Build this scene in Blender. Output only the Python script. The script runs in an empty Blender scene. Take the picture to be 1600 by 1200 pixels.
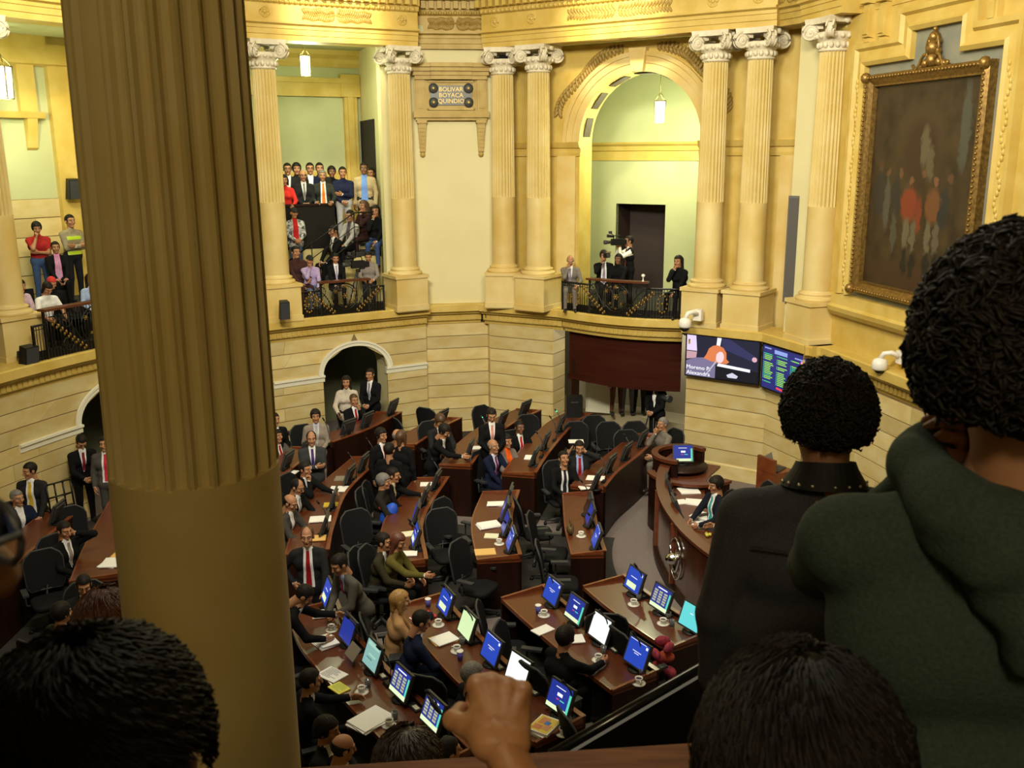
import bpy, bmesh, math, random
import numpy as np
from mathutils import Vector, Matrix
random.seed(7)
S = bpy.context.scene
COL = S.collection
PI = math.pi
# ------------------------------------------------------------------ camera, world, exposure
CF, CP, CR, CH = 1500.0, math.radians(13.56), math.radians(0.35), 6.6
cd = bpy.data.cameras.new('camera'); cam = bpy.data.objects.new('camera', cd); COL.objects.link(cam)
cd.sensor_width = 36.0; cd.lens = 36.0 * CF / 1600.0; cd.clip_start = 0.05; cd.clip_end = 200
cd.dof.use_dof = True; cd.dof.focus_distance = 15.0; cd.dof.aperture_fstop = 11.0
cam.matrix_world = Matrix.Translation((0, 0, CH)) @ Matrix.Rotation(PI / 2 - CP, 4, 'X') @ Matrix.Rotation(-CR, 4, 'Z')
S.camera = cam
S.view_settings.view_transform = 'Standard'; S.view_settings.look = 'None'
S.view_settings.gamma = 1.0; S.view_settings.use_curve_mapping = False
S.view_settings.exposure = 0.22
w = bpy.data.worlds.new('hall_air'); S.world = w; w.use_nodes = True
w.node_tree.nodes['Background'].inputs[0].default_value = (1.0, 0.85, 0.6, 1)
w.node_tree.nodes['Background'].inputs[1].default_value = 0.012
def lamp(kind, loc, energy, color, size=1.0, aim=None, spot=60, blend=1.0, size_y=None, spread=None):
    d = bpy.data.lights.new('hall_lamp', kind); o = bpy.data.objects.new('hall_lamp', d); COL.objects.link(o)
    o.location = loc; d.energy = energy; d.color = color
    if kind == 'AREA':
        d.size = size
        if size_y: d.shape = 'RECTANGLE'; d.size_y = size_y
        if spread: d.spread = math.radians(spread)
    else: d.shadow_soft_size = size
    if kind == 'SPOT': d.spot_size = math.radians(spot); d.spot_blend = blend
    if aim is not None:
        o.rotation_euler = (Vector(aim) - Vector(loc)).to_track_quat('-Z', 'Y').to_euler()
    return o
WARM = (1.0, 0.92, 0.72)
# chandelier-height lighting of the hall (above the picture), floodlights on the near cornice, added fill behind the camera and in the corridor
lamp('AREA', (-0.8, 12.0, 12.6), 420, WARM, 6.0, aim=(-0.8, 12.4, 0))
lamp('AREA', (-2.0, 6.5, 10.6), 620, WARM, 2.4, aim=(-1.2, 22, 5.6), size_y=1.2, spread=120)
lamp('AREA', (2.0, 7.0, 10.6), 280, WARM, 2.4, aim=(4.5, 19, 5.2), size_y=1.2, spread=110)
lamp('SPOT', (-2.4, 17.2, 10.9), 2400, (1.0, 0.88, 0.58), 0.25, aim=(-3.75, 21.2, 9.25), spot=36)
lamp('SPOT', (0.7, 16.8, 10.9), 2400, (1.0, 0.88, 0.58), 0.25, aim=(2.15, 20.55, 9.25), spot=36)
lamp('SPOT', (-5.6, 13.2, 10.6), 1300, (1.0, 0.88, 0.58), 0.25, aim=(-7.9, 17.3, 9.0), spot=46)
lamp('POINT', (-0.3, -1.7, 8.35), 108, (1.0, 0.84, 0.54), 0.3)  # unseen fill added to brighten the near column, fist and heads
lamp('POINT', (3.1, 22.2, 2.35), 55, (1.0, 0.95, 0.8), 0.2)  # unseen lamp added to brighten the room under the balcony

def ray(px, py):
    u = (px - 800) / CF; v = (py - 600) / CF
    c, s = math.cos(CR), math.sin(CR)
    u, v = u * c - v * s, u * s + v * c
    return u, math.cos(CP) - v * math.sin(CP), -math.sin(CP) - v * math.cos(CP)
def P(px, py, z):           # survey: where the sight line through a point of the photograph meets height z
    d = ray(px, py); t = (z - CH) / d[2]
    return Vector((d[0] * t, d[1] * t, z))
def PY(px, py, y):          # survey: where it meets the upright plane at distance y
    d = ray(px, py); t = y / d[1]
    return Vector((d[0] * t, y, CH + d[2] * t))
def PW(px, py, a, b):       # survey: where it meets the upright plane through plan points a, b
    d = ray(px, py); nx, ny = -(b[1] - a[1]), b[0] - a[0]
    t = (a[0] * nx + a[1] * ny) / (d[0] * nx + d[1] * ny)
    return Vector((d[0] * t, d[1] * t, CH + d[2] * t))

# ------------------------------------------------------------------ materials
MATS = {}
def mat(name, col, rough=0.6, metal=0.0, noise=None, scale=6.0, col2=None, bump=0.0, emit=None, estr=0.0, coat=0.0, rnd=0.0, spec=None, stretch=None, detail=4.0, trans=0.0):
    if name in MATS: return MATS[name]
    m = bpy.data.materials.new(name); m.use_nodes = True; nt = m.node_tree; b = nt.nodes['Principled BSDF']
    b.inputs['Base Color'].default_value = (*col, 1); b.inputs['Roughness'].default_value = rough; b.inputs['Metallic'].default_value = metal
    if coat: b.inputs['Coat Weight'].default_value = coat; b.inputs['Coat Roughness'].default_value = 0.15
    if spec is not None: b.inputs['Specular IOR Level'].default_value = spec
    if trans: b.inputs['Transmission Weight'].default_value = trans
    out = None
    if col2 is not None:
        tc = nt.nodes.new('ShaderNodeTexCoord'); mp = nt.nodes.new('ShaderNodeMapping'); nz = nt.nodes.new('ShaderNodeTexNoise')
        if stretch: mp.inputs['Scale'].default_value = stretch
        nz.inputs['Scale'].default_value = scale; nz.inputs['Detail'].default_value = detail
        nt.links.new(tc.outputs['Object'], mp.inputs['Vector']); nt.links.new(mp.outputs['Vector'], nz.inputs['Vector'])
        if rnd:
            oi = nt.nodes.new('ShaderNodeObjectInfo'); ad = nt.nodes.new('ShaderNodeVectorMath'); ad.operation = 'SCALE'
            cb = nt.nodes.new('ShaderNodeCombineXYZ'); va = nt.nodes.new('ShaderNodeVectorMath'); va.operation = 'ADD'
            ad.inputs['Scale'].default_value = 37.0
            for k in range(3): nt.links.new(oi.outputs['Random'], cb.inputs[k])
            nt.links.new(cb.outputs[0], ad.inputs[0]); nt.links.new(mp.outputs['Vector'], va.inputs[0]); nt.links.new(ad.outputs[0], va.inputs[1])
            nt.links.new(va.outputs[0], nz.inputs['Vector'])
        rp = nt.nodes.new('ShaderNodeValToRGB'); rp.color_ramp.elements[0].position = 0.35; rp.color_ramp.elements[1].position = 0.68
        rp.color_ramp.elements[0].color = (*col, 1); rp.color_ramp.elements[1].color = (*col2, 1)
        nt.links.new(nz.outputs['Fac'], rp.inputs['Fac']); out = rp.outputs['Color']
        if rnd:
            hs = nt.nodes.new('ShaderNodeHueSaturation'); mr = nt.nodes.new('ShaderNodeMapRange')
            mr.inputs['To Min'].default_value = 1 - rnd; mr.inputs['To Max'].default_value = 1 + rnd
            nt.links.new(oi.outputs['Random'], mr.inputs['Value']); nt.links.new(mr.outputs[0], hs.inputs['Value'])
            nt.links.new(out, hs.inputs['Color']); out = hs.outputs['Color']
        nt.links.new(out, b.inputs['Base Color'])
        if bump:
            bp = nt.nodes.new('ShaderNodeBump'); bp.inputs['Strength'].default_value = bump; bp.inputs['Distance'].default_value = 0.01
            nt.links.new(nz.outputs['Fac'], bp.inputs['Height']); nt.links.new(bp.outputs['Normal'], b.inputs['Normal'])
    if emit is not None:
        b.inputs['Emission Color'].default_value = (*emit, 1); b.inputs['Emission Strength'].default_value = estr
    MATS[name] = m
    return m
STONE = mat('sandstone', (0.57, 0.43, 0.17), 0.55, col2=(0.64, 0.54, 0.28), scale=2.2, rnd=0.13, bump=0.05, stretch=(1, 1, 2.0))
STONE2 = mat('carved_sandstone', (0.54, 0.37, 0.075), 0.5, col2=(0.62, 0.46, 0.13), scale=3.0, bump=0.05)
COLST = mat('column_stone', (0.58, 0.41, 0.125), 0.5, col2=(0.68, 0.55, 0.25), scale=1.3, rnd=0.06, bump=0.03)
FLUTE = mat('fluted_stone', (0.57, 0.43, 0.14), 0.6, col2=(0.64, 0.51, 0.22), scale=2.0)
RELIEF = mat('dull_gilt_relief', (0.26, 0.165, 0.03), 0.5, col2=(0.36, 0.24, 0.06), scale=14)
CAPST = mat('capital_stone', (0.72, 0.66, 0.50), 0.6, col2=(0.62, 0.55, 0.40), scale=9.0)
STONE3 = mat('shaded_ochre_stone', (0.38, 0.255, 0.05), 0.55, col2=(0.47, 0.34, 0.09), scale=4.0, bump=0.05)  # ochre stone with the shade of recess and plaque put into its colour
JOINT = mat('stone_joint', (0.22, 0.15, 0.07), 0.9)
PLAST = mat('cream_plaster', (0.69, 0.63, 0.35), 0.75, col2=(0.65, 0.59, 0.32), scale=1.2)
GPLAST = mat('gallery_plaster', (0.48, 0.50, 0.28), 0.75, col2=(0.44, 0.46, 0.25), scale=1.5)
OCHRE = mat('ochre_parapet', (0.62, 0.52, 0.22), 0.75)
WHITE = mat('white_trim', (0.78, 0.76, 0.62), 0.5)
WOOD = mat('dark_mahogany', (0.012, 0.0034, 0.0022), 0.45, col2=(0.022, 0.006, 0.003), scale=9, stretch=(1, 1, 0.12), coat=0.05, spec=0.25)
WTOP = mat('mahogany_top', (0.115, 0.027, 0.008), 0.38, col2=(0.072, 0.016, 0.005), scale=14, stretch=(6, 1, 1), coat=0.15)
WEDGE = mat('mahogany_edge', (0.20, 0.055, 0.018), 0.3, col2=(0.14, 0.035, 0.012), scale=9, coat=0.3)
BLACK = mat('black_plastic', (0.009, 0.009, 0.010), 0.5, spec=0.25)
DGREY = mat('dark_grey_plastic', (0.035, 0.035, 0.036), 0.5)
MESHB = mat('black_mesh_cloth', (0.009, 0.009, 0.010), 0.75, col2=(0.012, 0.012, 0.013), scale=300, spec=0.12)
GREYF = mat('chair_grey', (0.034, 0.036, 0.040), 0.5, spec=0.3)
IRON = mat('black_iron', (0.010, 0.009, 0.008), 0.4, metal=0.3)
GOLD = mat('old_gold', (0.34, 0.20, 0.045), 0.4, metal=0.6, col2=(0.18, 0.10, 0.025), scale=30)
STEEL = mat('brushed_steel', (0.55, 0.55, 0.56), 0.3, metal=1.0)
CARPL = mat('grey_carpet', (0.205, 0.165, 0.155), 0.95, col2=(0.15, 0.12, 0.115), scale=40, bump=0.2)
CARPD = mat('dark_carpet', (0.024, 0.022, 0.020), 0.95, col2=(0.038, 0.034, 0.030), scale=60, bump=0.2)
PAPER = mat('white_paper', (0.86, 0.86, 0.84), 0.8)
MANILA = mat('manila_paper', (0.72, 0.44, 0.14), 0.8)
CARDG = mat('card_grey', (0.22, 0.19, 0.15), 0.8)
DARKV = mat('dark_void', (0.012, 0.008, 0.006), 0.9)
LWHITE = mat('lamp_glass', (0.9, 0.9, 0.8), 0.3, emit=(1.0, 1.0, 0.78), estr=9.0)
WPLAS = mat('white_plastic', (0.78, 0.76, 0.70), 0.4)

# ------------------------------------------------------------------ mesh helpers
class MB:
    def __init__(s): s.v = []; s.f = []; s.m = []; s.sm = []
    def add(s, vs, fs, mi=0, smooth=False):
        o = len(s.v); s.v += [tuple(v) for v in vs]
        for f in fs: s.f.append([i + o for i in f]); s.m.append(mi); s.sm.append(smooth)
    def box(s, c, d, R=None, mi=0, taper=1.0):
        hx, hy, hz = d[0] / 2, d[1] / 2, d[2] / 2
        vs = []
        for z in (-1, 1):
            k = taper if z > 0 else 1.0
            for x, y in ((-1, -1), (1, -1), (1, 1), (-1, 1)):
                p = Vector((x * hx * k, y * hy * k, z * hz))
                if R is not None: p = R @ p
                vs.append(p + Vector(c))
        s.add(vs, [(0, 3, 2, 1), (4, 5, 6, 7), (0, 1, 5, 4), (1, 2, 6, 5), (2, 3, 7, 6), (3, 0, 4, 7)], mi)
    def prism(s, bot, top, mi=0, smooth=False):
        n = len(bot)
        s.add(list(bot) + list(top), [tuple(reversed(range(n))), tuple(range(n, 2 * n))], mi)
        o = len(s.v) - 2 * n
        for i in range(n):
            j = (i + 1) % n; s.f.append([o + i, o + j, o + n + j, o + n + i]); s.m.append(mi); s.sm.append(smooth)
    def lathe(s, prof, c=(0, 0, 0), n=24, mi=0, smooth=True, R=None, caps=True):
        vs = []; k = len(prof)
        for r, z in prof:
            for i in range(n):
                a = 2 * PI * i / n; p = Vector((r * math.cos(a), r * math.sin(a), z))
                if R is not None: p = R @ p
                vs.append(p + Vector(c))
        fs = []
        for j in range(k - 1):
            for i in range(n):
                i2 = (i + 1) % n; fs.append((j * n + i, j * n + i2, (j + 1) * n + i2, (j + 1) * n + i))
        s.add(vs, fs, mi, smooth)
        if caps:
            o = len(s.v) - len(vs)
            s.f.append([o + i for i in reversed(range(n))]); s.m.append(mi); s.sm.append(False)
            s.f.append([o + (k - 1) * n + i for i in range(n)]); s.m.append(mi); s.sm.append(False)
    def tube(s, pts, r, n=6, mi=0, smooth=True, closed=False):
        pts = [Vector(p) for p in pts]; m = len(pts); rr = r if isinstance(r, (list, tuple)) else [r] * m
        vs = []; up = Vector((0.013, 0.027, 1)).normalized()
        for i, p in enumerate(pts):
            if closed: t = pts[(i + 1) % m] - pts[i - 1]
            else: t = pts[min(i + 1, m - 1)] - pts[max(i - 1, 0)]
            if t.length < 1e-9: t = Vector((0, 0, 1))
            t.normalize()
            a = t.cross(up)
            if a.length < 0.05: a = t.cross(Vector((1, 0.1, 0)))
            a.normalize(); b = t.cross(a)
            for k in range(n):
                q = 2 * PI * k / n; vs.append(p + (a * math.cos(q) + b * math.sin(q)) * rr[i])
        fs = []
        for i in range(m if closed else m - 1):
            i2 = (i + 1) % m
            for k in range(n):
                k2 = (k + 1) % n; fs.append((i * n + k, i * n + k2, i2 * n + k2, i2 * n + k))
        s.add(vs, fs, mi, smooth)
        if not closed:
            o = len(s.v) - len(vs)
            s.f.append([o + i for i in reversed(range(n))]); s.m.append(mi); s.sm.append(False)
            s.f.append([o + (m - 1) * n + i for i in range(n)]); s.m.append(mi); s.sm.append(False)
    def ball(s, c, r, mi=0, n=10, k=6, R=None):
        if not isinstance(r, (tuple, list)): r = (r, r, r)
        vs = []; 
        for j in range(k + 1):
            th = PI * j / k
            for i in range(n):
                a = 2 * PI * i / n
                p = Vector((r[0] * math.sin(th) * math.cos(a), r[1] * math.sin(th) * math.sin(a), -r[2] * math.cos(th)))
                if R is not None: p = R @ p
                vs.append(p + Vector(c))
        fs = [(j * n + i, j * n + (i + 1) % n, (j + 1) * n + (i + 1) % n, (j + 1) * n + i) for j in range(k) for i in range(n)]
        s.add(vs, fs, mi, True)
    def rect(s, o, u, v, mi=0):
        o, u, v = Vector(o), Vector(u), Vector(v); s.add([o, o + u, o + u + v, o + v], [(0, 1, 2, 3)], mi)
    def build(s, name, mats, parent=None, loc=None, rz=None):
        me = bpy.data.meshes.new(name); me.from_pydata(s.v, [], s.f)
        for m in (mats if isinstance(mats, (list, tuple)) else [mats]): me.materials.append(m)
        me.polygons.foreach_set('material_index', s.m); me.polygons.foreach_set('use_smooth', s.sm); me.update()
        bm = bmesh.new(); bm.from_mesh(me); bmesh.ops.recalc_face_normals(bm, faces=bm.faces); bm.to_mesh(me); bm.free()
        return link(name, me, parent, loc, rz)
def link(name, me, parent=None, loc=None, rz=None):
    o = bpy.data.objects.new(name, me); COL.objects.link(o)
    if parent is not None: o.parent = parent
    if loc is not None: o.location = loc
    if rz is not None: o.rotation_euler = (0, 0, rz)
    return o
def tag(o, label=None, cat=None, group=None, kind=None):
    if label: o['label'] = label
    if cat: o['category'] = cat
    if group: o['group'] = group
    if kind: o['kind'] = kind
    return o
def thing(name, label, cat, loc=(0, 0, 0), rz=0.0, group=None):
    o = bpy.data.objects.new(name, None); COL.objects.link(o); o.location = loc; o.rotation_euler = (0, 0, rz); o.empty_display_size = 0.1
    return tag(o, label, cat, group)
def dup(root, loc, rz, label=None, group=None):
    r = root.copy(); COL.objects.link(r); r.location = loc; r.rotation_euler = (0, 0, rz)
    if label: r['label'] = label
    if group: r['group'] = group
    for ch in list(root.children):
        c = ch.copy(); COL.objects.link(c); c.parent = r
        for g in list(ch.children):
            d = g.copy(); COL.objects.link(d); d.parent = c
    return r
def struct(o): o['kind'] = 'structure'; return o
def spline(pts, n=8):       # Catmull-Rom through plan or space points
    pts = [Vector(p) for p in pts]; out = []
    for i in range(len(pts) - 1):
        p0 = pts[i - 1] if i > 0 else pts[0] * 2 - pts[1]; p1 = pts[i]; p2 = pts[i + 1]
        p3 = pts[i + 2] if i + 2 < len(pts) else pts[-1] * 2 - pts[-2]
        for k in range(n):
            t = k / n
            out.append(0.5 * ((2 * p1) + (p2 - p0) * t + (2 * p0 - 5 * p1 + 4 * p2 - p3) * t * t + (3 * p1 - p0 - 3 * p2 + p3) * t ** 3))
    out.append(pts[-1]); return out
class Path:                 # plan polyline; side=+1: outward (to the hall) is on the right of travel
    def __init__(s, pts, side=1):
        s.p = [Vector((p[0], p[1])) for p in pts]; s.side = side; s.s = [0.0]
        for a, b in zip(s.p, s.p[1:]): s.s.append(s.s[-1] + (b - a).length)
        s.L = s.s[-1]
    def at(s, d):
        d = max(0.0, min(s.L, d)); i = 0
        while i < len(s.p) - 2 and s.s[i + 1] < d: i += 1
        t = (d - s.s[i]) / max(1e-9, s.s[i + 1] - s.s[i]); dr = (s.p[i + 1] - s.p[i]).normalized()
        return s.p[i].lerp(s.p[i + 1], t), Vector((dr.y, -dr.x)) * s.side
    def pt(s, d, off, z):
        p, n = s.at(d); return Vector((p.x + n.x * off, p.y + n.y * off, z))
    def near(s, x, y):      # arc length of the point nearest (x, y)
        best = (1e9, 0)
        for i in range(len(s.p) - 1):
            a, b = s.p[i], s.p[i + 1]; t = max(0, min(1, (Vector((x, y)) - a).dot(b - a) / (b - a).length_squared))
            q = a.lerp(b, t); dd = (q - Vector((x, y))).length
            if dd < best[0]: best = (dd, s.s[i] + t * (b - a).length)
        return best[1]
    def cross(s, px):       # arc length where the sight column px crosses the path
        d = ray(px, 500)
        for i in range(len(s.p) - 1):
            a, b = s.p[i], s.p[i + 1]; fa = a.x * d[1] - a.y * d[0]; fb = b.x * d[1] - b.y * d[0]
            if fa * fb <= 0: return s.s[i] + (b - a).length * fa / (fa - fb)
        return None
    def off(s, k):
        n = len(s.p); q = []
        for i in range(n):
            a = (s.p[i] - s.p[i - 1]).normalized() if i else (s.p[1] - s.p[0]).normalized()
            b = (s.p[i + 1] - s.p[i]).normalized() if i < n - 1 else a
            na, nb = Vector((a.y, -a.x)) * s.side, Vector((b.y, -b.x)) * s.side
            m = na + nb; m = m / max(0.35, m.length_squared) * 2
            q.append(s.p[i] + m * k)
        return Path(q, s.side)
def sweep(mb, path, prof, mi=0, closed=True, smooth=False):   # profile [(offset, z)] along a plan path, mitred
    cols = [path.off(o).p for o, z in prof]; n = len(path.p); k = len(prof)
    vs = [(cols[j][i].x, cols[j][i].y, prof[j][1]) for i in range(n) for j in range(k)]
    fs = []
    for i in range(n - 1):
        for j in range(k if closed else k - 1):
            j2 = (j + 1) % k; fs.append((i * k + j, i * k + j2, (i + 1) * k + j2, (i + 1) * k + j))
    mb.add(vs, fs, mi, smooth)
    if closed:
        o = len(mb.v) - len(vs)
        mb.f.append([o + j for j in range(k)]); mb.m.append(mi); mb.sm.append(False)
        mb.f.append([o + (n - 1) * k + j for j in reversed(range(k))]); mb.m.append(mi); mb.sm.append(False)
def course_wall(name, path, z0, z1, h=0.31, bl=1.35, openings=(), thick=0.35, stone=STONE, zjoint=0.0):
    """Masonry: a recessed core with every block its own object standing proud of it. openings: (s0, s1, zspring, zcrown)."""
    core = MB(); root = None; blocks = []
    nz = max(1, round((z1 - z0) / h)); hh = (z1 - z0) / nz
    def cuts(z):
        out = []
        for s0, s1, zs, zc in openings:
            if z <= zs: out.append((s0, s1))
            elif z < zc:
                k = math.sqrt(max(0, 1 - ((z - zs) / (zc - zs)) ** 2)); m = (s0 + s1) / 2; out.append((m - (m - s0) * k, m + (s1 - m) * k))
            else: out.append(((s0 + s1) / 2, (s0 + s1) / 2))
        return out
    def pris(mb, a0, a1, b0, b1, za, zb, d0, d1):
        mb.prism([path.pt(a0, d0, za), path.pt(a1, d0, za), path.pt(a1, d1, za), path.pt(a0, d1, za)],
                 [path.pt(b0, d0, zb), path.pt(b1, d0, zb), path.pt(b1, d1, zb), path.pt(b0, d1, zb)])
    def spans(za, zb):
        ca, cb = cuts(za), cuts(zb); pa = pb = 0.0; out = []
        live = [(x, y) for x, y, o in zip(ca, cb, openings) if (x[1] - x[0] > 1e-4 or y[1] - y[0] > 1e-4)]
        for x, y in live: out.append((pa, x[0], pb, y[0])); pa, pb = x[1], y[1]
        out.append((pa, path.L, pb, path.L)); return out
    for k in range(nz):
        for sub in range(3):
            za = z0 + hh * (k + sub / 3); zb = z0 + hh * (k + (sub + 1) / 3)
            for a0, a1, b0, b1 in spans(za, zb):
                m = max(1, int((a1 - a0) / 0.4))
                for q in range(m):
                    t0, t1 = q / m, (q + 1) / m
                    pris(core, a0 + (a1 - a0) * t0, a0 + (a1 - a0) * t1, b0 + (b1 - b0) * t0, b0 + (b1 - b0) * t1, za, zb, -thick, -0.006)
        za, zb = z0 + hh * k + 0.009, z0 + hh * (k + 1) - 0.009
        for a0, a1, b0, b1 in spans(za, zb):
            if a1 - a0 < 0.06: continue
            m = max(1, round((a1 - a0) / bl)); sh = 0.0 if m == 1 else (0.25 if k % 2 else -0.2) / m
            ts = [0.0] + [(q + (sh * m)) / m for q in range(1, m)] + [1.0]
            for q in range(m):
                mb = MB(); t0, t1 = ts[q], ts[q + 1]; g = 0.0035
                n2 = max(1, int((t1 - t0) * (a1 - a0) / 0.45))
                for e in range(n2):
                    u0 = t0 + (t1 - t0) * e / n2; u1 = t0 + (t1 - t0) * (e + 1) / n2
                    pris(mb, a0 + (a1 - a0) * u0 + (g if e == 0 else 0), a0 + (a1 - a0) * u1 - (g if e == n2 - 1 else 0),
                         b0 + (b1 - b0) * u0 + (g if e == 0 else 0), b0 + (b1 - b0) * u1 - (g if e == n2 - 1 else 0), za, zb, -0.02, 0.012)
                blocks.append(mb)
    root = struct(core.build(name, JOINT))
    for mb in blocks: mb.build('stone', stone, root)
    return root
def arch_pts(path, s0, s1, zs, zc, off, n=20, grow=0.0):
    m = (s0 + s1) / 2; r = (s1 - s0) / 2 + grow; out = []
    for i in range(n + 1):
        a = PI - PI * i / n
        out.append(path.pt(m + r * math.cos(a), off, zs + (zc - zs + grow) * math.sin(a)))
    return out
def arch_ring(mb, path, s0, s1, zs, zc, w, d0, d1, n=20, mi=0, grow0=0.0):
    A = arch_pts(path, s0, s1, zs, zc, d0, n, grow0); B = arch_pts(path, s0, s1, zs, zc, d1, n, grow0)
    C = arch_pts(path, s0, s1, zs, zc, d1, n, grow0 + w); D = arch_pts(path, s0, s1, zs, zc, d0, n, grow0 + w)
    for i in range(n): mb.prism([A[i], B[i], C[i], D[i]], [A[i + 1], B[i + 1], C[i + 1], D[i + 1]], mi)
# ------------------------------------------------------------------ setting: floors
def floor_poly(name, pts, z, th, m):
    mb = MB(); mb.prism([(x, y, z - th) for x, y in pts], [(x, y, z) for x, y in pts]); return struct(mb.build(name, m))
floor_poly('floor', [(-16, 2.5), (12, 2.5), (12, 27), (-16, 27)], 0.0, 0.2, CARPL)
OX, OY = 6.6, 14.6          # centre of the curved desk rows
def pol(r, a): return Vector((OX + r * math.cos(math.radians(a)), OY + r * math.sin(math.radians(a))))
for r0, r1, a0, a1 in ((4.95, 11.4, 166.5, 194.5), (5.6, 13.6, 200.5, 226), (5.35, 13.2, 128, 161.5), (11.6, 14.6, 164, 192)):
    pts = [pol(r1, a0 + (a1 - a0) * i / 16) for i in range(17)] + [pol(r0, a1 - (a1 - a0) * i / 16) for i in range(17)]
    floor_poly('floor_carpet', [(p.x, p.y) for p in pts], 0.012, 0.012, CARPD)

# ------------------------------------------------------------------ setting: storey-high stone wall with cornice
LIP_L = Path(spline([(-8.95, 9.5), (-8.9, 11.5), (-8.72, 13.4), (-8.30, 15.2), (-7.48, 17.2), (-6.32, 18.78), (-4.86, 20.0), (-3.4, 20.95), (-1.87, 21.85)], 5))
LIP_R1 = Path([(-1.97, 22.03), (-0.68, 22.3)])
LIP_P = Path([(-0.76, 22.22), (1.05, 21.28)]); LIP_PW = Path([(-0.78, 22.6), (-0.76, 22.22), (1.05, 21.28), (1.22, 21.6)])
LIP_B = Path(spline([(1.02, 21.3), (1.6, 20.72), (2.2, 20.27), (2.88, 19.97), (3.57, 19.82)], 5))
LIP_T = Path([(3.62, 19.7), (3.46, 19.33), (4.86, 18.33), (5.39, 16.92)])
LIP_W = Path([(5.3, 17.0), (5.56, 16.95), (6.17, 14.06), (7.05, 9.9)])
CORN = [(-0.75, 2.66), (-0.27, 2.66), (-0.25, 2.74), (-0.19, 2.76), (-0.19, 2.90), (-0.12, 2.92), (-0.08, 2.97), (0.0, 3.0), (0.0, 3.15), (-0.03, 3.17), (-0.75, 3.17)]
def cornice(path, name='trim_1'):
    mb = MB(); sweep(mb, path, CORN)
    o = struct(mb.build(name, STONE2))
    d = MB(); s = 0.05                       # the small repeated blocks of the frieze
    while s < path.L - 0.05:
        p, n = path.at(s); t = Vector((-n.y, n.x))
        R = Matrix(((t.x, n.x, 0), (t.y, n.y, 0), (0, 0, 1)))
        d.box((p.x - n.x * 0.185, p.y - n.y * 0.185, 2.83), (0.07, 0.03, 0.10), R); s += 0.115
    dd = d.build('frieze_block', STONE2, o); dd['kind'] = 'stuff'
    return o
for q in (LIP_L, LIP_R1, LIP_P, LIP_B, LIP_T, LIP_W): cornice(q)
WL = LIP_L.off(-0.28)
aB = (WL.cross(500), WL.cross(602), 1.82, 2.40)
aA = (WL.cross(106), WL.cross(232), 1.80, 2.40)
course_wall('wall_left', WL, 0, 2.68, openings=[aA, aB])
WR = LIP_R1.off(-0.25); course_wall('wall_back', Path([WR.p[0], WR.p[1] + (WR.p[1] - WR.p[0]).normalized() * 0.4]), 0, 2.68)
WP = LIP_PW.off(-0.26)
course_wall('wall_back', Path([(-0.62, 22.75), (WP.p[1].x, WP.p[1].y + 0.02)]), 0, 2.68, thick=0.2)
course_wall('wall_back', Path([WP.p[1], WP.p[2]]), 0, 2.68)
course_wall('wall_back', Path([WP.p[2], (WP.p[2].x + 0.30, WP.p[2].y + 0.52)]), 0, 2.68, thick=0.2)
course_wall('wall_back', Path([(WL.p[-1].x, WL.p[-1].y), (WR.p[0].x - 0.02, WR.p[0].y + 0.05)]), 0, 2.68, thick=0.2)
WT = LIP_T.off(-0.22); WW = LIP_W.off(-0.20)
q = (WT.p[1] - WT.p[2]).normalized()
wt = Path([WT.p[1] + q * 0.12, WT.p[2]]); course_wall('wall_right', wt, 0, 2.68)
course_wall('wall_right', Path([WT.p[2], WT.p[3] + (WT.p[3] - WT.p[2]).normalized() * 0.1, Vector((WW.p[1].x + 0.02, WW.p[1].y))]), 0, 2.68)
course_wall('wall_right', Path([WW.p[1], WW.p[2], WW.p[3]]), 0, 2.68, bl=1.5)
bb = MB(); sweep(bb, Path([wt.p[0], WT.p[2], WT.p[3]]), [(0.0, 0), (0.04, 0), (0.04, 0.28), (0.02, 0.31), (0, 0.31)]); struct(bb.build('baseboard_right', STONE))
bb = MB(); sweep(bb, WW, [(0.0, 0), (0.04, 0), (0.04, 0.28), (0.02, 0.31), (0, 0.31)]); struct(bb.build('baseboard_right', STONE))
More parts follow.
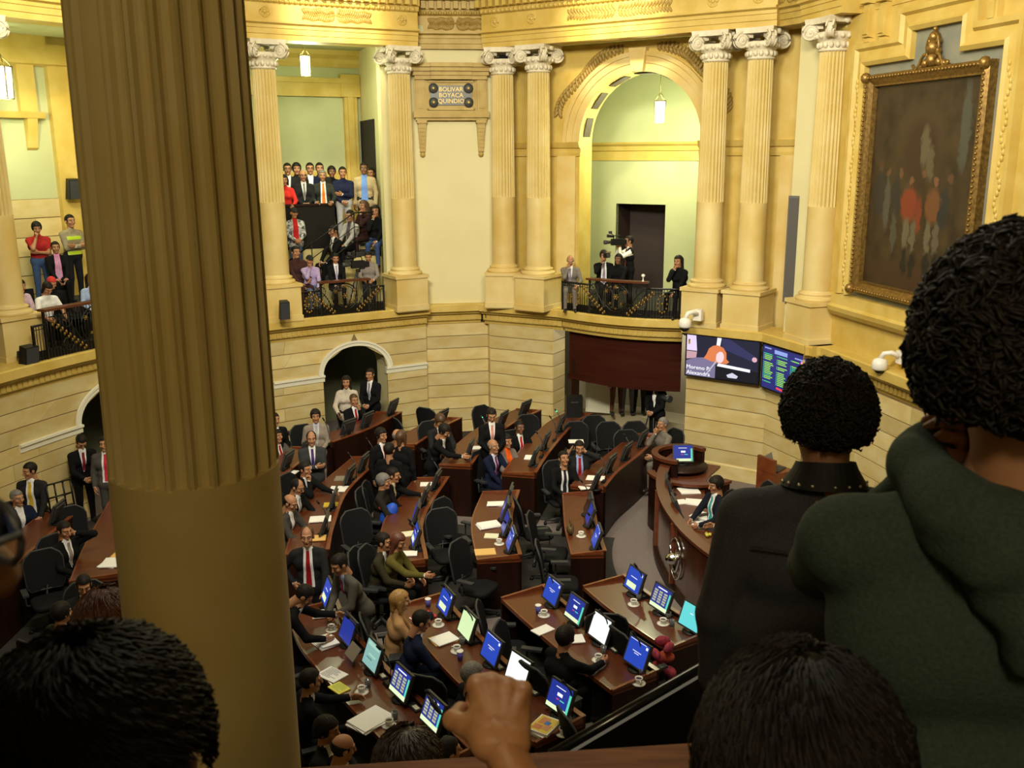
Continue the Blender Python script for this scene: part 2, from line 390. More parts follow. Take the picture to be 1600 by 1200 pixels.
# white arch mouldings, impost bands, and the dark passages behind the two arches
for (s0, s1, zs, zc), mleft, mright in ((aB, 1.15, 1.0), (aA, 1.35, 0.4)):
    mb = MB(); arch_ring(mb, WL, s0, s1, zs, zc, 0.10, -0.05, 0.05, 24); arch_ring(mb, WL, s0, s1, zs, zc, 0.045, 0.03, 0.075, 24, grow0=0.075)
    for a, b in ((max(0, s0 - mleft), s0 + 0.03), (s1 - 0.03, min(WL.L, s1 + mright))):
        sub = Path([WL.at(a + (b - a) * i / 6)[0] for i in range(7)])
        sweep(mb, sub, [(-0.05, zs - 0.15), (0.03, zs - 0.15), (0.035, zs - 0.06), (0.07, zs - 0.045), (0.07, zs), (-0.05, zs)])
    struct(mb.build('trim_2', WHITE))
    mb = MB(); k = 10
    pA, nA = WL.at(s0); pB, nB = WL.at(s1)
    A = [Vector((p.x, p.y, p.z)) for p in [WL.pt(s0, -0.02, 0)] + arch_pts(WL, s0, s1, zs, zc, -0.02, 16) + [WL.pt(s1, -0.02, 0)]]
    nn = (nA + nB).normalized(); off = Vector((-nn.x, -nn.y, 0)) * 0.55
    n = len(A)
    for i in range(n - 1): mb.add([A[i], A[i + 1], A[i + 1] + off, A[i] + off], [(0, 1, 2, 3)])
    struct(mb.build('trim_3', PLAST))
    c = (pA + pB) / 2 - nn * 2.6; t = Vector((-nn.y, nn.x))
    mb = MB(); mb.box((c.x - nn.x * 0.0, c.y - nn.y * 0.0, 1.35), (4.2, 0.1, 2.7), Matrix(((t.x, nn.x, 0), (t.y, nn.y, 0), (0, 0, 1))))
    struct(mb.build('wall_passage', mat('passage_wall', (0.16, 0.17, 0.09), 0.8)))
    mb = MB(); c2 = c + nn * 1.0; mb.box((c2.x, c2.y, 2.62), (4.4, 2.1, 0.08), Matrix(((t.x, nn.x, 0), (t.y, nn.y, 0), (0, 0, 1))))
    struct(mb.build('ceiling', PLAST))

# gallery floor behind the cornice (also the ceiling of what lies under it)
def offs(path, k): return [(p.x, p.y) for p in path.off(k).p]
outer = [(12, 9.9), (12, 27.5), (-16, 27.5), (-16, 9.5)]
lipall = offs(LIP_L, -0.3) + offs(LIP_R1, -0.3) + [(-0.6, 22.3)] + offs(LIP_P, -0.3) + offs(LIP_B, -0.3) + [(3.75, 19.6)] + offs(Path(LIP_T.p[1:4]), -0.3) + offs(Path(LIP_W.p[1:]), -0.3)
floor_poly('floor', lipall + outer, 3.12, 0.3, CARPD)

# opening under the right-hand balcony: dark timber lintel panel, jambs, lit room behind
LB = LIP_B.off(-0.42)
mb = MB(); sweep(mb, Path([LB.p[i] for i in range(0, len(LB.p))]), [(-0.06, 1.62), (0.0, 1.62), (0.0, 2.68), (-0.06, 2.68)])
sweep(mb, LB, [(-0.05, 1.53), (0.04, 1.53), (0.04, 1.64), (-0.05, 1.64)])
struct(mb.build('trim_4', mat('lintel_timber', (0.034, 0.006, 0.003), 0.7, col2=(0.046, 0.010, 0.005), scale=4, stretch=(0.2, 0.2, 3), spec=0.1)))
mb = MB()
for d in (0.14,):
    p = LB.pt(d, -0.06, 0); mb.box((p.x, p.y, 1.0), (0.13, 0.13, 2.0), Matrix.Rotation(-0.7, 3, 'Z'))
struct(mb.build('trim_5', WOOD))

# ------------------------------------------------------------------ columns
def shaft_ring(r, fl, nfl=24, sub=6):
    out = []
    for i in range(nfl):
        for k in range(sub):
            t = k / sub; a = 2 * PI * (i + t) / nfl; rr = r
            if fl and t > 0.16:
                q = (t - 0.16) / 0.84 * 2 - 1; rr = r - fl * math.sqrt(max(0, 1 - q * q))
            out.append((rr * math.cos(a), rr * math.sin(a)))
    return out
def ent(z): t = (z - 3.95) / 4.4; return 0.272 - 0.036 * max(0, t) ** 1.6
def loft(mb, rings, mi=0, smooth=False):
    n = len(rings[0][0]); vs = []
    for pts, z in rings: vs += [(x, y, z) for x, y in pts]
    fs = [(j * n + i, j * n + (i + 1) % n, (j + 1) * n + (i + 1) % n, (j + 1) * n + i) for j in range(len(rings) - 1) for i in range(n)]
    mb.add(vs, fs, mi, smooth)
TR = 5.62
def column_meshes():
    R = {}
    mb = MB(); loft(mb, [(shaft_ring(ent(4.08 + (TR - 4.08) * k / 4), 0, 24, 2), 4.08 + (TR - 4.08) * k / 4) for k in range(5)], smooth=True)
    R['plain_shaft'] = (mb, COLST)
    mb = MB(); zs = [TR + (8.3 - TR) * k / 6 for k in range(7)]
    loft(mb, [(shaft_ring(ent(TR) , 0), TR - 0.001), (shaft_ring(ent(TR), 0.026), TR + 0.004)] + [(shaft_ring(ent(z), 0.026), z) for z in zs[1:]])
    R['fluted_shaft'] = (mb, FLUTE)
    mb = MB(); mb.lathe([(0.0, 3.93), (0.37, 3.93), (0.385, 3.95), (0.385, 3.985), (0.37, 4.0), (0.325, 4.008), (0.315, 4.025), (0.33, 4.045), (0.335, 4.06), (0.32, 4.075), (0.285, 4.082), (0.28, 4.10), (0.27, 4.12)], n=36, caps=False)
    R['column_base'] = (mb, COLST)
    mb = MB(); mb.box((0, 0, 3.5), (0.76, 0.76, 0.76)); mb.box((0, 0, 3.90), (0.82, 0.82, 0.07)); mb.box((0, 0, 3.2), (0.80, 0.80, 0.12))
    R['pedestal'] = (mb, COLST)
    mb = MB(); mb.lathe([(0.235, 8.26), (0.262, 8.275), (0.262, 8.30), (0.24, 8.31), (0.245, 8.42), (0.285, 8.45), (0.33, 8.52), (0.33, 8.56), (0.30, 8.58)], n=30, caps=False)
    for k in range(16):                        # leaf collar and egg band
        a = 2 * PI * k / 16; mb.ball((0.262 * math.cos(a), 0.262 * math.sin(a), 8.365), (0.045, 0.045, 0.055), n=6, k=4)
        mb.ball((0.315 * math.cos(a + 0.2), 0.315 * math.sin(a + 0.2), 8.51), (0.045, 0.045, 0.045), n=6, k=4)
    R['capital'] = (mb, CAPST)
    ab = MB(); q = []
    for k in range(4):
        for t in (-1, -0.5, 0, 0.5, 1):
            a = PI / 2 * k; rr = 0.36 - 0.05 * (1 - t * t); x, y = rr, t * 0.36
            q.append((x * math.cos(a) - y * math.sin(a), x * math.sin(a) + y * math.cos(a)))
    ab.prism([(x, y, 8.72) for x, y in q], [(x * 1.03, y * 1.03, 8.82) for x, y in q])
    R['abacus'] = (ab, CAPST)
    v = MB()                                   # volute: a spiral scroll with a raised rim and an eye, on the +x diagonal
    for side in (-1, 1):
        pts = []
        for i in range(34):
            a = PI / 2 + i * 0.42; rr = 0.152 * (1 - i / 40)
            pts.append(Vector((0.40 - rr * math.cos(a), side * 0.055, 8.60 + rr * math.sin(a))))
        v.tube(pts, [0.022 * (1 - i / 60) for i in range(34)], 5)
        v.ball((0.40, side * 0.06, 8.60), (0.03, 0.02, 0.03), n=8, k=5)
    Rx = Matrix.Rotation(PI / 2, 3, 'X')
    v.lathe([(0.0, -0.055), (0.14, -0.055), (0.12, 0.0), (0.14, 0.055), (0.0, 0.055)], (0.40, 0, 8.60), 18, R=Rx, caps=False)
    v.box((0.30, 0, 8.69), (0.22, 0.10, 0.08))
    R['volute'] = (v, CAPST)
    fl = MB()
    for s in (-1, 1): fl.ball((0, s * 0.33, 8.76), (0.07, 0.04, 0.06), n=8, k=5)
    R['rosette'] = (fl, CAPST)
    return R
CM = column_meshes(); CME = {}
for k, (mb, m) in CM.items():
    o = mb.build(k, m); CME[k] = o.data; bpy.data.objects.remove(o)
def column(x, y, nrm, label):
    c = thing('column', label, 'column', (x, y, 0), math.atan2(nrm[1], nrm[0])); c['kind'] = 'structure'
    for k in ('pedestal', 'column_base', 'plain_shaft', 'fluted_shaft', 'capital', 'abacus', 'rosette'): link(k, CME[k], c)
    for k in range(4): link('volute', CME['volute'], c, (0, 0, 0), PI / 4 + k * PI / 2)
    return c
CC = {'m': (-9.55, 13.6), '0': (-8.72, 16.48), 'b': (-7.05, 18.75), '1': (-4.99, 20.38), '2': (-2.41, 21.80), '3': (-0.17, 22.20), '4': (0.61, 21.68), '5': (3.97, 19.43), '6': (4.72, 18.98), '7': (5.62, 17.55)}
column(*CC['0'], (0.87, -0.5), 'stone column at the edge of the left public gallery with speaker on its pedestal')
column(*CC['b'], (0.7, -0.7), 'stone column between the two left galleries, hidden behind the near column')
column(*CC['1'], (0.55, -0.83), 'fluted stone column left of the stepped gallery, small black speaker on its pedestal')
column(*CC['2'], (0.5, -0.87), 'fluted stone column between the stepped gallery and the inscribed plaque')
column(*CC['3'], (-0.1, -1), 'fluted stone column right of the inscribed plaque, left one of its pair')
column(*CC['4'], (-0.555, -0.83), 'fluted stone column left of the arched balcony, right one of its pair')
column(*CC['5'], (-0.555, -0.83), 'fluted stone column right of the arched balcony, nearest to the arch')
column(*CC['6'], (-0.6, -0.8), 'fluted stone column standing second to the right of the arched balcony')
column(*CC['7'], (-0.95, -0.3), 'fluted stone column between the tall grey loudspeaker and the framed painting')
column(-1.03, 2.97, (0, 1), 'huge nearby fluted stone column in dim light')

# ------------------------------------------------------------------ entablature
def entab(path, k=0.0, rosettes=(), garland=None, name='trim_6', m=None):
    m = m or STONE2
    prof = [(-0.3 + k, 8.82), (0.25 + k, 8.82), (0.25 + k, 8.92), (0.27 + k, 8.93), (0.27 + k, 9.03), (0.29 + k, 9.04), (0.29 + k, 9.10), (0.36 + k, 9.13), (0.36 + k, 9.17),
            (0.27 + k, 9.18), (0.27 + k, 9.50), (0.33 + k, 9.53), (0.35 + k, 9.58), (0.35 + k, 9.62), (0.40 + k, 9.62), (0.40 + k, 9.78), (0.50 + k, 9.80), (0.50 + k, 9.84), (0.80 + k, 9.86),
            (0.80 + k, 10.0), (0.88 + k, 10.04), (0.95 + k, 10.14), (0.95 + k, 10.18), (-0.3 + k, 10.18)]
    mb = MB(); sweep(mb, path, prof); o = struct(mb.build(name, m))
    d = MB(); e = MB(); s = 0.06
    while s < path.L - 0.04:
        p, n = path.at(s); t = Vector((-n.y, n.x)); R = Matrix(((t.x, n.x, 0), (t.y, n.y, 0), (0, 0, 1)))
        d.box((p.x + n.x * (0.46 + k), p.y + n.y * (0.46 + k), 9.70), (0.10, 0.14, 0.15), R); s += 0.175
    s = 0.05
    while s < path.L - 0.03:
        p, n = path.at(s); e.ball((p.x + n.x * (0.34 + k), p.y + n.y * (0.34 + k), 9.56), (0.042, 0.042, 0.05), n=6, k=4); s += 0.11
    dd = d.build('dentil', m, o); dd['kind'] = 'stuff'
    ee = e.build('egg_moulding', m, o); ee['kind'] = 'stuff'
    for s in rosettes:
        p, n = path.at(s); r = MB(); R = Vector((n.x, n.y, 0)).to_track_quat('Z', 'Y').to_matrix()
        c = Vector((p.x + n.x * (0.27 + k), p.y + n.y * (0.27 + k), 9.34))
        r.tube([c + R @ Vector((0.095 * math.cos(a), 0.095 * math.sin(a), 0.0)) for a in [2 * PI * i / 16 for i in range(16)]], 0.022, 6, closed=True)
        r.ball(c, 0.042, n=8, k=5)
        for i in range(6): r.ball(c + R @ Vector((0.06 * math.cos(i * PI / 3), 0.06 * math.sin(i * PI / 3), 0)), 0.022, n=6, k=4)
        r.build('rosette', STONE2, o)
    if garland:
        a, b = garland; g = MB(); m = (a + b) / 2; N = 30
        for i in range(N + 1):
            s = a + (b - a) * i / N; p, n = path.at(s); z = 9.34 + 0.012 * math.sin(i); c = Vector((p.x + n.x * (0.275 + k), p.y + n.y * (0.275 + k), z)); t = Vector((-n.y, n.x, 0)) * (1 if s < m else -1)
            for sg in (-1, 1):
                dvec = (t * -0.6 + Vector((0, 0, sg))).normalized() * 0.125 * (0.55 + 0.45 * math.sin(PI * (0.12 + 0.76 * i / N)))
                R = dvec.to_track_quat('Z', 'Y').to_matrix(); g.ball(c + dvec * 0.7, (0.026, 0.032, 0.072), n=6, k=4, R=R)
            g.ball(c, 0.022, n=6, k=4)
        gg = g.build('leaf_garland', RELIEF, o); gg['kind'] = 'stuff'
    return o
E1 = Path(spline([(-10.1, 10.5), CC['m'], CC['0'], CC['b'], CC['1'], CC['2']], 6)); e = (E1.p[-1] - E1.p[-2]).normalized(); E1 = Path(E1.p + [E1.p[-1] + e * 0.36])
s1, s2 = E1.near(*CC['1']), E1.near(*CC['2']); s0, sb = E1.near(*CC['0']), E1.near(*CC['b'])
entab(E1, 0, rosettes=(s0, sb, s1, s2), garland=(s1 + 0.85, s2 - 0.75))
e2 = Vector((0.832, -0.555)); E2 = Path([Vector(CC['3']) - e2 * 0.36, Vector(CC['4']), Vector(CC['5']), Vector(CC['6']) + Vector((0.8, -0.6)) * 0.36])
t4, t5 = E2.near(*CC['4']), E2.near(*CC['5'])
entab(E2, 0, rosettes=(E2.near(*CC['3']), t4, t5, E2.near(*CC['6'])), garland=(t4 + 0.95, t5 - 0.9))
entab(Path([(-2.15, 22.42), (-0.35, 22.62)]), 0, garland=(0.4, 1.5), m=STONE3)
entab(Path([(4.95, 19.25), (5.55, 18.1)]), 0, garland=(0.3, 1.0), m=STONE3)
entab(Path([(5.42, 18.2), (5.58, 17.5), (5.72, 16.95)]), -0.02)
entab(Path([(5.80, 17.35), (7.25, 10.6)]), -0.22)

# ------------------------------------------------------------------ upper walls
def slab(name, a, b, z0, z1, th, m, parent=None):      # upright slab from a to b, thickness away from the hall
    pa = Path([a, b]); mb = MB()
    mb.prism([pa.pt(0, 0, z0), pa.pt(pa.L, 0, z0), pa.pt(pa.L, -th, z0), pa.pt(0, -th, z0)], [pa.pt(0, 0, z1), pa.pt(pa.L, 0, z1), pa.pt(pa.L, -th, z1), pa.pt(0, -th, z1)])
    return struct(mb.build(name, m, parent))
# pier wall with the plaque
slab('wall_back', (-2.25, 22.25), (-0.30, 22.50), 3.1, 9.0, 0.3, PLAST)
slab('wall_back', (-2.28, 21.95), (-2.22, 22.27), 3.1, 9.0, 0.2, PLAST)
PQ = Path([(-2.25, 22.25), (-0.30, 22.50)]); mid = PQ.near(*PW(704, 140, PQ.p[0], PQ.p[1]).xy)
zt, zb = PW(704, 100, PQ.p[0], PQ.p[1]).z, PW(704, 184, PQ.p[0], PQ.p[1]).z
pl = thing('wall_plaque', 'carved stone plaque with metal lettering BOLIVAR BOYACA QUINDIO between two columns', 'plaque', (0, 0, 0))
def plbox(mb, s0, s1, d0, d1, z0, z1, mi=0):
    mb.prism([PQ.pt(mid + s0, d0, z0), PQ.pt(mid + s1, d0, z0), PQ.pt(mid + s1, d1, z0), PQ.pt(mid + s0, d1, z0)], [PQ.pt(mid + s0, d0, z1), PQ.pt(mid + s1, d0, z1), PQ.pt(mid + s1, d1, z1), PQ.pt(mid + s0, d1, z1)], mi)
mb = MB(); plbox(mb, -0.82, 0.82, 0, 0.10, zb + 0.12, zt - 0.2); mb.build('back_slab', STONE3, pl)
mb = MB()
for i, (k, d) in enumerate(((0.80, 0.20), (0.84, 0.24), (0.90, 0.30), (0.96, 0.36))): plbox(mb, -k, k, 0, d, zt - 0.34 + i * 0.085, zt - 0.34 + (i + 1) * 0.085); plbox(mb, -0.45, 0.45, 0, d + 0.06, zt - 0.34 + i * 0.085, zt - 0.34 + (i + 1) * 0.085)
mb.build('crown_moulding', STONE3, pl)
mb = MB()
for a_, b_, c_, d_ in ((-0.53, 0.53, zt - 0.40, zt - 0.36), (-0.53, 0.53, zb + 0.16, zb + 0.20), (-0.53, -0.49, zb + 0.16, zt - 0.36), (0.49, 0.53, zb + 0.16, zt - 0.36)): plbox(mb, a_, b_, 0.10, 0.14, c_, d_)
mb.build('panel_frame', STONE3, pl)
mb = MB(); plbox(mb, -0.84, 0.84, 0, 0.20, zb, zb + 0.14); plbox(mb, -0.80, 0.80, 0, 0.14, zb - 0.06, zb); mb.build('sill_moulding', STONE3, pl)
for s in (-1, 1):
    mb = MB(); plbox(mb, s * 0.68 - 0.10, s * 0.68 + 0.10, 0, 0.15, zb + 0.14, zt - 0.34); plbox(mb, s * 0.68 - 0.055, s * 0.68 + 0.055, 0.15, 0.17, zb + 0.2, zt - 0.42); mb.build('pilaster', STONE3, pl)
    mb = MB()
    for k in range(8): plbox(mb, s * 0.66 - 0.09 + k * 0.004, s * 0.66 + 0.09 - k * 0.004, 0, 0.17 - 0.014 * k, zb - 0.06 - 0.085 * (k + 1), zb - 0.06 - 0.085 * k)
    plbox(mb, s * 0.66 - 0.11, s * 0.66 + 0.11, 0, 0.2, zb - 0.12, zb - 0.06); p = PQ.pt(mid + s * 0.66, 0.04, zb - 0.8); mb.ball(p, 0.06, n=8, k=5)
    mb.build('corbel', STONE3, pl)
zc = (zb + 0.14 + zt - 0.34) / 2
mb = MB(); BZ = mat('bronze_plaque', (0.10, 0.105, 0.10), 0.45, metal=0.5)
plbox(mb, -0.33, 0.33, 0.10, 0.135, zc - 0.21, zc + 0.21); plbox(mb, -0.46, 0.46, 0.10, 0.128, zc - 0.06, zc + 0.06)
for s in (-1, 1):
    for v in (-1, 1):
        c = PQ.pt(mid + s * 0.39, 0.12, zc + v * 0.15); nq = PQ.at(0)[1]
        mb.lathe([(0.0, -0.02), (0.11, -0.02), (0.11, 0.02), (0.0, 0.02)], c, 14, R=Vector((nq.x, nq.y, 0)).to_track_quat('Z', 'Y').to_matrix(), caps=False)
bz = mb.build('bronze_scroll_tablet', BZ, pl)
mb = MB()
for s in (-1, 1):
    for v in (-1, 1): mb.ball(PQ.pt(mid + s * 0.39, 0.15, zc + v * 0.15), 0.035, n=8, k=5)
q = mb.build('gilt_boss', mat('gilt', (0.75, 0.55, 0.16), 0.35, metal=0.6), pl); q['kind'] = 'stuff'
def text_mesh(body, size, depth=0.004):
    c = bpy.data.curves.new('lettering', 'FONT'); c.body = body; c.size = size; c.extrude = depth; c.align_x = 'CENTER'; c.align_y = 'CENTER'; c.resolution_u = 2
    o = bpy.data.objects.new('lettering', c); COL.objects.link(o); dg = bpy.context.evaluated_depsgraph_get()
    me = bpy.data.meshes.new_from_object(o.evaluated_get(dg)); bpy.data.objects.remove(o); bpy.data.curves.remove(c); me.name = 'lettering'
    return me
def text_on(body, size, m, origin, right, up, parent=None, depth=0.004, sx=1.0, align=None):
    me = text_mesh(body, size, depth); me.materials.clear(); me.materials.append(m)
    r, u = Vector(right).normalized(), Vector(up).normalized(); n = r.cross(u)
    M = Matrix(((r.x * sx, u.x, n.x, origin[0]), (r.y * sx, u.y, n.y, origin[1]), (r.z * sx, u.z, n.z, origin[2]), (0, 0, 0, 1)))
    if align == 'LEFT':
        x0 = min(v.co.x for v in me.vertices)
        for v in me.vertices: v.co.x -= x0
    me.transform(M)
    return link('lettering', me, parent)
GILT = mat('gilt_letters', (0.62, 0.42, 0.10), 0.4, metal=0.3)
rt = (PQ.p[1] - PQ.p[0]).normalized()
for i, s in enumerate(('BOLIVAR', 'BOYACA', 'QUINDIO')):
    c = PQ.pt(mid, 0.138, zc + 0.125 - i * 0.125); text_on(s, 0.135, GILT, c, (rt.x, rt.y, 0), (0, 0, 1), pl)

# arched wall behind the right-hand balcony
nC = Vector((0.555, 0.832)); AW0 = Vector(CC['4']) + nC * 0.62 - e2 * 1.15; AW1 = Vector(CC['4']) + nC * 0.62 + e2 * 5.75
AW = Path([AW0, AW1])
sJ0 = AW.near(*PW(905, 300, AW0, AW1).xy); sJ1 = AW.near(*PW(1093, 300, AW0, AW1).xy)
zS = PW(905, 222, AW0, AW1).z; zC = PW(990, 112, AW0, AW1).z
zC = max(zC, zS + 0.9)
def arch_wall(name, path, s0, s1, zs, zc, z0, z1, th, m):
    mb = MB(); n = 24; mm = (s0 + s1) / 2; r = (s1 - s0) / 2
    def quad(sa, sb, za0, za1, zb0, zb1):
        mb.prism([path.pt(sa, 0, za0), path.pt(sb, 0, zb0), path.pt(sb, -th, zb0), path.pt(sa, -th, za0)], [path.pt(sa, 0, za1), path.pt(sb, 0, zb1), path.pt(sb, -th, zb1), path.pt(sa, -th, za1)])
    quad(0, s0, z0, z1, z0, z1); quad(s1, path.L, z0, z1, z0, z1)
    for i in range(n):
        a, b = PI - PI * i / n, PI - PI * (i + 1) / n
        quad(mm + r * math.cos(a), mm + r * math.cos(b), zs + (zc - zs) * math.sin(a), z1, zs + (zc - zs) * math.sin(b), z1)
    return struct(mb.build(name, m))
aw = arch_wall('wall_back', AW, sJ0, sJ1, zS, zC, 3.1, 8.85, 0.55, STONE2)
mb = MB(); mm = (sJ0 + sJ1) / 2
for g, w_, d in ((0.0, 0.17, 0.03), (0.17, 0.14, 0.055), (0.31, 0.09, 0.09)): arch_ring(mb, AW, sJ0, sJ1, zS, zC, w_, -0.02, d, 28, grow0=g)
o = mb.build('archivolt', COLST, aw)
mb = MB(); ky = [AW.pt(mm - 0.13, 0.0, zC), AW.pt(mm + 0.13, 0.0, zC), AW.pt(mm + 0.20, 0.0, zC + 0.46), AW.pt(mm - 0.20, 0.0, zC + 0.46)]
nv = AW.at(0)[1]; mb.prism(ky, [p + Vector((nv.x, nv.y, 0)) * 0.16 for p in ky]); mb.build('keystone', COLST, aw)
mb = MB()
for a, b in ((0, sJ0 + 0.04), (sJ1 - 0.04, AW.L)):
    sub = Path([AW.at(a)[0], AW.at(b)[0]])
    sweep(mb, sub, [(-0.02, zS - 0.30), (0.04, zS - 0.30), (0.05, zS - 0.24), (0.03, zS - 0.22), (0.03, zS - 0.14), (0.08, zS - 0.12), (0.12, zS - 0.04), (0.14, zS), (-0.02, zS)])
mb.build('impost_moulding', STONE2, aw)
mb = MB()
for s in (sJ0 - 0.32, sJ1 + 0.32, AW.L - 0.3):
    pa = Path([AW.at(s - 0.24)[0], AW.at(s + 0.24)[0]]); sweep(mb, pa, [(-0.02, 3.1), (0.05, 3.1), (0.05, zS - 0.3), (-0.02, zS - 0.3)])
mb.build('pilaster', COLST, aw)
mb = MB(); random.seed(3)
for sg in (-1, 1):                             # olive-branch relief in the spandrels
    for i in range(26):
        t = i / 25; a = PI / 2 + sg * (0.22 + 1.05 * t); R_ = (sJ1 - sJ0) / 2 + 0.55 + 0.10 * math.sin(t * 9)
        s_, z_ = mm + R_ * math.cos(a) * 1.02, min(8.74, zS + (zC - zS + 0.52) * math.sin(a) + 0.03)
        for q in (-1, 1):
            c = AW.pt(s_ + 0.05 * q * math.cos(a), 0.015, min(8.72, z_ + 0.05 * q * math.sin(a))); d = Vector((rt.x * (0.5 * q), 0, 1 - 0.3 * q)).normalized()
            mb.ball(c, (0.04, 0.045, 0.095), n=6, k=4, R=d.to_track_quat('Z', 'Y').to_matrix())
gg = mb.build('branch_relief', RELIEF, aw); gg['kind'] = 'stuff'
mb = MB()                                      # coffers of the arch soffit, as flat dark plates
for i in range(7):
    a = PI - PI * (i + 0.5) / 7; h = PI / 7 * 0.33
    r_ = (sJ1 - sJ0) / 2
    def sp(aa, d, k): return AW.pt(mm + (r_ - k) * math.cos(aa), d, zS + (zC - zS - k) * math.sin(aa))
    mb.prism([sp(a - h, -0.42, 0.004), sp(a + h, -0.42, 0.004), sp(a + h, -0.14, 0.004), sp(a - h, -0.14, 0.004)], [sp(a - h, -0.42, 0.02), sp(a + h, -0.42, 0.02), sp(a + h, -0.14, 0.02), sp(a - h, -0.14, 0.02)])
mb.build('soffit_coffer', mat('coffer_dark', (0.055, 0.035, 0.012), 0.6), aw)
# room behind the arch
BW0 = AW0 + nC * 2.9 - e2 * 1.0; BW1 = AW1 + nC * 2.9 + e2 * 0.6; BW = Path([BW0, BW1])
def bws(px, py): q = PW(px, py, BW0, BW1); return BW.near(q.x, q.y), q.z
d0, zd = bws(963, 318); d1, _ = bws(1040, 318)
def bslab(a, b, z0, z1, m, nm='wall_back'): return slab(nm, BW.at(a)[0], BW.at(b)[0], z0, z1, 0.12, m)
bslab(0, d0, 3.1, 10.2, GPLAST); bslab(d1, BW.L, 3.1, 10.2, GPLAST); bslab(d0, d1, zd, 10.2, GPLAST)
mb = MB(); A, B = BW.at(d0)[0], BW.at(d1)[0]; k = nC * 1.0
mb.add([(B.x, B.y, 3.1), (B.x, B.y, zd), (B.x + k.x, B.y + k.y, zd), (B.x + k.x, B.y + k.y, 3.1)], [(0, 1, 2, 3)])
mb.add([(A.x, A.y, zd), (B.x, B.y, zd), (B.x + k.x, B.y + k.y, zd), (A.x + k.x, A.y + k.y, zd)], [(0, 1, 2, 3)])
struct(mb.build('trim_7', GPLAST))
mb = MB(); A2, B2 = A + k, B + k; mb.add([(A2.x - 0.5, A2.y, 3.1), (B2.x, B2.y, 3.1), (B2.x, B2.y, zd), (A2.x - 0.5, A2.y, zd)], [(0, 1, 2, 3)])
mb.add([(A.x, A.y, 3.1), (A.x, A.y, zd), (A2.x, A2.y, zd), (A2.x, A2.y, 3.1)], [(0, 1, 2, 3)])
struct(mb.build('door_1', mat('unlit_opening', (0.022, 0.010, 0.008), 0.6)))  # dark colour stands in for the unlit depth of the opening
mb = MB(); _, zi = bws(1000, 222); sweep(mb, BW, [(-0.02, zi - 0.44), (0.03, zi - 0.44), (0.03, zi - 0.22), (0.07, zi - 0.2), (0.09, zi - 0.1), (0.16, zi - 0.05), (0.18, zi), (-0.02, zi)]); struct(mb.build('trim_8', STONE2))
slab('wall_left', AW.at(0)[0] - e2 * 0.3 + nC * 3.2, AW.at(0.0)[0] + nC * 0.3, 3.1, 10.2, 0.1, GPLAST)
slab('wall_right', AW.at(AW.L)[0] + nC * 0.3, AW.at(AW.L)[0] + nC * 3.4, 3.1, 10.2, 0.1, GPLAST)
mb = MB(); q = [AW.at(0)[0] - e2 * 1 + nC * 0.4, AW.at(AW.L)[0] + nC * 0.4, BW.at(BW.L)[0], BW.at(0)[0]]
mb.prism([(p.x, p.y, 9.6) for p in q], [(p.x, p.y, 9.7) for p in q]); struct(mb.build('ceiling', GPLAST))
# cream wall bay between the arch wall and the last column
pend = AW.at(AW.L)[0]
slab('wall_right', (pend.x, pend.y), (5.30, 18.45), 3.1, 9.0, 0.25, PLAST)
slab('wall_right', (5.30, 18.45), (5.66, 17.85), 3.1, 9.0, 0.25, PLAST)
# painting wall
RW0, RW1 = Vector((5.56, 18.4)), Vector((7.35, 10.1)); RW = Path([RW0, RW1])
slab('wall_right', RW0, RW1, 3.1, 10.2, 0.3, STONE2)

# ------------------------------------------------------------------ stepped gallery behind columns 1 and 2
uB = Vector((0.879, 0.477)); vB = Vector((-0.477, 0.879)); OB = Vector(CC['1'])
def GB(u, v, z=None):
    p = OB + uB * u + vB * v
    return p if z is None else Vector((p.x, p.y, z))
def gslab(name, a, b, z0, z1, th, m): return slab(name, GB(*a), GB(*b), z0, z1, th, m)
bw = (-2.6, 4.7)
gslab('wall_back', (-3.0, 4.7), (3.75, 4.7), 3.1, 9.3, 0.2, GPLAST)
gslab('wall_right', (3.74, 4.8), (2.98, 0.25), 3.1, 9.3, 0.25, PLAST)
gslab('wall_right', (2.66, 0.42), (3.05, 0.42), 3.1, 9.0, 0.2, PLAST)
gslab('wall_left', (-2.0, 0.3), (-3.0, 4.8), 3.1, 9.3, 0.25, PLAST)
mb = MB(); q = [GB(-3.2, 0.1), GB(4.0, 0.1), GB(4.2, 5), GB(-3.4, 5)]; mb.prism([(p.x, p.y, 9.16) for p in q], [(p.x, p.y, 9.3) for p in q]); struct(mb.build('ceiling', GPLAST))
mb = MB(); sweep(mb, Path([GB(-3, 4.7), GB(3.74, 4.7)]), [(0, 8.75), (0.05, 8.75), (0.1, 8.85), (0.12, 8.95), (0.22, 9.05), (0.25, 9.16), (0, 9.16)]); struct(mb.build('trim_9', STONE2))
# stone door-surround on the gallery's back wall
bp0, bp1 = GB(-3.0, 4.7), GB(3.75, 4.7); BP = Path([bp0, bp1])
def bps(px, py): q = PW(px, py, bp0, bp1); return BP.near(q.x, q.y), q.z
x1, z1_ = bps(557, 124); x0, z0_ = bps(535, 152); xl, _ = bps(425, 130)
mb = MB()
def bpbox(mb, a, b, z0, z1, d, mi=0): sweep(mb, Path([BP.at(a)[0], BP.at(b)[0]]), [(-0.02, z0), (d, z0), (d, z1), (-0.02, z1)], mi)
bpbox(mb, x0, x1 - 0.06, 4.4, z1_, 0.14); bpbox(mb, x0 + 0.08, x1 - 0.16, 4.4, z0_, 0.18); bpbox(mb, xl - 1.2, x1, z0_, z1_ - 0.06, 0.16); bpbox(mb, x1 - 0.5, x1 + 0.02, z0_, z1_ + 0.1, 0.2); bpbox(mb, xl - 1.2, x1, z1_ - 0.12, z1_, 0.22)
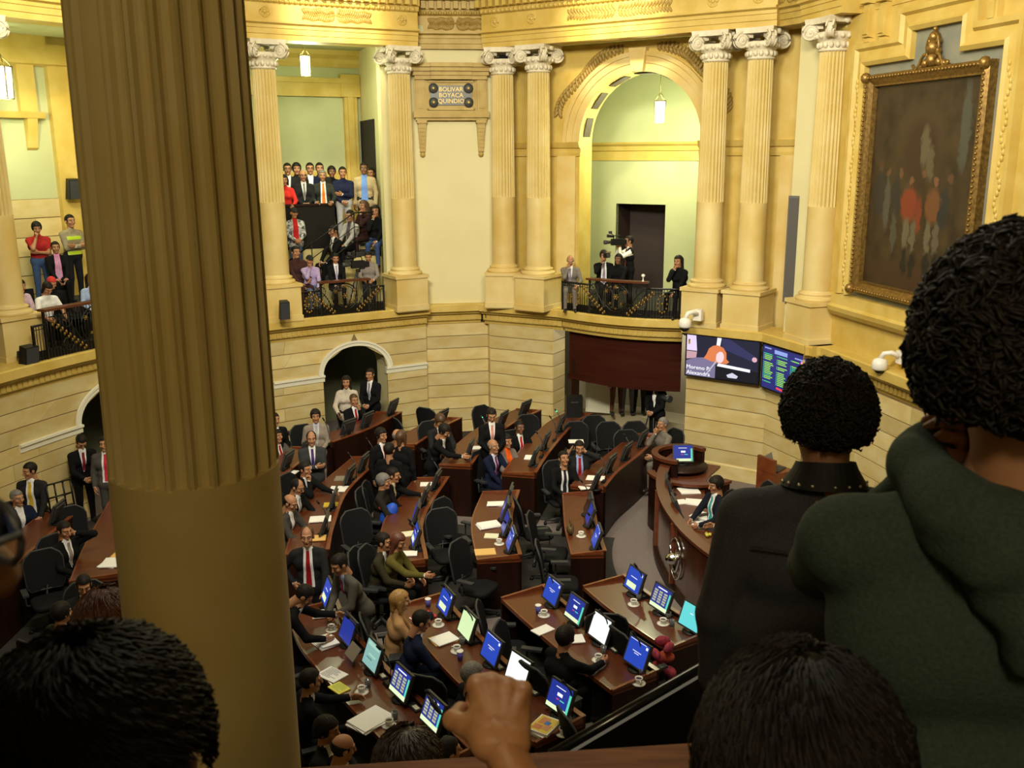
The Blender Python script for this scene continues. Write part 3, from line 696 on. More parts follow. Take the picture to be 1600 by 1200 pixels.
bpbox(mb, xl - 1.2, x1 + 1.0, 4.4, 6.15, 0.05)
struct(mb.build('trim_10', STONE2))
pa, pb = GB(3.74, 4.7), GB(2.98, 0.25)
q0 = PW(567, 300, pa, pb); q1 = PW(590, 300, pa, pb); zt_ = PW(578, 187, pa, pb).z
mb = MB(); k = Path([q0.xy, q1.xy]); sweep(mb, k, [(0.0, 4.4), (0.03, 4.4), (0.03, zt_), (0.0, zt_)]); struct(mb.build('door_2', DARKV))  # flat dark sheet standing in for the unlit doorway
# upper tier, stair and its yellow flank
mb = MB(); q = [GB(-3, 2.35), GB(3.3, 2.35), GB(3.7, 4.7), GB(-3, 4.7)]; mb.prism([(p.x, p.y, 3.1) for p in q], [(p.x, p.y, 4.45) for p in q]); struct(mb.build('floor_tier', CARPD))
gslab('wall_tier', (-3, 2.33), (3.3, 2.33), 3.1, 4.38, 0.03, OCHRE)
for k in range(7):
    u0 = 0.85 + 0.24 * k; mb = MB(); q = [GB(u0, 1.55), GB(2.95, 1.55), GB(2.95, 2.33), GB(u0, 2.33)]; z = 3.12 + 0.17 * (k + 1)
    if k < 6: q = [GB(u0, 1.55), GB(u0 + 0.26, 1.55), GB(u0 + 0.26, 2.33), GB(u0, 2.33)]
    mb.prism([(p.x, p.y, 3.1) for p in q], [(p.x, p.y, z) for p in q]); struct(mb.build('floor_step', CARPD))
mb = MB(); A = [GB(0.85, 1.53, 3.12), GB(2.95, 1.53, 3.12), GB(2.95, 1.53, 4.22), GB(2.35, 1.53, 4.22), GB(0.85, 1.53, 3.16)]; n_ = Vector((-vB.x, -vB.y, 0)) * 0.03
mb.prism(A, [p + n_ for p in A]); struct(mb.build('wall_stair', OCHRE))

# ------------------------------------------------------------------ left gallery
uA = Vector((0.61, 0.79)); vA = Vector((-0.79, 0.61)); OA = Vector(CC['0'])
def GA(u, v, z=None):
    p = OA + uA * u + vA * v
    return p if z is None else Vector((p.x, p.y, z))
course_wall('wall_left', Path([GA(-3.5, 2.6), GA(3.2, 2.6)]), 3.1, 5.75, h=0.40, bl=1.6)
slab('wall_left', GA(-3.5, 2.6), GA(3.2, 2.6), 5.75, 9.3, 0.2, GPLAST)
slab('wall_left', GA(3.2, 2.7), GA(2.4, 0.2), 3.1, 9.3, 0.2, PLAST)
mb = MB(); q = [GA(-4, 0.1), GA(3.6, 0.1), GA(3.6, 2.8), GA(-4, 2.8)]; mb.prism([(p.x, p.y, 8.86) for p in q], [(p.x, p.y, 9.3) for p in q]); struct(mb.build('ceiling', GPLAST))
ga0, ga1 = GA(-3.5, 2.6), GA(3.2, 2.6); GP = Path([ga0, ga1])
def gps(px, py): q = PW(px, py, ga0, ga1); return GP.near(q.x, q.y), q.z
a_, _ = gps(90, 300); b_, _ = gps(135, 300)
mb = MB(); sweep(mb, Path([GP.at(a_)[0], GP.at(b_)[0]]), [(0, 3.1), (0.14, 3.1), (0.14, 8.86), (0, 8.86)])
sweep(mb, Path([GP.at(a_ - 0.06)[0], GP.at(b_ + 0.1)[0]]), [(0, 8.45), (0.2, 8.45), (0.3, 8.7), (0.3, 8.86), (0, 8.86)]); struct(mb.build('trim_11', STONE2))
mb = MB(); sweep(mb, GP, [(0, 8.3), (0.25, 8.34), (0.3, 8.6), (0.3, 8.86), (0, 8.86)]); struct(mb.build('trim_12', STONE2))
mb = MB(); a1_, za_ = gps(-40, 178); b1_, _ = gps(62, 178); _, zt2 = gps(40, 95); _, zb2 = gps(40, 235)
sweep(mb, Path([GP.at(a1_)[0], GP.at(b1_)[0]]), [(0, za_ - 0.06), (0.2, za_ - 0.06), (0.26, za_ + 0.06), (0, za_ + 0.06)])
sweep(mb, Path([GP.at(b1_ - 0.42)[0], GP.at(b1_ - 0.08)[0]]), [(0, za_ + 0.06), (0.12, za_ + 0.06), (0.12, zt2), (0, zt2)])
sweep(mb, Path([GP.at(a1_)[0], GP.at(b1_)[0]]), [(0, zt2), (0.2, zt2), (0.3, zt2 + 0.2), (0, zt2 + 0.2)])
sweep(mb, Path([GP.at(b1_ - 0.34)[0], GP.at(b1_ - 0.14)[0]]), [(0, zb2), (0.06, zb2 + 0.05), (0.18, za_ - 0.06), (0, za_ - 0.06)])
struct(mb.build('trim_13', STONE2))
mb = MB(); q = [GA(-3.5, 1.2), GA(3, 1.2), GA(3, 2.6), GA(-3.5, 2.6)]; mb.prism([(p.x, p.y, 3.1) for p in q], [(p.x, p.y, 3.75) for p in q]); struct(mb.build('floor_tier', CARPD))

# ------------------------------------------------------------------ room under the right-hand balcony, seen through the opening
cB = Vector((2.6, 22.0)); R0 = Vector((0.9, 24.6)); R1 = Vector((5.4, 21.4))
slab('wall_back', R0, R1, 0, 2.7, 0.1, mat('corridor_wall', (0.42, 0.37, 0.23), 0.7))
mb = MB(); q = [(1.3, 23.2), (4.0, 21.4), (5.4, 21.6), (1.2, 24.6)]; mb.prism([(x, y, 0) for x, y in q], [(x, y, 0.45) for x, y in q]); struct(mb.build('floor_tier', mat('corridor_floor', (0.42, 0.36, 0.22), 0.8)))
sp = thing('door_3', 'pale door leaf standing open behind the committee table', 'door'); sp['kind'] = 'structure'
a, b = PY(916, 600, 22.6), PY(956, 600, 22.4); mb = MB(); pa = Path([a.xy, b.xy]); sweep(mb, pa, [(0, 0.46), (0.05, 0.46), (0.05, 2.3), (0, 2.3)]); mb.build('door_leaf', mat('pale_door', (0.85, 0.83, 0.64), 0.6), sp)
# ------------------------------------------------------------------ the gallery we stand in
NW = mat('near_gallery_wall', (0.30, 0.24, 0.13), 0.8)
mb = MB(); mb.box((0, -0.2, 4.25), (16, 3.72, 0.4)); struct(mb.build('floor', CARPD))
mb = MB(); mb.box((3.2, 2.3, 4.25), (5.4, 1.3, 0.4)); struct(mb.build('floor', CARPD))
mb = MB(); mb.box((0, 3.0, 3.0), (16, 2.6, 0.4)); struct(mb.build('floor', CARPD))
mb = MB(); mb.box((1.6, 0.9, 4.6), (2.2, 1.0, 0.3)); struct(mb.build('floor_step', CARPD))
mb = MB(); mb.box((0, 0.3, 8.98), (18, 7.0, 0.2)); struct(mb.build('ceiling', NW))
mb = MB(); mb.box((0, -2.6, 6.5), (18, 0.2, 5.0)); struct(mb.build('wall_near', NW))
mb = MB(); mb.box((0, 2.97, 9.5), (18, 0.6, 1.4)); struct(mb.build('trim_14', STONE2))
mb = MB(); mb.box((0, 4.1, 1.4), (18, 0.3, 2.8)); struct(mb.build('wall_near', STONE))
for x in (-8.9, 8.9):
    mb = MB(); mb.box((x, 3.0, 5), (0.2, 14, 10)); struct(mb.build('wall_side', NW))
# domed ceiling of the hall above the picture
mb = MB(); mb.box((-1, 14, 13.4), (26, 28, 0.3)); struct(mb.build('ceiling', PLAST))
mb = MB(); mb.box((-12.5, 13, 11.4), (0.2, 24, 4)); mb.box((11.5, 13, 11.4), (0.2, 24, 4)); mb.box((-1, 27.4, 11.4), (26, 0.2, 4)); mb.box((-1, 1.2, 11.4), (26, 0.2, 4)); struct(mb.build('wall_attic', PLAST))
# ------------------------------------------------------------------ painting and its carved surround
def rw(px, py): q = PW(px, py, RW0, RW1); return RW.near(q.x, q.y), q.z
def rwp(s, z, d): return RW.pt(s, d, z)
def sweep_plane(mb, pts2, prof, mp, closed_path=False):
    pa = Path(pts2 + ([pts2[0], pts2[1]] if closed_path else []), 1); cols = [pa.off(o).p for o, d in prof]
    rng = list(range(1, len(pts2) + 1)) if closed_path else list(range(len(pts2))); k = len(prof); n = len(rng)
    vs = [mp(cols[j][i].x, cols[j][i].y, prof[j][1]) for i in rng for j in range(k)]
    fs = []
    for i in range(n if closed_path else n - 1):
        i2 = (i + 1) % n
        for j in range(k): j2 = (j + 1) % k; fs.append((i * k + j, i * k + j2, i2 * k + j2, i2 * k + j))
    mb.add(vs, fs)
    if not closed_path:
        o = len(mb.v) - len(vs); mb.f.append([o + j for j in range(k)]); mb.m.append(0); mb.sm.append(False)
        mb.f.append([o + (n - 1) * k + j for j in reversed(range(k))]); mb.m.append(0); mb.sm.append(False)
fs0, fz1 = rw(1367, 118); fs1, _ = rw(1563, 92); fz0 = rw(1350, 456)[1]
# opening polygon (s, z) of the surround, clockwise from the lower left, with the raised head around the crest
hs0, hz = rw(1434, 48); hs1, _ = rw(1512, 42); g = 0.16
ring = [(fs0 - g, fz0 - 0.1), (fs0 - g, fz1 + g), (hs0, fz1 + g), (hs0, hz), (hs1, hz), (hs1, fz1 + g), (fs1 + g, fz1 + g), (fs1 + g, fz0 - 0.1)]
sur = thing('picture_surround', 'carved stone surround with stepped head framing the big painting on the wall', 'surround')
mb = MB(); sweep_plane(mb, ring, [(0, 0), (0, 0.10), (-0.06, 0.14), (-0.10, 0.10), (-0.24, 0.07), (-0.28, 0.13), (-0.36, 0.13), (-0.38, 0)], rwp); mb.build('moulding', STONE2, sur)
mb = MB(); A = [rwp(fs0 - g - 0.5, fz0 - 0.42, 0), rwp(fs1 + g + 0.5, fz0 - 0.42, 0)]
pp = Path([A[0].xy, A[1].xy]); sweep(mb, pp, [(0, fz0 - 0.50), (0.10, fz0 - 0.50), (0.16, fz0 - 0.42), (0.18, fz0 - 0.34), (0.12, fz0 - 0.30), (0.10, fz0 - 0.12), (0, fz0 - 0.1)]); mb.build('sill_moulding', STONE2, sur)
mb = MB(); vs = [rwp(s, z, 0.012) for s, z in ring]; mb.add(vs, [tuple(range(len(vs)))]); mb.build('back_panel', mat('blue_grey_panel', (0.20, 0.21, 0.17), 0.7, col2=(0.26, 0.25, 0.18), scale=3), sur)
mb = MB(); k = 0
for sg, (sA, zA, zB) in ((1, (fs0 - g - 0.17, fz0, fz1)), (1, (fs1 + g + 0.17, fz0, fz1))):    # carved leaf run of the surround
    n = 46
    for i in range(n):
        z = zA + (zB - zA) * i / n; mb.ball(rwp(sA + 0.035 * math.sin(i * 1.1), z, 0.085), (0.03, 0.03, 0.05), n=6, k=4)
o = mb.build('leaf_carving', STONE2, sur); o['kind'] = 'stuff'
for px, py in ((1362, 34), (1387, 31), (1562, 4)):
    s, z = rw(px, py); mb = MB()
    for a_, b_, d_, z0_, z1_ in ((-0.10, 0.10, 0.10, -0.26, 0.26), (-0.06, 0.06, 0.13, -0.22, 0.18), (-0.12, 0.12, 0.17, 0.26, 0.34), (-0.08, 0.08, 0.08, -0.34, -0.26)): q0, q1 = rwp(s + a_, z, 0), rwp(s + b_, z, 0); sweep(mb, Path([q0.xy, q1.xy]), [(0, z + z0_), (d_, z + z0_ + 0.02), (d_, z + z1_), (0, z + z1_)])
    mb.build('corbel', STONE2, sur)
pt = thing('framed_painting', 'large dark oil painting of uniformed figures in a gilt frame with crest', 'painting')
fr = [(fs0, fz0), (fs0, fz1), (fs1, fz1), (fs1, fz0)]
mb = MB(); sweep_plane(mb, fr, [(0, 0.0), (0, 0.14), (0.05, 0.19), (0.10, 0.16), (0.16, 0.11), (0.19, 0.12), (0.20, 0.06), (0.20, 0)], rwp, True); mb.build('gilt_frame', mat('dark_gilt', (0.30, 0.18, 0.045), 0.35, metal=0.55, col2=(0.14, 0.08, 0.02), scale=22), pt)
mb = MB()
for a, b in ((0, 1), (1, 2), (2, 3), (3, 0)):
    (sa, za), (sb, zb_) = fr[a], fr[b]; L = math.hypot(sb - sa, zb_ - za); n = int(L / 0.075); q = Vector((sb - sa, zb_ - za)) / L; nn = Vector((q.y, -q.x))
    for i in range(n): t = (i + 0.5) / n; mb.ball(rwp(sa + (sb - sa) * t + nn.x * 0.055, za + (zb_ - za) * t + nn.y * 0.055, 0.19), 0.026, n=6, k=4)
for s, z in fr: mb.ball(rwp(s + (0.05 if s == fs0 else -0.05), z + (0.05 if z == fz0 else -0.05), 0.19), (0.09, 0.07, 0.09), n=8, k=5)
o = mb.build('beaded_ornament', GOLD, pt); o['kind'] = 'stuff'
ins = 0.19; c0, c1, d0_, d1_ = fs0 + ins, fs1 - ins, fz0 + ins, fz1 - ins
def canvas_mat():
    m = bpy.data.materials.new('painted_canvas'); m.use_nodes = True; nt = m.node_tree; b = nt.nodes['Principled BSDF']; b.inputs['Roughness'].default_value = 0.5
    uv = nt.nodes.new('ShaderNodeUVMap'); nz = nt.nodes.new('ShaderNodeTexNoise'); nz.inputs['Scale'].default_value = 9; nz.inputs['Detail'].default_value = 6
    nt.links.new(uv.outputs[0], nz.inputs['Vector'])
    n2 = nt.nodes.new('ShaderNodeTexNoise'); n2.inputs['Scale'].default_value = 26; n2.inputs['Detail'].default_value = 3; nt.links.new(uv.outputs[0], n2.inputs['Vector'])
    w1 = nt.nodes.new('ShaderNodeVectorMath'); w1.operation = 'SUBTRACT'; w1.inputs[1].default_value = (0.5, 0.5, 0.5); nt.links.new(n2.outputs['Color'], w1.inputs[0])
    w2 = nt.nodes.new('ShaderNodeVectorMath'); w2.operation = 'MULTIPLY_ADD'; w2.inputs[1].default_value = (0.075, 0.05, 0); nt.links.new(w1.outputs[0], w2.inputs[0]); nt.links.new(uv.outputs[0], w2.inputs[2])
    rp = nt.nodes.new('ShaderNodeValToRGB'); rp.color_ramp.elements[0].color = (0.018, 0.010, 0.004, 1); rp.color_ramp.elements[1].color = (0.060, 0.036, 0.013, 1); rp.color_ramp.elements[0].position = 0.3; rp.color_ramp.elements[1].position = 0.75
    nt.links.new(nz.outputs['Fac'], rp.inputs['Fac']); last = rp.outputs['Color']
    blobs = [  # u, v, half-width, half-height, colour: brush patches of a generic dim group scene
        (0.50, 0.72, 0.24, 0.20, (0.085, 0.050, 0.020)), (0.50, 0.67, 0.18, 0.16, (0.060, 0.026, 0.012)), (0.54, 0.70, 0.045, 0.10, (0.17, 0.13, 0.07)), (0.60, 0.62, 0.035, 0.09, (0.15, 0.12, 0.065)),
        (0.88, 0.78, 0.045, 0.20, (0.10, 0.10, 0.075)), (0.5, 0.07, 0.5, 0.06, (0.075, 0.030, 0.013)),
        (0.12, 0.46, 0.06, 0.12, (0.04, 0.035, 0.03)), (0.20, 0.42, 0.035, 0.14, (0.11, 0.10, 0.08)), (0.29, 0.44, 0.045, 0.12, (0.035, 0.03, 0.03)), (0.40, 0.43, 0.04, 0.10, (0.10, 0.07, 0.03)), (0.76, 0.42, 0.045, 0.11, (0.03, 0.03, 0.03)),
        (0.43, 0.42, 0.085, 0.085, (0.30, 0.050, 0.020)), (0.53, 0.37, 0.03, 0.09, (0.26, 0.045, 0.02)), (0.66, 0.42, 0.075, 0.085, (0.22, 0.085, 0.03)), (0.73, 0.36, 0.025, 0.08, (0.03, 0.028, 0.03)),
        (0.42, 0.28, 0.035, 0.085, (0.18, 0.15, 0.09)), (0.49, 0.27, 0.03, 0.09, (0.17, 0.14, 0.085)), (0.63, 0.27, 0.032, 0.085, (0.18, 0.15, 0.09)), (0.71, 0.27, 0.03, 0.085, (0.15, 0.125, 0.08)), (0.29, 0.28, 0.03, 0.1, (0.10, 0.09, 0.065)),
        (0.42, 0.14, 0.03, 0.07, (0.012, 0.010, 0.010)), (0.50, 0.13, 0.03, 0.07, (0.012, 0.010, 0.010)), (0.64, 0.13, 0.032, 0.075, (0.012, 0.010, 0.010)), (0.72, 0.14, 0.03, 0.07, (0.012, 0.010, 0.010)),
        (0.44, 0.535, 0.025, 0.024, (0.24, 0.11, 0.05)), (0.67, 0.535, 0.025, 0.024, (0.24, 0.11, 0.05)), (0.33, 0.57, 0.022, 0.022, (0.18, 0.09, 0.04)), (0.55, 0.57, 0.022, 0.022, (0.19, 0.09, 0.04)), (0.20, 0.575, 0.02, 0.02, (0.16, 0.08, 0.04)), (0.80, 0.55, 0.02, 0.02, (0.15, 0.07, 0.035)), (0.11, 0.60, 0.02, 0.02, (0.12, 0.06, 0.03))]
    for u, v, a, b_, c in blobs:
        mp = nt.nodes.new('ShaderNodeMapping'); mp.inputs['Location'].default_value = (-u / a, -v / b_, 0); mp.inputs['Scale'].default_value = (1 / a, 1 / b_, 0)
        nt.links.new(w2.outputs[0], mp.inputs[0]); ln = nt.nodes.new('ShaderNodeVectorMath'); ln.operation = 'LENGTH'; nt.links.new(mp.outputs[0], ln.inputs[0])
        mr = nt.nodes.new('ShaderNodeMapRange'); mr.inputs['From Min'].default_value = 1.15; mr.inputs['From Max'].default_value = 0.75; nt.links.new(ln.outputs['Value'], mr.inputs['Value'])
        mx = nt.nodes.new('ShaderNodeMix'); mx.data_type = 'RGBA'; mx.inputs[7].default_value = (*[x * 0.62 for x in c], 1); nt.links.new(mr.outputs[0], mx.inputs[0]); nt.links.new(last, mx.inputs[6]); last = mx.outputs[2]
    nt.links.new(last, b.inputs['Base Color']); return m
mb = MB(); mb.add([rwp(c0, d0_, 0.05), rwp(c1, d0_, 0.05), rwp(c1, d1_, 0.05), rwp(c0, d1_, 0.05)], [(0, 1, 2, 3)]); o = mb.build('canvas', canvas_mat(), pt)
uvl = o.data.uv_layers.new(name='UVMap'); 
for li, lp in enumerate(o.data.loops): uvl.data[li].uv = ((0, 0), (1, 0), (1, 1), (0, 1))[lp.vertex_index]
mb = MB(); cs = (hs0 + hs1) / 2; random.seed(5)
for (ds, dz, r) in ((0, 0.10, 0.11), (0, 0.27, 0.12), (0, 0.42, 0.09), (-0.16, 0.06, 0.07), (0.16, 0.06, 0.07), (-0.28, 0.03, 0.06), (0.28, 0.03, 0.06), (-0.37, -0.01, 0.045), (0.37, -0.01, 0.045), (-0.12, 0.22, 0.05), (0.12, 0.22, 0.05), (-0.10, 0.36, 0.05), (0.10, 0.36, 0.05), (0, 0.53, 0.04)): mb.ball(rwp(cs + ds, fz1 + dz, 0.10), (r, r * 0.7, r * 0.95), n=8, k=6)
mb.tube([rwp(cs + 0.14 * math.cos(a), fz1 + 0.28 + 0.19 * math.sin(a), 0.12) for a in [2 * PI * i / 18 for i in range(18)]], 0.025, 6, closed=True)
for sg in (-1, 1): mb.tube([rwp(cs + sg * (0.12 + 0.3 * t), fz1 + 0.16 * (1 - t) ** 2 + 0.02 + 0.05 * math.sin(t * 7), 0.14) for t in [i / 8 for i in range(9)]], 0.025, 6)
mb.build('crest_ornament', GOLD, pt)

# ------------------------------------------------------------------ wrought-iron balcony railings
def railing(name, path, zl, zs, zm, s0, s1, label, back=0.10):
    r = thing(name, label, 'railing'); off = -back
    def at(s, z): return path.pt(s, off, z)
    mb = MB(); k = 0.06
    for a, b, zt in ((0.06, s0, zs), (s1, path.L - 0.06, zs)):
        n = max(2, int((b - a) / 0.06))
        for i in range(n + 1): s = a + (b - a) * i / n; mb.tube([at(s, zl), at(s, zt)], 0.008, 4)
        for z in (zl + 0.05, zt - 0.07): mb.tube([at(a + (b - a) * i / 6, z) for i in range(7)], 0.008, 4)
    q = mb.build('side_grille', IRON, r); q['kind'] = 'stuff'
    mb = MB()
    for a, b, zt in ((0.03, s0, zs), (s1, path.L - 0.03, zs)): mb.tube([at(a + (b - a) * i / 6, zt) for i in range(7)], 0.022, 6)
    mb.build('side_rail', IRON, r)
    mb = MB(); sweep(mb, Path([path.at(0.04 + (path.L - 0.08) * i / 12)[0] for i in range(13)]), [(off - 0.02, zl), (off - 0.008, zl), (off - 0.008, zl + 0.17), (off - 0.02, zl + 0.17)]); mb.build('dark_strip', IRON, r)  # added dark strip standing in for the darkness behind the bars
    for s in (0.05, s0, s1, path.L - 0.05):
        mb = MB(); zt = zm if s in (s0, s1) else zs; p = at(s, 0); mb.box((p.x, p.y, (zl + zt) / 2), (0.04, 0.04, zt - zl)); mb.build('post', IRON, r)
    mb = MB(); q = Path([path.at(s0 - 0.03 + (s1 - s0 + 0.06) * i / 8)[0] for i in range(9)]); sweep(mb, q, [(off - 0.10, zm - 0.02), (off + 0.10, zm - 0.02), (off + 0.10, zm + 0.02), (off - 0.10, zm + 0.02)]); mb.build('timber_rail', WTOP, r)
    mb = MB(); n = 34
    for i in range(n + 1): s = s0 + (s1 - s0) * i / n; mb.tube([at(s, zl), at(s, zm)], 0.006, 4)
    m = (s0 + s1) / 2; h = zm - zl; c = zl + h * 0.52
    def ring(s, z, rad, t, mbx, n=20): mbx.tube([at(s + rad * math.cos(2 * PI * i / n), z + rad * math.sin(2 * PI * i / n)) for i in range(n)], t, 5, closed=True)
    ring(m, c, h * 0.40, 0.014, mb); ring(m, c, h * 0.33, 0.008, mb)
    for sg in (-1, 1):
        mb.tube([at(m + sg * (h * 0.42 + 0.5 * h * t * t), zl + 0.06 + h * 0.8 * t) for t in [i / 10 for i in range(11)]], 0.012, 5)
        for dz, rr in ((0.22, 0.085), (0.72, 0.09)): ring(m + sg * h * 0.75, zl + h * dz, rr * h * 1.6, 0.010, mb, 14)
    q = mb.build('centre_grille', IRON, r); q['kind'] = 'stuff'
    for sg in (-1, 1):
        mb = MB()
        for i in range(9):
            t = i / 8; sx = m + sg * (h * 0.36 + 0.72 * h * t); z = zl + h * (0.10 + 0.62 * t); d = Vector((0, 0, 1)); 
            mb.ball(path.pt(sx, off + 0.025, z), (0.024, 0.016, 0.038), n=6, k=4)
            mb.ball(path.pt(sx + sg * 0.04, off + 0.025, z - 0.03), (0.020, 0.014, 0.030), n=6, k=4)
        q = mb.build('gilt_branch', GOLD, r); q['kind'] = 'stuff'
    for ds, dz, rr in ((0, 0.55, 0.048), (-0.30, 0.70, 0.034), (0.30, 0.70, 0.034), (-0.18, 0.36, 0.022), (0.18, 0.36, 0.022), (0, 0.22, 0.02), (0, 0.84, 0.036)):
        mb = MB(); p = path.pt(m + ds * h, off + 0.03, zl + dz * h); mb.ball(p, (rr * 0.6, rr * 0.5, rr * 0.6), n=8, k=5)
        for i in range(6): a = i * PI / 3; mb.ball(path.pt(m + ds * h + rr * math.cos(a), off + 0.025, zl + dz * h + rr * math.sin(a)), (rr * 0.38, 0.015, rr * 0.38), n=6, k=4)
        q = mb.build('gilt_flower', GOLD, r); q['kind'] = 'stuff'
    for a, b in ((0.06, s0), (s1, path.L - 0.06)):
        if b - a > 0.5:
            mb = MB(); cc = (a + b) / 2; hh = zs - zl
            for i in range(12): an = 2 * PI * i / 12; mb.ball(path.pt(cc + 0.10 * math.cos(an), off + 0.02, zl + hh * 0.5 + hh * 0.30 * math.sin(an)), (0.022, 0.02, 0.026), n=6, k=4)
            mb.ball(path.pt(cc, off + 0.02, zl + hh * 0.5), 0.03, n=6, k=4); q = mb.build('gilt_oval', GOLD, r); q['kind'] = 'stuff'
    return r
def sub(path, a, b, n=14): return Path([path.at(a + (b - a) * i / n)[0] for i in range(n + 1)])
sB0, sB1 = LIP_L.cross(462), LIP_L.cross(607); pB = sub(LIP_L, sB0, sB1); railing('balcony_railing', pB, 3.17, 3.72, 3.90, pB.cross(506) , pB.cross(580), 'black and gilt iron railing with timber rail below the stepped gallery')
pC_ = sub(LIP_B, 0.02, LIP_B.L - 0.02); railing('balcony_railing', pC_, 3.17, 3.80, 3.93, pC_.cross(916), pC_.cross(1008), 'black and gilt iron railing with timber rail under the tall arch')
sA0, sA1 = LIP_L.cross(52), LIP_L.cross(300); pA_ = sub(LIP_L, sA0, sA1); railing('balcony_railing', pA_, 3.17, 3.78, 4.02, pA_.cross(75), pA_.cross(240), 'black and gilt iron railing of the left gallery, beside the huge column')
# upper-tier parapet and stair handrail of the stepped gallery
r = thing('tier_railing', 'dark iron parapet with timber rail where spectators lean, upper tier of stepped gallery', 'railing')
tp = Path([GB(-2.8, 2.28), GB(2.1, 2.28)]); mb = MB(); sweep(mb, tp, [(-0.06, 5.40), (0.06, 5.40), (0.06, 5.45), (-0.06, 5.45)]); mb.build('timber_rail', WOOD, r)
mb = MB(); sweep(mb, tp, [(-0.015, 4.40), (0.0, 4.40), (0.0, 5.40), (-0.015, 5.40)]); mb.build('panel', IRON, r)
mb = MB()
for i in range(10): s = tp.near(*GB(0.35 + 0.05 * i, 2.28)); mb.ball(tp.pt(s, 0.03, 4.75 + 0.055 * i), (0.035, 0.02, 0.05), n=6, k=4)
mb.build('gilt_branch', GOLD, r)
r = thing('stair_handrail', 'thin black iron handrail climbing the gallery stair', 'handrail')
for dz, nm in ((0.95, 'top_rail'), (0.62, 'middle_rail'), (0.30, 'lower_rail')):
    mb = MB(); q = [GB(0.55, 1.5, 3.12 + dz + 0.05), GB(2.3, 1.5, 4.3 + dz), GB(2.95, 1.5, 4.3 + dz)]; mb.tube(q, 0.018 if dz > 0.9 else 0.011, 5); mb.build(nm, IRON, r)
for u, z0, z1 in ((0.55, 3.12, 4.12), (1.25, 3.4, 4.6), (2.3, 4.2, 5.25), (2.93, 4.2, 5.25)):
    mb = MB(); mb.tube([GB(u, 1.5, z0), GB(u, 1.5, z1)], 0.014, 5); mb.build('post', IRON, r)

# ------------------------------------------------------------------ lanterns
def lantern(p, k, label, top, e):
    o = thing('hanging_lantern', label, 'lantern', p); BR = mat('lantern_brass', (0.30, 0.24, 0.08), 0.35, metal=0.8)
    mb = MB(); pts = [(k * 0.20 * math.cos(PI / 4 + PI / 2 * i), k * 0.20 * math.sin(PI / 4 + PI / 2 * i)) for i in range(4)]
    for i in range(4):
        x, y = pts[i]; x2, y2 = pts[(i + 1) % 4]; mb.tube([(x * 0.85, y * 0.85, -0.30 * k), (x, y, 0.28 * k)], 0.012 * k, 4)
        mb.tube([(x * 0.85, y * 0.85, -0.30 * k), (x2 * 0.85, y2 * 0.85, -0.30 * k)], 0.012 * k, 4); mb.tube([(x, y, 0.28 * k), (x2, y2, 0.28 * k)], 0.014 * k, 4)
        mb.tube([(x, y, 0.28 * k), (x * 0.35, y * 0.35, 0.42 * k), (0, 0, 0.52 * k)], 0.010 * k, 4)
    mb.build('frame', BR, o)
    mb = MB(); q = [(x * 0.9, y * 0.9) for x, y in pts]; b = [(x * 0.8, y * 0.8) for x, y in pts]
    for i in range(4): mb.add([(*b[i], -0.28 * k), (*b[(i + 1) % 4], -0.28 * k), (*q[(i + 1) % 4], 0.27 * k), (*q[i], 0.27 * k)], [(0, 1, 2, 3)])
    mb.build('glass', mat('lit_lantern_glass', (0.9, 0.9, 0.8), 0.4, emit=(1.0, 1.0, 0.72), estr=2.6), o)
    mb = MB(); mb.tube([(0, 0, 0.5 * k), (0, 0, top - p[2])], 0.010, 5); mb.build('chain', BR, o)
    L = lamp('POINT', (p[0], p[1], p[2] - 0.40 * k), e, (0.93, 1.0, 0.62), 0.15)
LB_ = PY(477, 102, 22.4); lantern(LB_, 0.72, 'lit glass lantern hanging in the stepped gallery', 9.16, 190)
LC_ = PY(1031, 174, 21.9); lantern(LC_, 0.78, 'lit glass lantern hanging under the tall arch', 9.6, 300)
LA_ = PY(4, 128, 17.9); lantern(LA_, 0.95, 'lit glass lantern at the left edge of the left gallery', 8.86, 120)

# ------------------------------------------------------------------ loudspeakers, wall cameras, televisions
def fdir(n): return math.atan2(n[0], -n[1])
def speaker(p, n, label, w=0.20, h=0.40, d=0.19, tilt=0.15, mounted=None):
    o = thing('loudspeaker', label, 'loudspeaker', p, fdir(n)); o.rotation_euler.x = tilt
    mb = MB(); mb.prism([(-w / 2, d / 2, -h / 2), (w / 2, d / 2, -h / 2), (w / 2, -d / 2, -h / 2 + 0.03), (-w / 2, -d / 2, -h / 2 + 0.03)], [(-w / 2 * 0.8, d / 2, h / 2), (w / 2 * 0.8, d / 2, h / 2), (w / 2, -d / 2, h / 2), (-w / 2, -d / 2, h / 2)]); mb.build('cabinet', BLACK, o)
    mb = MB(); mb.box((0, -d / 2 - 0.006, 0.01), (w * 0.9, 0.012, h * 0.88)); mb.build('grille', mat('speaker_grille', (0.03, 0.032, 0.036), 0.8), o)
    mb = MB(); mb.tube([(0, d / 2, 0), (0, d / 2 + 0.14, 0.02)], 0.025, 6); mb.box((0, d / 2 + 0.13, 0.02), (0.10, 0.02, 0.12)); mb.build('bracket', DGREY, o)
speaker(PY(444, 485, 19.68), (0.4, -0.9), 'small black loudspeaker on the pedestal left of the stepped gallery')
speaker(PY(45, 560, 15.95), (0.9, -0.45), 'small black loudspeaker on the pedestal at the left picture edge', 0.26, 0.44)
q = GA(1.15, 2.3); sp_ = PW(115, 296, GA(-3.5, 2.28), GA(3.2, 2.28)); speaker(sp_, (0.75, -0.65), 'dark blue-black loudspeaker high on the left gallery wall', 0.26, 0.42)
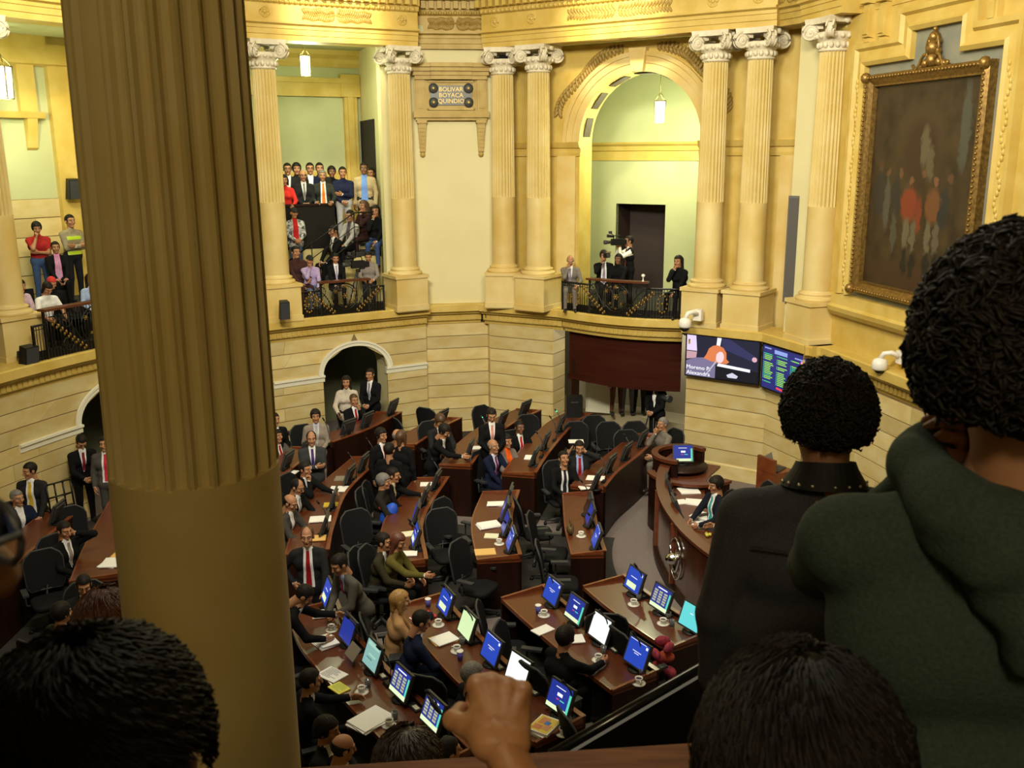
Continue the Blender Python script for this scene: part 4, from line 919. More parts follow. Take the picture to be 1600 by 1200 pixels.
ts = PW(1243, 385, (pend.x, pend.y), (5.30, 18.45)); o = thing('column_loudspeaker', 'tall slim grey column loudspeaker on the cream wall', 'loudspeaker', (ts.x - 0.16, ts.y - 0.34, 0), fdir((-0.5, -0.86)))
zt = PW(1243, 305, (pend.x, pend.y), (5.30, 18.45)).z; zb = PW(1243, 466, (pend.x, pend.y), (5.30, 18.45)).z
mb = MB(); mb.box((0, 0, (zt + zb) / 2), (0.22, 0.14, zt - zb)); mb.build('cabinet', mat('speaker_grey', (0.115, 0.105, 0.095), 0.6), o)
mb = MB(); mb.box((0, -0.076, (zt + zb) / 2), (0.18, 0.012, zt - zb - 0.08)); mb.build('grille', mat('speaker_grey2', (0.085, 0.078, 0.072), 0.8), o)
mb = MB(); mb.box((0, 0.09, zt - 0.2), (0.08, 0.08, 0.08)); mb.box((0, 0.09, zb + 0.2), (0.08, 0.08, 0.08)); mb.build('bracket', DGREY, o)
def ptz(p, n, label, k=1.0):
    o = thing('dome_camera', label, 'camera', p, fdir(n))
    mb = MB(); mb.box((0, 0, 0), (0.17 * k, 0.12 * k, 0.22 * k)); mb.build('wall_box', WPLAS, o)
    mb = MB(); mb.tube([(0, -0.05 * k, 0.02 * k), (-0.04 * k, -0.18 * k, 0.08 * k), (-0.10 * k, -0.28 * k, 0.06 * k), (-0.14 * k, -0.32 * k, -0.04 * k)], 0.045 * k, 8); mb.build('arm', WPLAS, o)
    mb = MB(); mb.lathe([(0.03, 0.0), (0.10, -0.03), (0.125, -0.09), (0.125, -0.17), (0.105, -0.20), (0.0, -0.20)], (-0.14 * k, -0.32 * k, -0.02 * k), 16, caps=False); mb.build('housing', WPLAS, o)
    mb = MB(); mb.ball((-0.14 * k, -0.32 * k, -0.215 * k), (0.095 * k, 0.095 * k, 0.09 * k), n=14, k=8); mb.build('dark_dome', BLACK, o)
ptz(PW(1091, 492, (3.5, 19.05), (4.6, 18.3)), (-0.55, -0.83), 'white dome camera on the column pedestal right of the arched balcony', 1.0)
s_, z_ = rw(1414, 558); ptz(RW.pt(s_, 0.06, z_), (-0.97, -0.2), 'white dome camera on a wall box under the big painting', 0.92)
def screen_mat(name, c, s=1.0): return mat('screen_' + name, (0.01, 0.01, 0.01), 0.3, emit=c, estr=s)
def tv(a, b, pxs, label):
    pa = Path([a, b]); q = [PW(*p, a, b) for p in pxs]; s0, s1 = pa.near(q[0].x, q[0].y), pa.near(q[1].x, q[1].y); z1 = (q[0].z + q[1].z) / 2; z0 = (q[2].z + q[3].z) / 2
    o = thing('wall_television', label, 'television'); mb = MB(); sweep(mb, Path([pa.at(s0)[0], pa.at(s1)[0]]), [(-0.07, z0), (0.0, z0), (0.0, z1), (-0.07, z1)]); mb.build('casing', BLACK, o)
    mb = MB(); m = (s0 + s1) / 2; c = pa.pt(m, -0.11, (z0 + z1) / 2); n = pa.at(m)[1]; mb.box(c, (0.3, 0.1, 0.25), Matrix.Rotation(fdir(n), 3, 'Z')); mb.build('wall_mount', DGREY, o)
    return o, pa, s0, s1, z0, z1
def panel(o, pa, s0, s1, z0, z1, polys, b=0.03):
    """flat picture on a screen: polygons in unit coordinates, painted in layers"""
    for i, (nm, m, pts) in enumerate(polys):
        mb = MB(); vs = [pa.pt(s0 + b + (s1 - s0 - 2 * b) * u, 0.002 + 0.0012 * i, z0 + b + (z1 - z0 - 2 * b) * v) for u, v in pts]
        mb.add(vs, [tuple(range(len(vs)))]); mb.build(nm, m, o)
def ell(u, v, a, b, n=18, a0=0, a1=2 * PI): return [(min(1, max(0, u + a * math.cos(a0 + (a1 - a0) * i / n))), min(1, max(0, v + b * math.sin(a0 + (a1 - a0) * i / n)))) for i in range(n)]
a, b = WT.pt(WT.near(*WT.p[1]), 0.16, 0).xy, WT.pt(WT.near(*WT.p[2]) - 0.02, 0.16, 0).xy
dT = (WT.p[2] - WT.p[1]).normalized(); nT = Vector((dT.y, -dT.x)); a = WT.p[1] + nT * 0.16 - dT * 0.3; b = WT.p[2] + nT * 0.16
t1 = tv(a, b, ((1072, 520), (1189, 533), (1071, 586), (1184, 603)), 'wall television showing a red-haired speaker at a microphone')
SC = lambda n, c, s=1.0: screen_mat(n, c, s)
panel(*t1[0:1], *t1[1:], [('picture', SC('dark', (0.012, 0.014, 0.035)), [(0, 0), (1, 0), (1, 1), (0, 1)]),
    ('picture_wall', SC('lilac', (0.75, 0.62, 0.85)), [(0, 0.62), (0.15, 0.62), (0.13, 1), (0, 1)]), ('picture_wall', SC('rose', (0.55, 0.32, 0.36)), [(0, 0.4), (0.14, 0.45), (0.15, 0.60), (0, 0.60)]),
    ('picture_shirt', SC('white', (0.9, 0.9, 1.0)), [(0.42, 0.78), (0.47, 0.78), (0.49, 1), (0.43, 1)]),
    ('picture_jacket', SC('suit', (0.03, 0.03, 0.10)), [(0.5, 0.75), (0.95, 0.5), (0.98, 0.62), (0.75, 0.85), (0.6, 1), (0.5, 1)]), ('picture_hand', SC('hand', (0.7, 0.4, 0.45)), ell(0.95, 0.57, 0.035, 0.06)),
    ('picture_coat', SC('coat', (0.19, 0.16, 0.28)), [(0, 0), (0.42, 0), (0.44, 0.42), (0.33, 0.5), (0.12, 0.45), (0, 0.36)]),
    ('picture_hair', SC('hair', (0.70, 0.20, 0.07)), [(0.25, 0.46), (0.29, 0.58), (0.32, 0.72), (0.38, 0.80), (0.45, 0.82), (0.52, 0.77), (0.565, 0.66), (0.57, 0.50), (0.61, 0.44), (0.57, 0.38), (0.44, 0.38), (0.33, 0.42)]),
    ('picture_face', SC('face', (0.95, 0.62, 0.66)), ell(0.475, 0.54, 0.060, 0.15)), ('picture_hair', SC('hair', (0.70, 0.20, 0.07)), [(0.34, 0.44), (0.37, 0.62), (0.42, 0.74), (0.51, 0.73), (0.54, 0.66), (0.47, 0.67), (0.43, 0.60), (0.42, 0.45), (0.40, 0.40)]),
    ('picture_desk', SC('ink', (0.005, 0.005, 0.012)), [(0.42, 0), (1, 0), (1, 0.28), (0.42, 0.35)]), ('picture_papers', SC('white', (0.9, 0.9, 1.0)), [(0.44, 0.31), (0.90, 0.25), (0.90, 0.32), (0.46, 0.38)]), ('picture_glow', SC('pale', (0.6, 0.6, 0.7)), [(0.58, 0.12), (0.66, 0.19), (0.74, 0.12), (0.72, 0.06), (0.60, 0.06)]),
    ('picture_microphone', SC('silver', (0.5, 0.5, 0.62)), [(0.29, 0.08), (0.31, 0.08), (0.445, 0.44), (0.43, 0.45)])])
o, pa, s0, s1, z0, z1 = t1; r3 = (pa.p[1] - pa.p[0]).normalized()
for i, s in enumerate(('Moreno P.', 'Alexandra')):
    c = pa.pt(s0 + 0.05, 0.028, z0 + 0.205 - 0.115 * i); text_on(s, 0.115, SC('caption', (1, 1, 1)), c, (r3.x, r3.y, 0), (0, 0, 1), o, 0.001, 1.1, 'LEFT')
dU = (WT.p[3] - WT.p[2]).normalized(); nU = Vector((dU.y, -dU.x)); a = WT.p[2] + nU * 0.16 + dU * 0.02; b = WT.p[3] + nU * 0.16 + dU * 0.1
t2 = tv(a, b, ((1191, 533), (1262, 558), (1190, 602), (1262, 636)), 'wall television showing the blue and green voting list')
random.seed(11); cols = [('picture', SC('navy', (0.012, 0.018, 0.16)), [(0, 0), (1, 0), (1, 1), (0, 1)]), ('heading', SC('pale_blue', (0.25, 0.35, 0.75)), [(0.04, 0.93), (0.2, 0.93), (0.2, 0.96), (0.04, 0.96)]), ('heading', SC('pale_blue', (0.25, 0.35, 0.75)), [(0.28, 0.86), (0.58, 0.86), (0.58, 0.95), (0.28, 0.95)]), ('heading', SC('pale_blue', (0.25, 0.35, 0.75)), [(0.75, 0.88), (0.93, 0.88), (0.93, 0.91), (0.75, 0.91)]), ('vote_mark', SC('red', (0.8, 0.06, 0.1)), [(0.36, 0.05), (0.56, 0.03), (0.56, 0.08), (0.36, 0.1)]), ('emblem', SC('pink', (0.8, 0.3, 0.4)), [(0.88, 0.80), (0.95, 0.80), (0.93, 0.87), (0.89, 0.87)])]
for c in range(3):
    for k in range(17):
        if (c == 2 and k > 8) or random.random() < 0.1: continue
        u = 0.05 + 0.32 * c; v = 0.80 - 0.041 * k; w_ = 0.14 + 0.08 * random.random()
        cols.append(('name_line', SC('lime', (0.30, 0.70, 0.08)) if random.random() < 0.8 else SC('green', (0.05, 0.5, 0.2)), [(u, v), (u + w_, v), (u + w_, v + 0.022), (u, v + 0.022)]))
        cols.append(('vote_mark', SC('teal', (0.05, 0.55, 0.40)), [(u - 0.03, v), (u - 0.012, v), (u - 0.012, v + 0.022), (u - 0.03, v + 0.022)]))
o, pa, s0, s1, z0, z1 = t2
for nm in ('picture', 'heading', 'vote_mark', 'emblem', 'name_line'):
    mats = []; mb = MB()
    for i, (n_, m, pts) in enumerate(cols):
        if n_ != nm: continue
        if m not in mats: mats.append(m)
        vs = [pa.pt(s0 + 0.03 + (s1 - s0 - 0.06) * u, 0.002 + (0 if nm == 'picture' else 0.002), z0 + 0.03 + (z1 - z0 - 0.06) * v) for u, v in pts]; mb.add(vs, [(0, 1, 2, 3)], mats.index(m))
    q = mb.build(nm, mats, o)
    if nm in ('name_line', 'vote_mark', 'heading'): q['kind'] = 'stuff'
# ------------------------------------------------------------------ furniture templates
HIDE = []
def park(o): HIDE.append(o); return o
def chair_template():
    t = thing('office_chair', 'x', 'chair')
    mb = MB(); W, H = 0.27, 0.56                   # backrest: a bowed, rounded mesh shell
    def bp(u, v, d): 
        w_ = W * (1 - 0.10 * (1 - v)) ; return (u * w_, 0.24 + 0.07 * (1 - u * u) * 0.6 + 0.10 * v - d, 0.56 + H * v)
    n, k = 8, 8; g = [[None] * (n + 1) for _ in range(k + 1)]
    for d in (0.0, 0.03):
        vs = []
        for j in range(k + 1):
            v = j / k; lim = 1.0 if v < 0.7 else math.sqrt(max(0.0, 1 - ((v - 0.7) / 0.3) ** 2 * 0.75))
            lim *= 1.0 if v > 0.12 else 0.86 + 0.14 * v / 0.12
            for i in range(n + 1): vs.append(bp((i / n * 2 - 1) * lim, v, d))
        mb.add(vs, [(j * (n + 1) + i, j * (n + 1) + i + 1, (j + 1) * (n + 1) + i + 1, (j + 1) * (n + 1) + i) for j in range(k) for i in range(n)], 0, True)
    bk = mb.build('backrest', MESHB, t)
    mb = MB(); pts = []
    for j in range(k + 1):
        v = j / k; lim = 1.0 if v < 0.7 else math.sqrt(max(0.0, 1 - ((v - 0.7) / 0.3) ** 2 * 0.75)); lim *= 1.0 if v > 0.12 else 0.86 + 0.14 * v / 0.12; pts.append(bp(lim, v, 0.015))
    L = [(-x, y, z) for x, y, z in pts]; top = [bp((1 - i / 3) * 0.5 - 0.25 * 0, 1.0, 0.015) for i in range(0)]
    loop = pts + [bp(0.25, 1.0, 0.015), bp(-0.25, 1.0, 0.015)] + L[::-1] + [bp(-0.4, 0, 0.015), bp(0.4, 0, 0.015)]
    mb.tube(loop, 0.016, 6, closed=True); mb.build('back_frame', GREYF, bk)
    mb = MB(); vs = []; n = 8
    for z, s in ((0.43, 0.92), (0.46, 1.0), (0.50, 0.97), (0.51, 0.85)):
        for i in range(20):
            a = 2 * PI * i / 20; c, s_ = math.cos(a), math.sin(a); vs.append((0.26 * s * math.copysign(abs(c) ** 0.5, c), 0.25 * s * math.copysign(abs(s_) ** 0.5, s_) - 0.02, z))
    mb.add(vs, [(j * 20 + i, j * 20 + (i + 1) % 20, (j + 1) * 20 + (i + 1) % 20, (j + 1) * 20 + i) for j in range(3) for i in range(20)] + [tuple(range(19, -1, -1)), tuple(range(60, 80))], 0, True); mb.build('seat', MESHB, t)
    for s in (-1, 1):
        mb = MB(); mb.tube([(s * 0.22, 0.05, 0.44), (s * 0.31, 0.06, 0.46), (s * 0.315, 0.06, 0.66)], 0.018, 6); mb.box((s * 0.315, 0.0, 0.675), (0.08, 0.26, 0.03)); mb.build('armrest', GREYF, t)
    mb = MB(); mb.lathe([(0.03, 0.10), (0.03, 0.30), (0.022, 0.30), (0.022, 0.43)], n=10); mb.box((0, 0.0, 0.415), (0.22, 0.26, 0.04)); mb.tube([(0, 0.12, 0.42), (0, 0.26, 0.46), (0, 0.27, 0.62)], 0.025, 6); mb.build('gas_column', BLACK, t)
    mb = MB()
    for i in range(5): a = 2 * PI * i / 5 + 0.3; mb.tube([(0.03 * math.cos(a), 0.03 * math.sin(a), 0.13), (0.30 * math.cos(a), 0.30 * math.sin(a), 0.08)], [0.028, 0.018], 6)
    sb = mb.build('star_base', DGREY, t)
    for i in range(5):
        a = 2 * PI * i / 5 + 0.3; mb = MB(); mb.lathe([(0.0, -0.025), (0.03, -0.025), (0.03, 0.025), (0.0, 0.025)], (0.30 * math.cos(a), 0.30 * math.sin(a), 0.032), 10, R=Matrix.Rotation(a, 3, 'Z') @ Matrix.Rotation(PI / 2, 3, 'X'), caps=False); mb.tube([(0.30 * math.cos(a), 0.30 * math.sin(a), 0.03), (0.30 * math.cos(a), 0.30 * math.sin(a), 0.085)], 0.012, 5); mb.build('caster', BLACK, sb)
    return t
CHAIR0 = chair_template(); CH_USED = [False]; SEATS = []; EMPTY = []
def chair(x, y, n, label, z=0.0):
    rz = fdir(n); SEATS.append((x, y))
    if not CH_USED[0]:
        CH_USED[0] = True; CHAIR0.location = (x, y, z); CHAIR0.rotation_euler = (0, 0, rz); tag(CHAIR0, label, 'chair', 'black mesh office chairs'); return CHAIR0
    return dup(CHAIR0, (x, y, z), rz, label, 'black mesh office chairs')
# monitor casings share mesh data; the picture on each screen is its own flat part
def tiltx(a): return Matrix.Rotation(a, 3, 'X')
TILT = -0.36; RM = tiltx(TILT)
def mon_meshes():
    d = {}
    mb = MB(); mb.box((0, 0, 0.21), (0.38, 0.035, 0.325), None); mb.box((0, 0.025, 0.21), (0.30, 0.04, 0.25), None)
    c = Vector((0, 0, 0.10)); mb.v = [tuple(RM @ (Vector(v) - c) + c) for v in mb.v]; d['casing'] = (mb, DGREY)
    mb = MB(); mb.box((0, 0.05, 0.075), (0.07, 0.03, 0.15)); d['stand_neck'] = (mb, BLACK)
    mb = MB(); mb.lathe([(0.0, 0), (0.11, 0), (0.11, 0.012), (0.03, 0.022), (0.0, 0.022)], (0, 0.03, 0), 16, caps=False); d['stand_foot'] = (mb, BLACK)
    out = {}
    for k, (mb, m) in d.items(): o = mb.build(k, m); out[k] = o.data; bpy.data.objects.remove(o)
    return out
MM = mon_meshes()
SB = screen_mat('blue', (0.016, 0.055, 0.42)); SN = screen_mat('deep_blue', (0.014, 0.030, 0.26)); SW = screen_mat('white_page', (0.95, 1.0, 0.95)); SG = screen_mat('pale_green', (0.62, 0.80, 0.42)); SCY = screen_mat('cyan', (0.12, 0.62, 0.62)); SD = mat('screen_off', (0.012, 0.015, 0.022), 0.15)
SWT = screen_mat('title_white', (0.9, 0.92, 1.0)); SY = screen_mat('list_sand', (0.42, 0.42, 0.26)); SP = screen_mat('bar_pale', (0.72, 0.85, 0.50)); SGR = screen_mat('slate_map', (0.22, 0.42, 0.38)); STQ = screen_mat('side_teal', (0.10, 0.60, 0.42))
def scr(u0, u1, v0, v1, lift=0.0):
    c = Vector((0, 0, 0.10)); out = []
    for u, v in ((u0, v0), (u1, v0), (u1, v1), (u0, v1)):
        p = Vector((-0.17 + 0.34 * u, -0.0185 - lift, 0.068 + 0.285 * v)); out.append(tuple(RM @ (p - c) + c))
    return out
def screen_mesh(kind):
    L = {'off': [(SD, 0, 1, 0, 1)], 'dim': [(SN, 0, 1, 0, 1)],
         'title': [(SB, 0, 1, 0, 1), (SWT, 0.28, 0.72, 0.54, 0.565), (SWT, 0.38, 0.62, 0.46, 0.485), (SWT, 0.86, 0.96, 0.82, 0.93), (SWT, 0.05, 0.85, 0.955, 0.975)],
         'list': [(SN, 0, 1, 0, 1), (SP, 0, 1, 0, 0.17), (SWT, 0.2, 0.75, 0.88, 0.93), (STQ, 0.90, 1, 0.17, 0.85)] + [(SY, 0.06 + 0.28 * c, 0.26 + 0.28 * c, 0.25 + 0.115 * r, 0.33 + 0.115 * r) for c in range(3) for r in range(5)],
         'vote': [(SN, 0, 1, 0, 1), (SP, 0, 0.9, 0, 0.16), (STQ, 0.90, 1, 0, 0.8), (SWT, 0.38, 0.62, 0.54, 0.66), (SWT, 0.25, 0.7, 0.82, 0.85), (STQ, 0.55, 0.75, 0.40, 0.44), (screen_mat('vote_red', (0.7, 0.05, 0.2)), 0.38, 0.5, 0.40, 0.44)],
         'form': [(SB, 0, 1, 0, 1), (SWT, 0.25, 0.7, 0.6, 0.63), (SP, 0.12, 0.75, 0.10, 0.36), (SWT, 0.86, 0.96, 0.82, 0.93)],
         'white': [(SW, 0, 1, 0, 1)], 'green': [(SG, 0, 1, 0, 1)], 'cyan': [(SCY, 0, 1, 0, 1), (SWT, 0.42, 0.58, 0.60, 0.63)],
         'map': [(SGR, 0, 1, 0, 1), (screen_mat('map_dark', (0.10, 0.20, 0.20)), 0.2, 0.6, 0.3, 0.36), (screen_mat('map_light', (0.35, 0.58, 0.45)), 0.1, 0.9, 0.8, 0.95), (screen_mat('map_light', (0.35, 0.58, 0.45)), 0.3, 0.8, 0.45, 0.52)]}[kind]
    mb = MB(); ms = []
    for i, (m, *r) in enumerate(L):
        if m not in ms: ms.append(m)
        mb.add(scr(*r, 0.0 if i == 0 else 0.0008), [(0, 1, 2, 3)], ms.index(m))
    o = mb.build('screen', ms); me = o.data; bpy.data.objects.remove(o); return me
SCR = {}
def monitor(x, y, z, n, kind, label, yaw=0.0):
    o = thing('computer_monitor', label, 'monitor', (x, y, z), fdir(n) + yaw, 'flat monitors on the curved desks')
    cs = [link(k, MM[k], o) for k in ('casing', 'stand_neck', 'stand_foot')][0]
    if kind not in SCR: SCR[kind] = screen_mesh(kind)
    link('screen', SCR[kind], cs); return o
def mic_meshes():
    out = {}
    for k, (mb, m) in {'base': (MB(), BLACK), 'gooseneck': (MB(), DGREY), 'head': (MB(), BLACK)}.items():
        if k == 'base': mb.box((0, 0, 0.02), (0.12, 0.14, 0.04), taper=0.8)
        elif k == 'gooseneck': mb.tube([(0, 0, 0.04), (0, 0.02, 0.2), (0, -0.03, 0.36), (0, -0.10, 0.47)], 0.009, 6)
        else: mb.tube([(0, -0.10, 0.465), (0, -0.14, 0.52)], 0.015, 8)
        o = mb.build(k, m); out[k] = o.data; bpy.data.objects.remove(o)
    mb = MB(); mb.ball((0, -0.105, 0.475), 0.017, n=8, k=5); o = mb.build('lit_ring', screen_mat('mic_green', (0.05, 1.0, 0.35), 2.0)); out['lit_ring'] = o.data; bpy.data.objects.remove(o)
    return out
MICM = mic_meshes()
def mic(x, y, z, n, label, lit=False):
    o = thing('desk_microphone', label, 'microphone', (x, y, z), fdir(n), 'gooseneck microphones on the curved desks')
    for k in ('base', 'gooseneck', 'head') + (('lit_ring',) if lit else ()): link(k, MICM[k], o)
    return o
def cup_meshes():
    out = {}
    mb = MB(); mb.lathe([(0.0, 0), (0.075, 0), (0.08, 0.008), (0.045, 0.010), (0.0, 0.008)], n=18, caps=False); out['saucer'] = (mb, WPLAS)
    mb = MB(); mb.lathe([(0.0, 0.008), (0.03, 0.008), (0.042, 0.05), (0.045, 0.075), (0.040, 0.075), (0.036, 0.05), (0.0, 0.045)], n=16, caps=False); out['cup'] = (mb, WPLAS)
    mb = MB(); mb.lathe([(0.0, 0.060), (0.038, 0.060)], n=14, caps=False); mb.f = mb.f; out['coffee'] = (mb, mat('coffee', (0.03, 0.012, 0.005), 0.2))
    mb = MB(); mb.tube([(0.043, 0, 0.06), (0.068, 0, 0.055), (0.066, 0, 0.03), (0.04, 0, 0.025)], 0.006, 5); out['handle'] = (mb, WPLAS)
    r = {}
    for k, (mb, m) in out.items(): o = mb.build(k, m); r[k] = o.data; bpy.data.objects.remove(o)
    return r
CUPM = cup_meshes()
def cup(x, y, z, label, rz=0.0):
    o = thing('coffee_cup', label, 'cup', (x, y, z), rz, 'white coffee cups on the front desks')
    for k in ('saucer', 'cup', 'coffee', 'handle'): link(k, CUPM[k], o)
GLS = mat('drinking_glass', (0.9, 0.92, 0.95), 0.05, trans=0.9)
def tumbler(x, y, z, label):
    o = thing('water_glass', label, 'glass', (x, y, z), 0, 'water glasses on the front desks'); 
    if 'g' not in SCR:
        mb = MB(); mb.lathe([(0.0, 0), (0.030, 0), (0.038, 0.10), (0.034, 0.10), (0.027, 0.01), (0.0, 0.01)], n=14, caps=False); q = mb.build('glass_wall', GLS); SCR['g'] = q.data; bpy.data.objects.remove(q)
        mb = MB(); mb.lathe([(0.0, 0.011), (0.026, 0.011), (0.031, 0.065), (0.0, 0.065)], n=12, caps=False); q = mb.build('water', mat('water', (0.8, 0.88, 0.92), 0.05, trans=0.9)); SCR['w'] = q.data; bpy.data.objects.remove(q)
    link('glass_wall', SCR['g'], o); link('water', SCR['w'], o)
def papers(p, rz, label, w=0.21, d=0.30, n=1, m=PAPER, cat='paper', name='paper_sheets', parts=None, group=None, th=0.012):
    o = thing(name, label, cat, p, rz, group)
    for i in range(n):
        mb = MB(); a = (random.random() - 0.5) * 0.25 if n > 1 else 0.0; mb.box((0.0 + 0.015 * (i % 2), 0.01 * i, th / 2 + th * i), (w, d, th), Matrix.Rotation(a, 3, 'Z')); mb.build('sheet', (parts[i % len(parts)] if parts else m), o)
    return o
def printed(p, rz, label, w=0.21, d=0.30, seed=1, cover=PAPER, ink=None):
    o = papers(p, rz, label, w, d, 1, cover); rr = random.Random(seed); mb = MB()
    for k in range(9):
        y = d * 0.4 - d * 0.8 * k / 9; x = -w * 0.4; l = w * (0.4 + 0.4 * rr.random()); mb.add([(x, y, 0.0128), (x + l, y, 0.0128), (x + l, y + d * 0.03, 0.0128), (x, y + d * 0.03, 0.0128)], [(0, 1, 2, 3)])
    q = mb.build('print', ink or mat('ink', (0.08, 0.05, 0.12), 0.8), o); q['kind'] = 'stuff'; return o

# ------------------------------------------------------------------ curved desks
DESKS = {}; DEPTH = {}
def clear_of_desks(x, y, m, front=0.25):      # keep bodies and chairs out of the worktops
    for _ in range(3):
        for key, (pa, zt, o) in DESKS.items():
            s = pa.near(x, y)
            if s < 0.02 or s > pa.L - 0.02: continue
            p, n = pa.at(s); d = (Vector((x, y)) - p).dot(n); D = DEPTH[key]
            if -front < d < D + m:
                d2 = D + m if d > D * 0.40 else -front; x, y = p.x + n.x * d2, p.y + n.y * d2
    return x, y
def desk(key, px, zt, label, depth=0.64, z0=0.0, ends=(True, True), top_m=WTOP, rim=0.07, z_at=None):
    pts = [P(x, y, (z_at or zt) + rim).xy for x, y in px]; pts = spline(pts, 5) if len(pts) > 2 else [Vector(p) for p in pts]
    pa = Path(pts, 1); m, n = pa.at(pa.L / 2)
    if (m - Vector((OX, OY))).dot(n) < 0: pa.side = -1
    o = thing('curved_desk', label, 'desk'); DESKS[key] = (pa, zt, o); DEPTH[key] = depth
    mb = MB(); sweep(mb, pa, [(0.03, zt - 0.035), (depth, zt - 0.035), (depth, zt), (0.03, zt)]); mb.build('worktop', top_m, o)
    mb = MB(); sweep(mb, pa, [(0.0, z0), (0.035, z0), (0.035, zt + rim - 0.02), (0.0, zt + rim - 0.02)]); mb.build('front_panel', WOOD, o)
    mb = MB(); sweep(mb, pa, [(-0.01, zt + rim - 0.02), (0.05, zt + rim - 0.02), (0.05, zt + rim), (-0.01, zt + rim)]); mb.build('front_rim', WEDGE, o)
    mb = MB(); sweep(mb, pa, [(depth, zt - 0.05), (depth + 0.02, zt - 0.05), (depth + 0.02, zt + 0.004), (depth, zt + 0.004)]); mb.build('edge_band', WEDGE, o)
    for e, s in ((0, 0.0), (1, pa.L)):
        if not ends[e]: continue
        p, n = pa.at(s); t = Vector((-n.y, n.x)); k = 0.02 if e == 0 else -0.02
        dr = (pa.at(min(pa.L, s + 0.02))[0] - pa.at(max(0, s - 0.02))[0]).normalized()
        q = [p, p + n * (depth + 0.02), p + n * (depth + 0.02) + dr * k * 1.7, p + dr * k * 1.7]
        mb = MB(); mb.prism([(v.x, v.y, z0) for v in q], [(v.x, v.y, zt - 0.05) for v in q]); mb.build('end_panel', WOOD, o)
        mb = MB(); mb.prism([(v.x, v.y, zt - 0.05) for v in q], [(q[0].x, q[0].y, zt + rim), (q[1].x, q[1].y, zt + 0.02), (q[2].x, q[2].y, zt + 0.02), (q[3].x, q[3].y, zt + rim)]); mb.build('end_rim', WEDGE, o)
    return pa
def on(key, px, py, d=None, z=None):
    pa, zt, o = DESKS[key]; q = P(px, py, zt if z is None else z); s = pa.near(q.x, q.y); p, n = pa.at(s)
    if d is not None: q = pa.pt(s, d, zt)
    return q, n
desk('A4', [(527, 935), (545, 975), (575, 1010), (625, 1060), (690, 1120), (740, 1168)], 0.80, 'front-left curved desk, fourth row from the podium, nearest the huge column')
desk('A3', [(690, 925), (725, 965), (790, 1030), (860, 1080), (915, 1118)], 0.80, 'curved desk of the third row, woman with blonde hair at its far end')
desk('A2', [(850, 912), (900, 953), (960, 998), (1030, 1046)], 0.80, 'curved desk of the second row with a white lit monitor in its middle')
desk('A1', [(976, 896), (1010, 922), (1060, 955), (1110, 985)], 0.80, 'curved desk of the first row, its right end hidden behind the dark-shirted man')
desk('M1', [(925, 766), (933, 815), (947, 860)], 0.80, 'short curved desk with a small brown bag, nearest the open carpet', 0.5)
desk('M2', [(812, 765), (800, 810), (815, 866)], 0.80, 'short curved desk with a manila envelope and loose papers')
desk('M3', [(702, 744), (662, 810), (668, 873)], 0.80, 'curved desk where the long-haired woman in yellow sits')
desk('M4', [(600, 712), (545, 765), (522, 820), (514, 858)], 0.80, 'curved desk in front of the bald man writing on papers')
desk('M5', [(505, 697), (465, 725), (432, 752), (405, 790)], 0.95, 'curved desk below the man in the light grey suit', z0=0)
desk('R1', [(946, 760), (966, 736), (994, 714), (1020, 692), (1040, 680)], 0.88, 'long curved desk where a man raises his open palm', 0.62)
desk('R2', [(838, 738), (862, 702), (897, 662), (925, 645)], 0.95, 'curved desk in front of the woman with the orange blouse', 0.62)
desk('R3', [(738, 724), (762, 692), (800, 662), (846, 640)], 0.98, 'curved desk where a man leans with white papers in hand', 0.62)
desk('R4', [(650, 694), (690, 668), (722, 652)], 1.02, 'curved desk behind the crowd of dark suits, large monitor at its end', 0.6)
desk('R5', [(520, 690), (580, 668), (628, 643)], 1.05, 'tall dark curved desk under the small wall arch', 0.62)
desk('L1', [(124, 796), (70, 842), (15, 890), (-40, 935)], 0.90, 'long dark desk in front of the man with the yellow tie', 0.62)
desk('L2', [(262, 770), (235, 838), (222, 890)], 0.80, 'desk with white papers half hidden behind the huge column', 0.95)

def mons(key, lst, lab, dist=0.17):
    for i, (px, py, kind, txt) in enumerate(lst):
        q, n = on(key, px, py, dist); monitor(q.x, q.y, q.z, n, kind, txt)
mons('A4', [(512, 948, 'form', 'monitor beside the leaning grey-suited man, farthest on the desk by the huge column'), (530, 1012, 'dim', 'blue monitor above the thick white paper stack on the desk by the huge column'), (562, 1056, 'map', 'grey-green monitor where a hand holds up a card'), (597, 1104, 'list', 'monitor with a voting list above the spread white papers'), (652, 1150, 'list', 'monitor with a voting list, nearest the bottom edge on the desk by the huge column')], '')
mons('A3', [(683, 965, 'form', 'dark blue monitor in front of the blonde woman'), (708, 1005, 'green', 'pale green lit monitor in front of the man scratching his head'), (746, 1045, 'title', 'blue monitor beside the blue and white paper cup'), (795, 1078, 'white', 'white lit monitor behind the raised fist'), (858, 1125, 'vote', 'blue monitor with vote result above the colourful magazine')], '')
mons('A2', [(845, 950, 'title', 'blue title monitor at the left end of the second-row desk'), (874, 982, 'vote', 'blue and yellow monitor in front of the man in black'), (922, 1010, 'white', 'white lit monitor touched by the man in black'), (984, 1050, 'title', 'large blue title monitor at the right end of the second-row desk')], '')
mons('A1', [(985, 930, 'form', 'blue monitor with white box, left end of the first-row desk'), (1024, 960, 'list', 'monitor with three-column list, middle of the first-row desk'), (1072, 990, 'cyan', 'cyan monitor half hidden by the dark-shirted man')], '')
mons('M1', [(912, 805, 'off', 'dark monitor at the far end of the desk with the brown bag'), (908, 822, 'dim', 'dim blue monitor in the middle of the desk with the brown bag'), (921, 858, 'title', 'blue monitor at the near end of the desk with the brown bag')], '', 0.15)
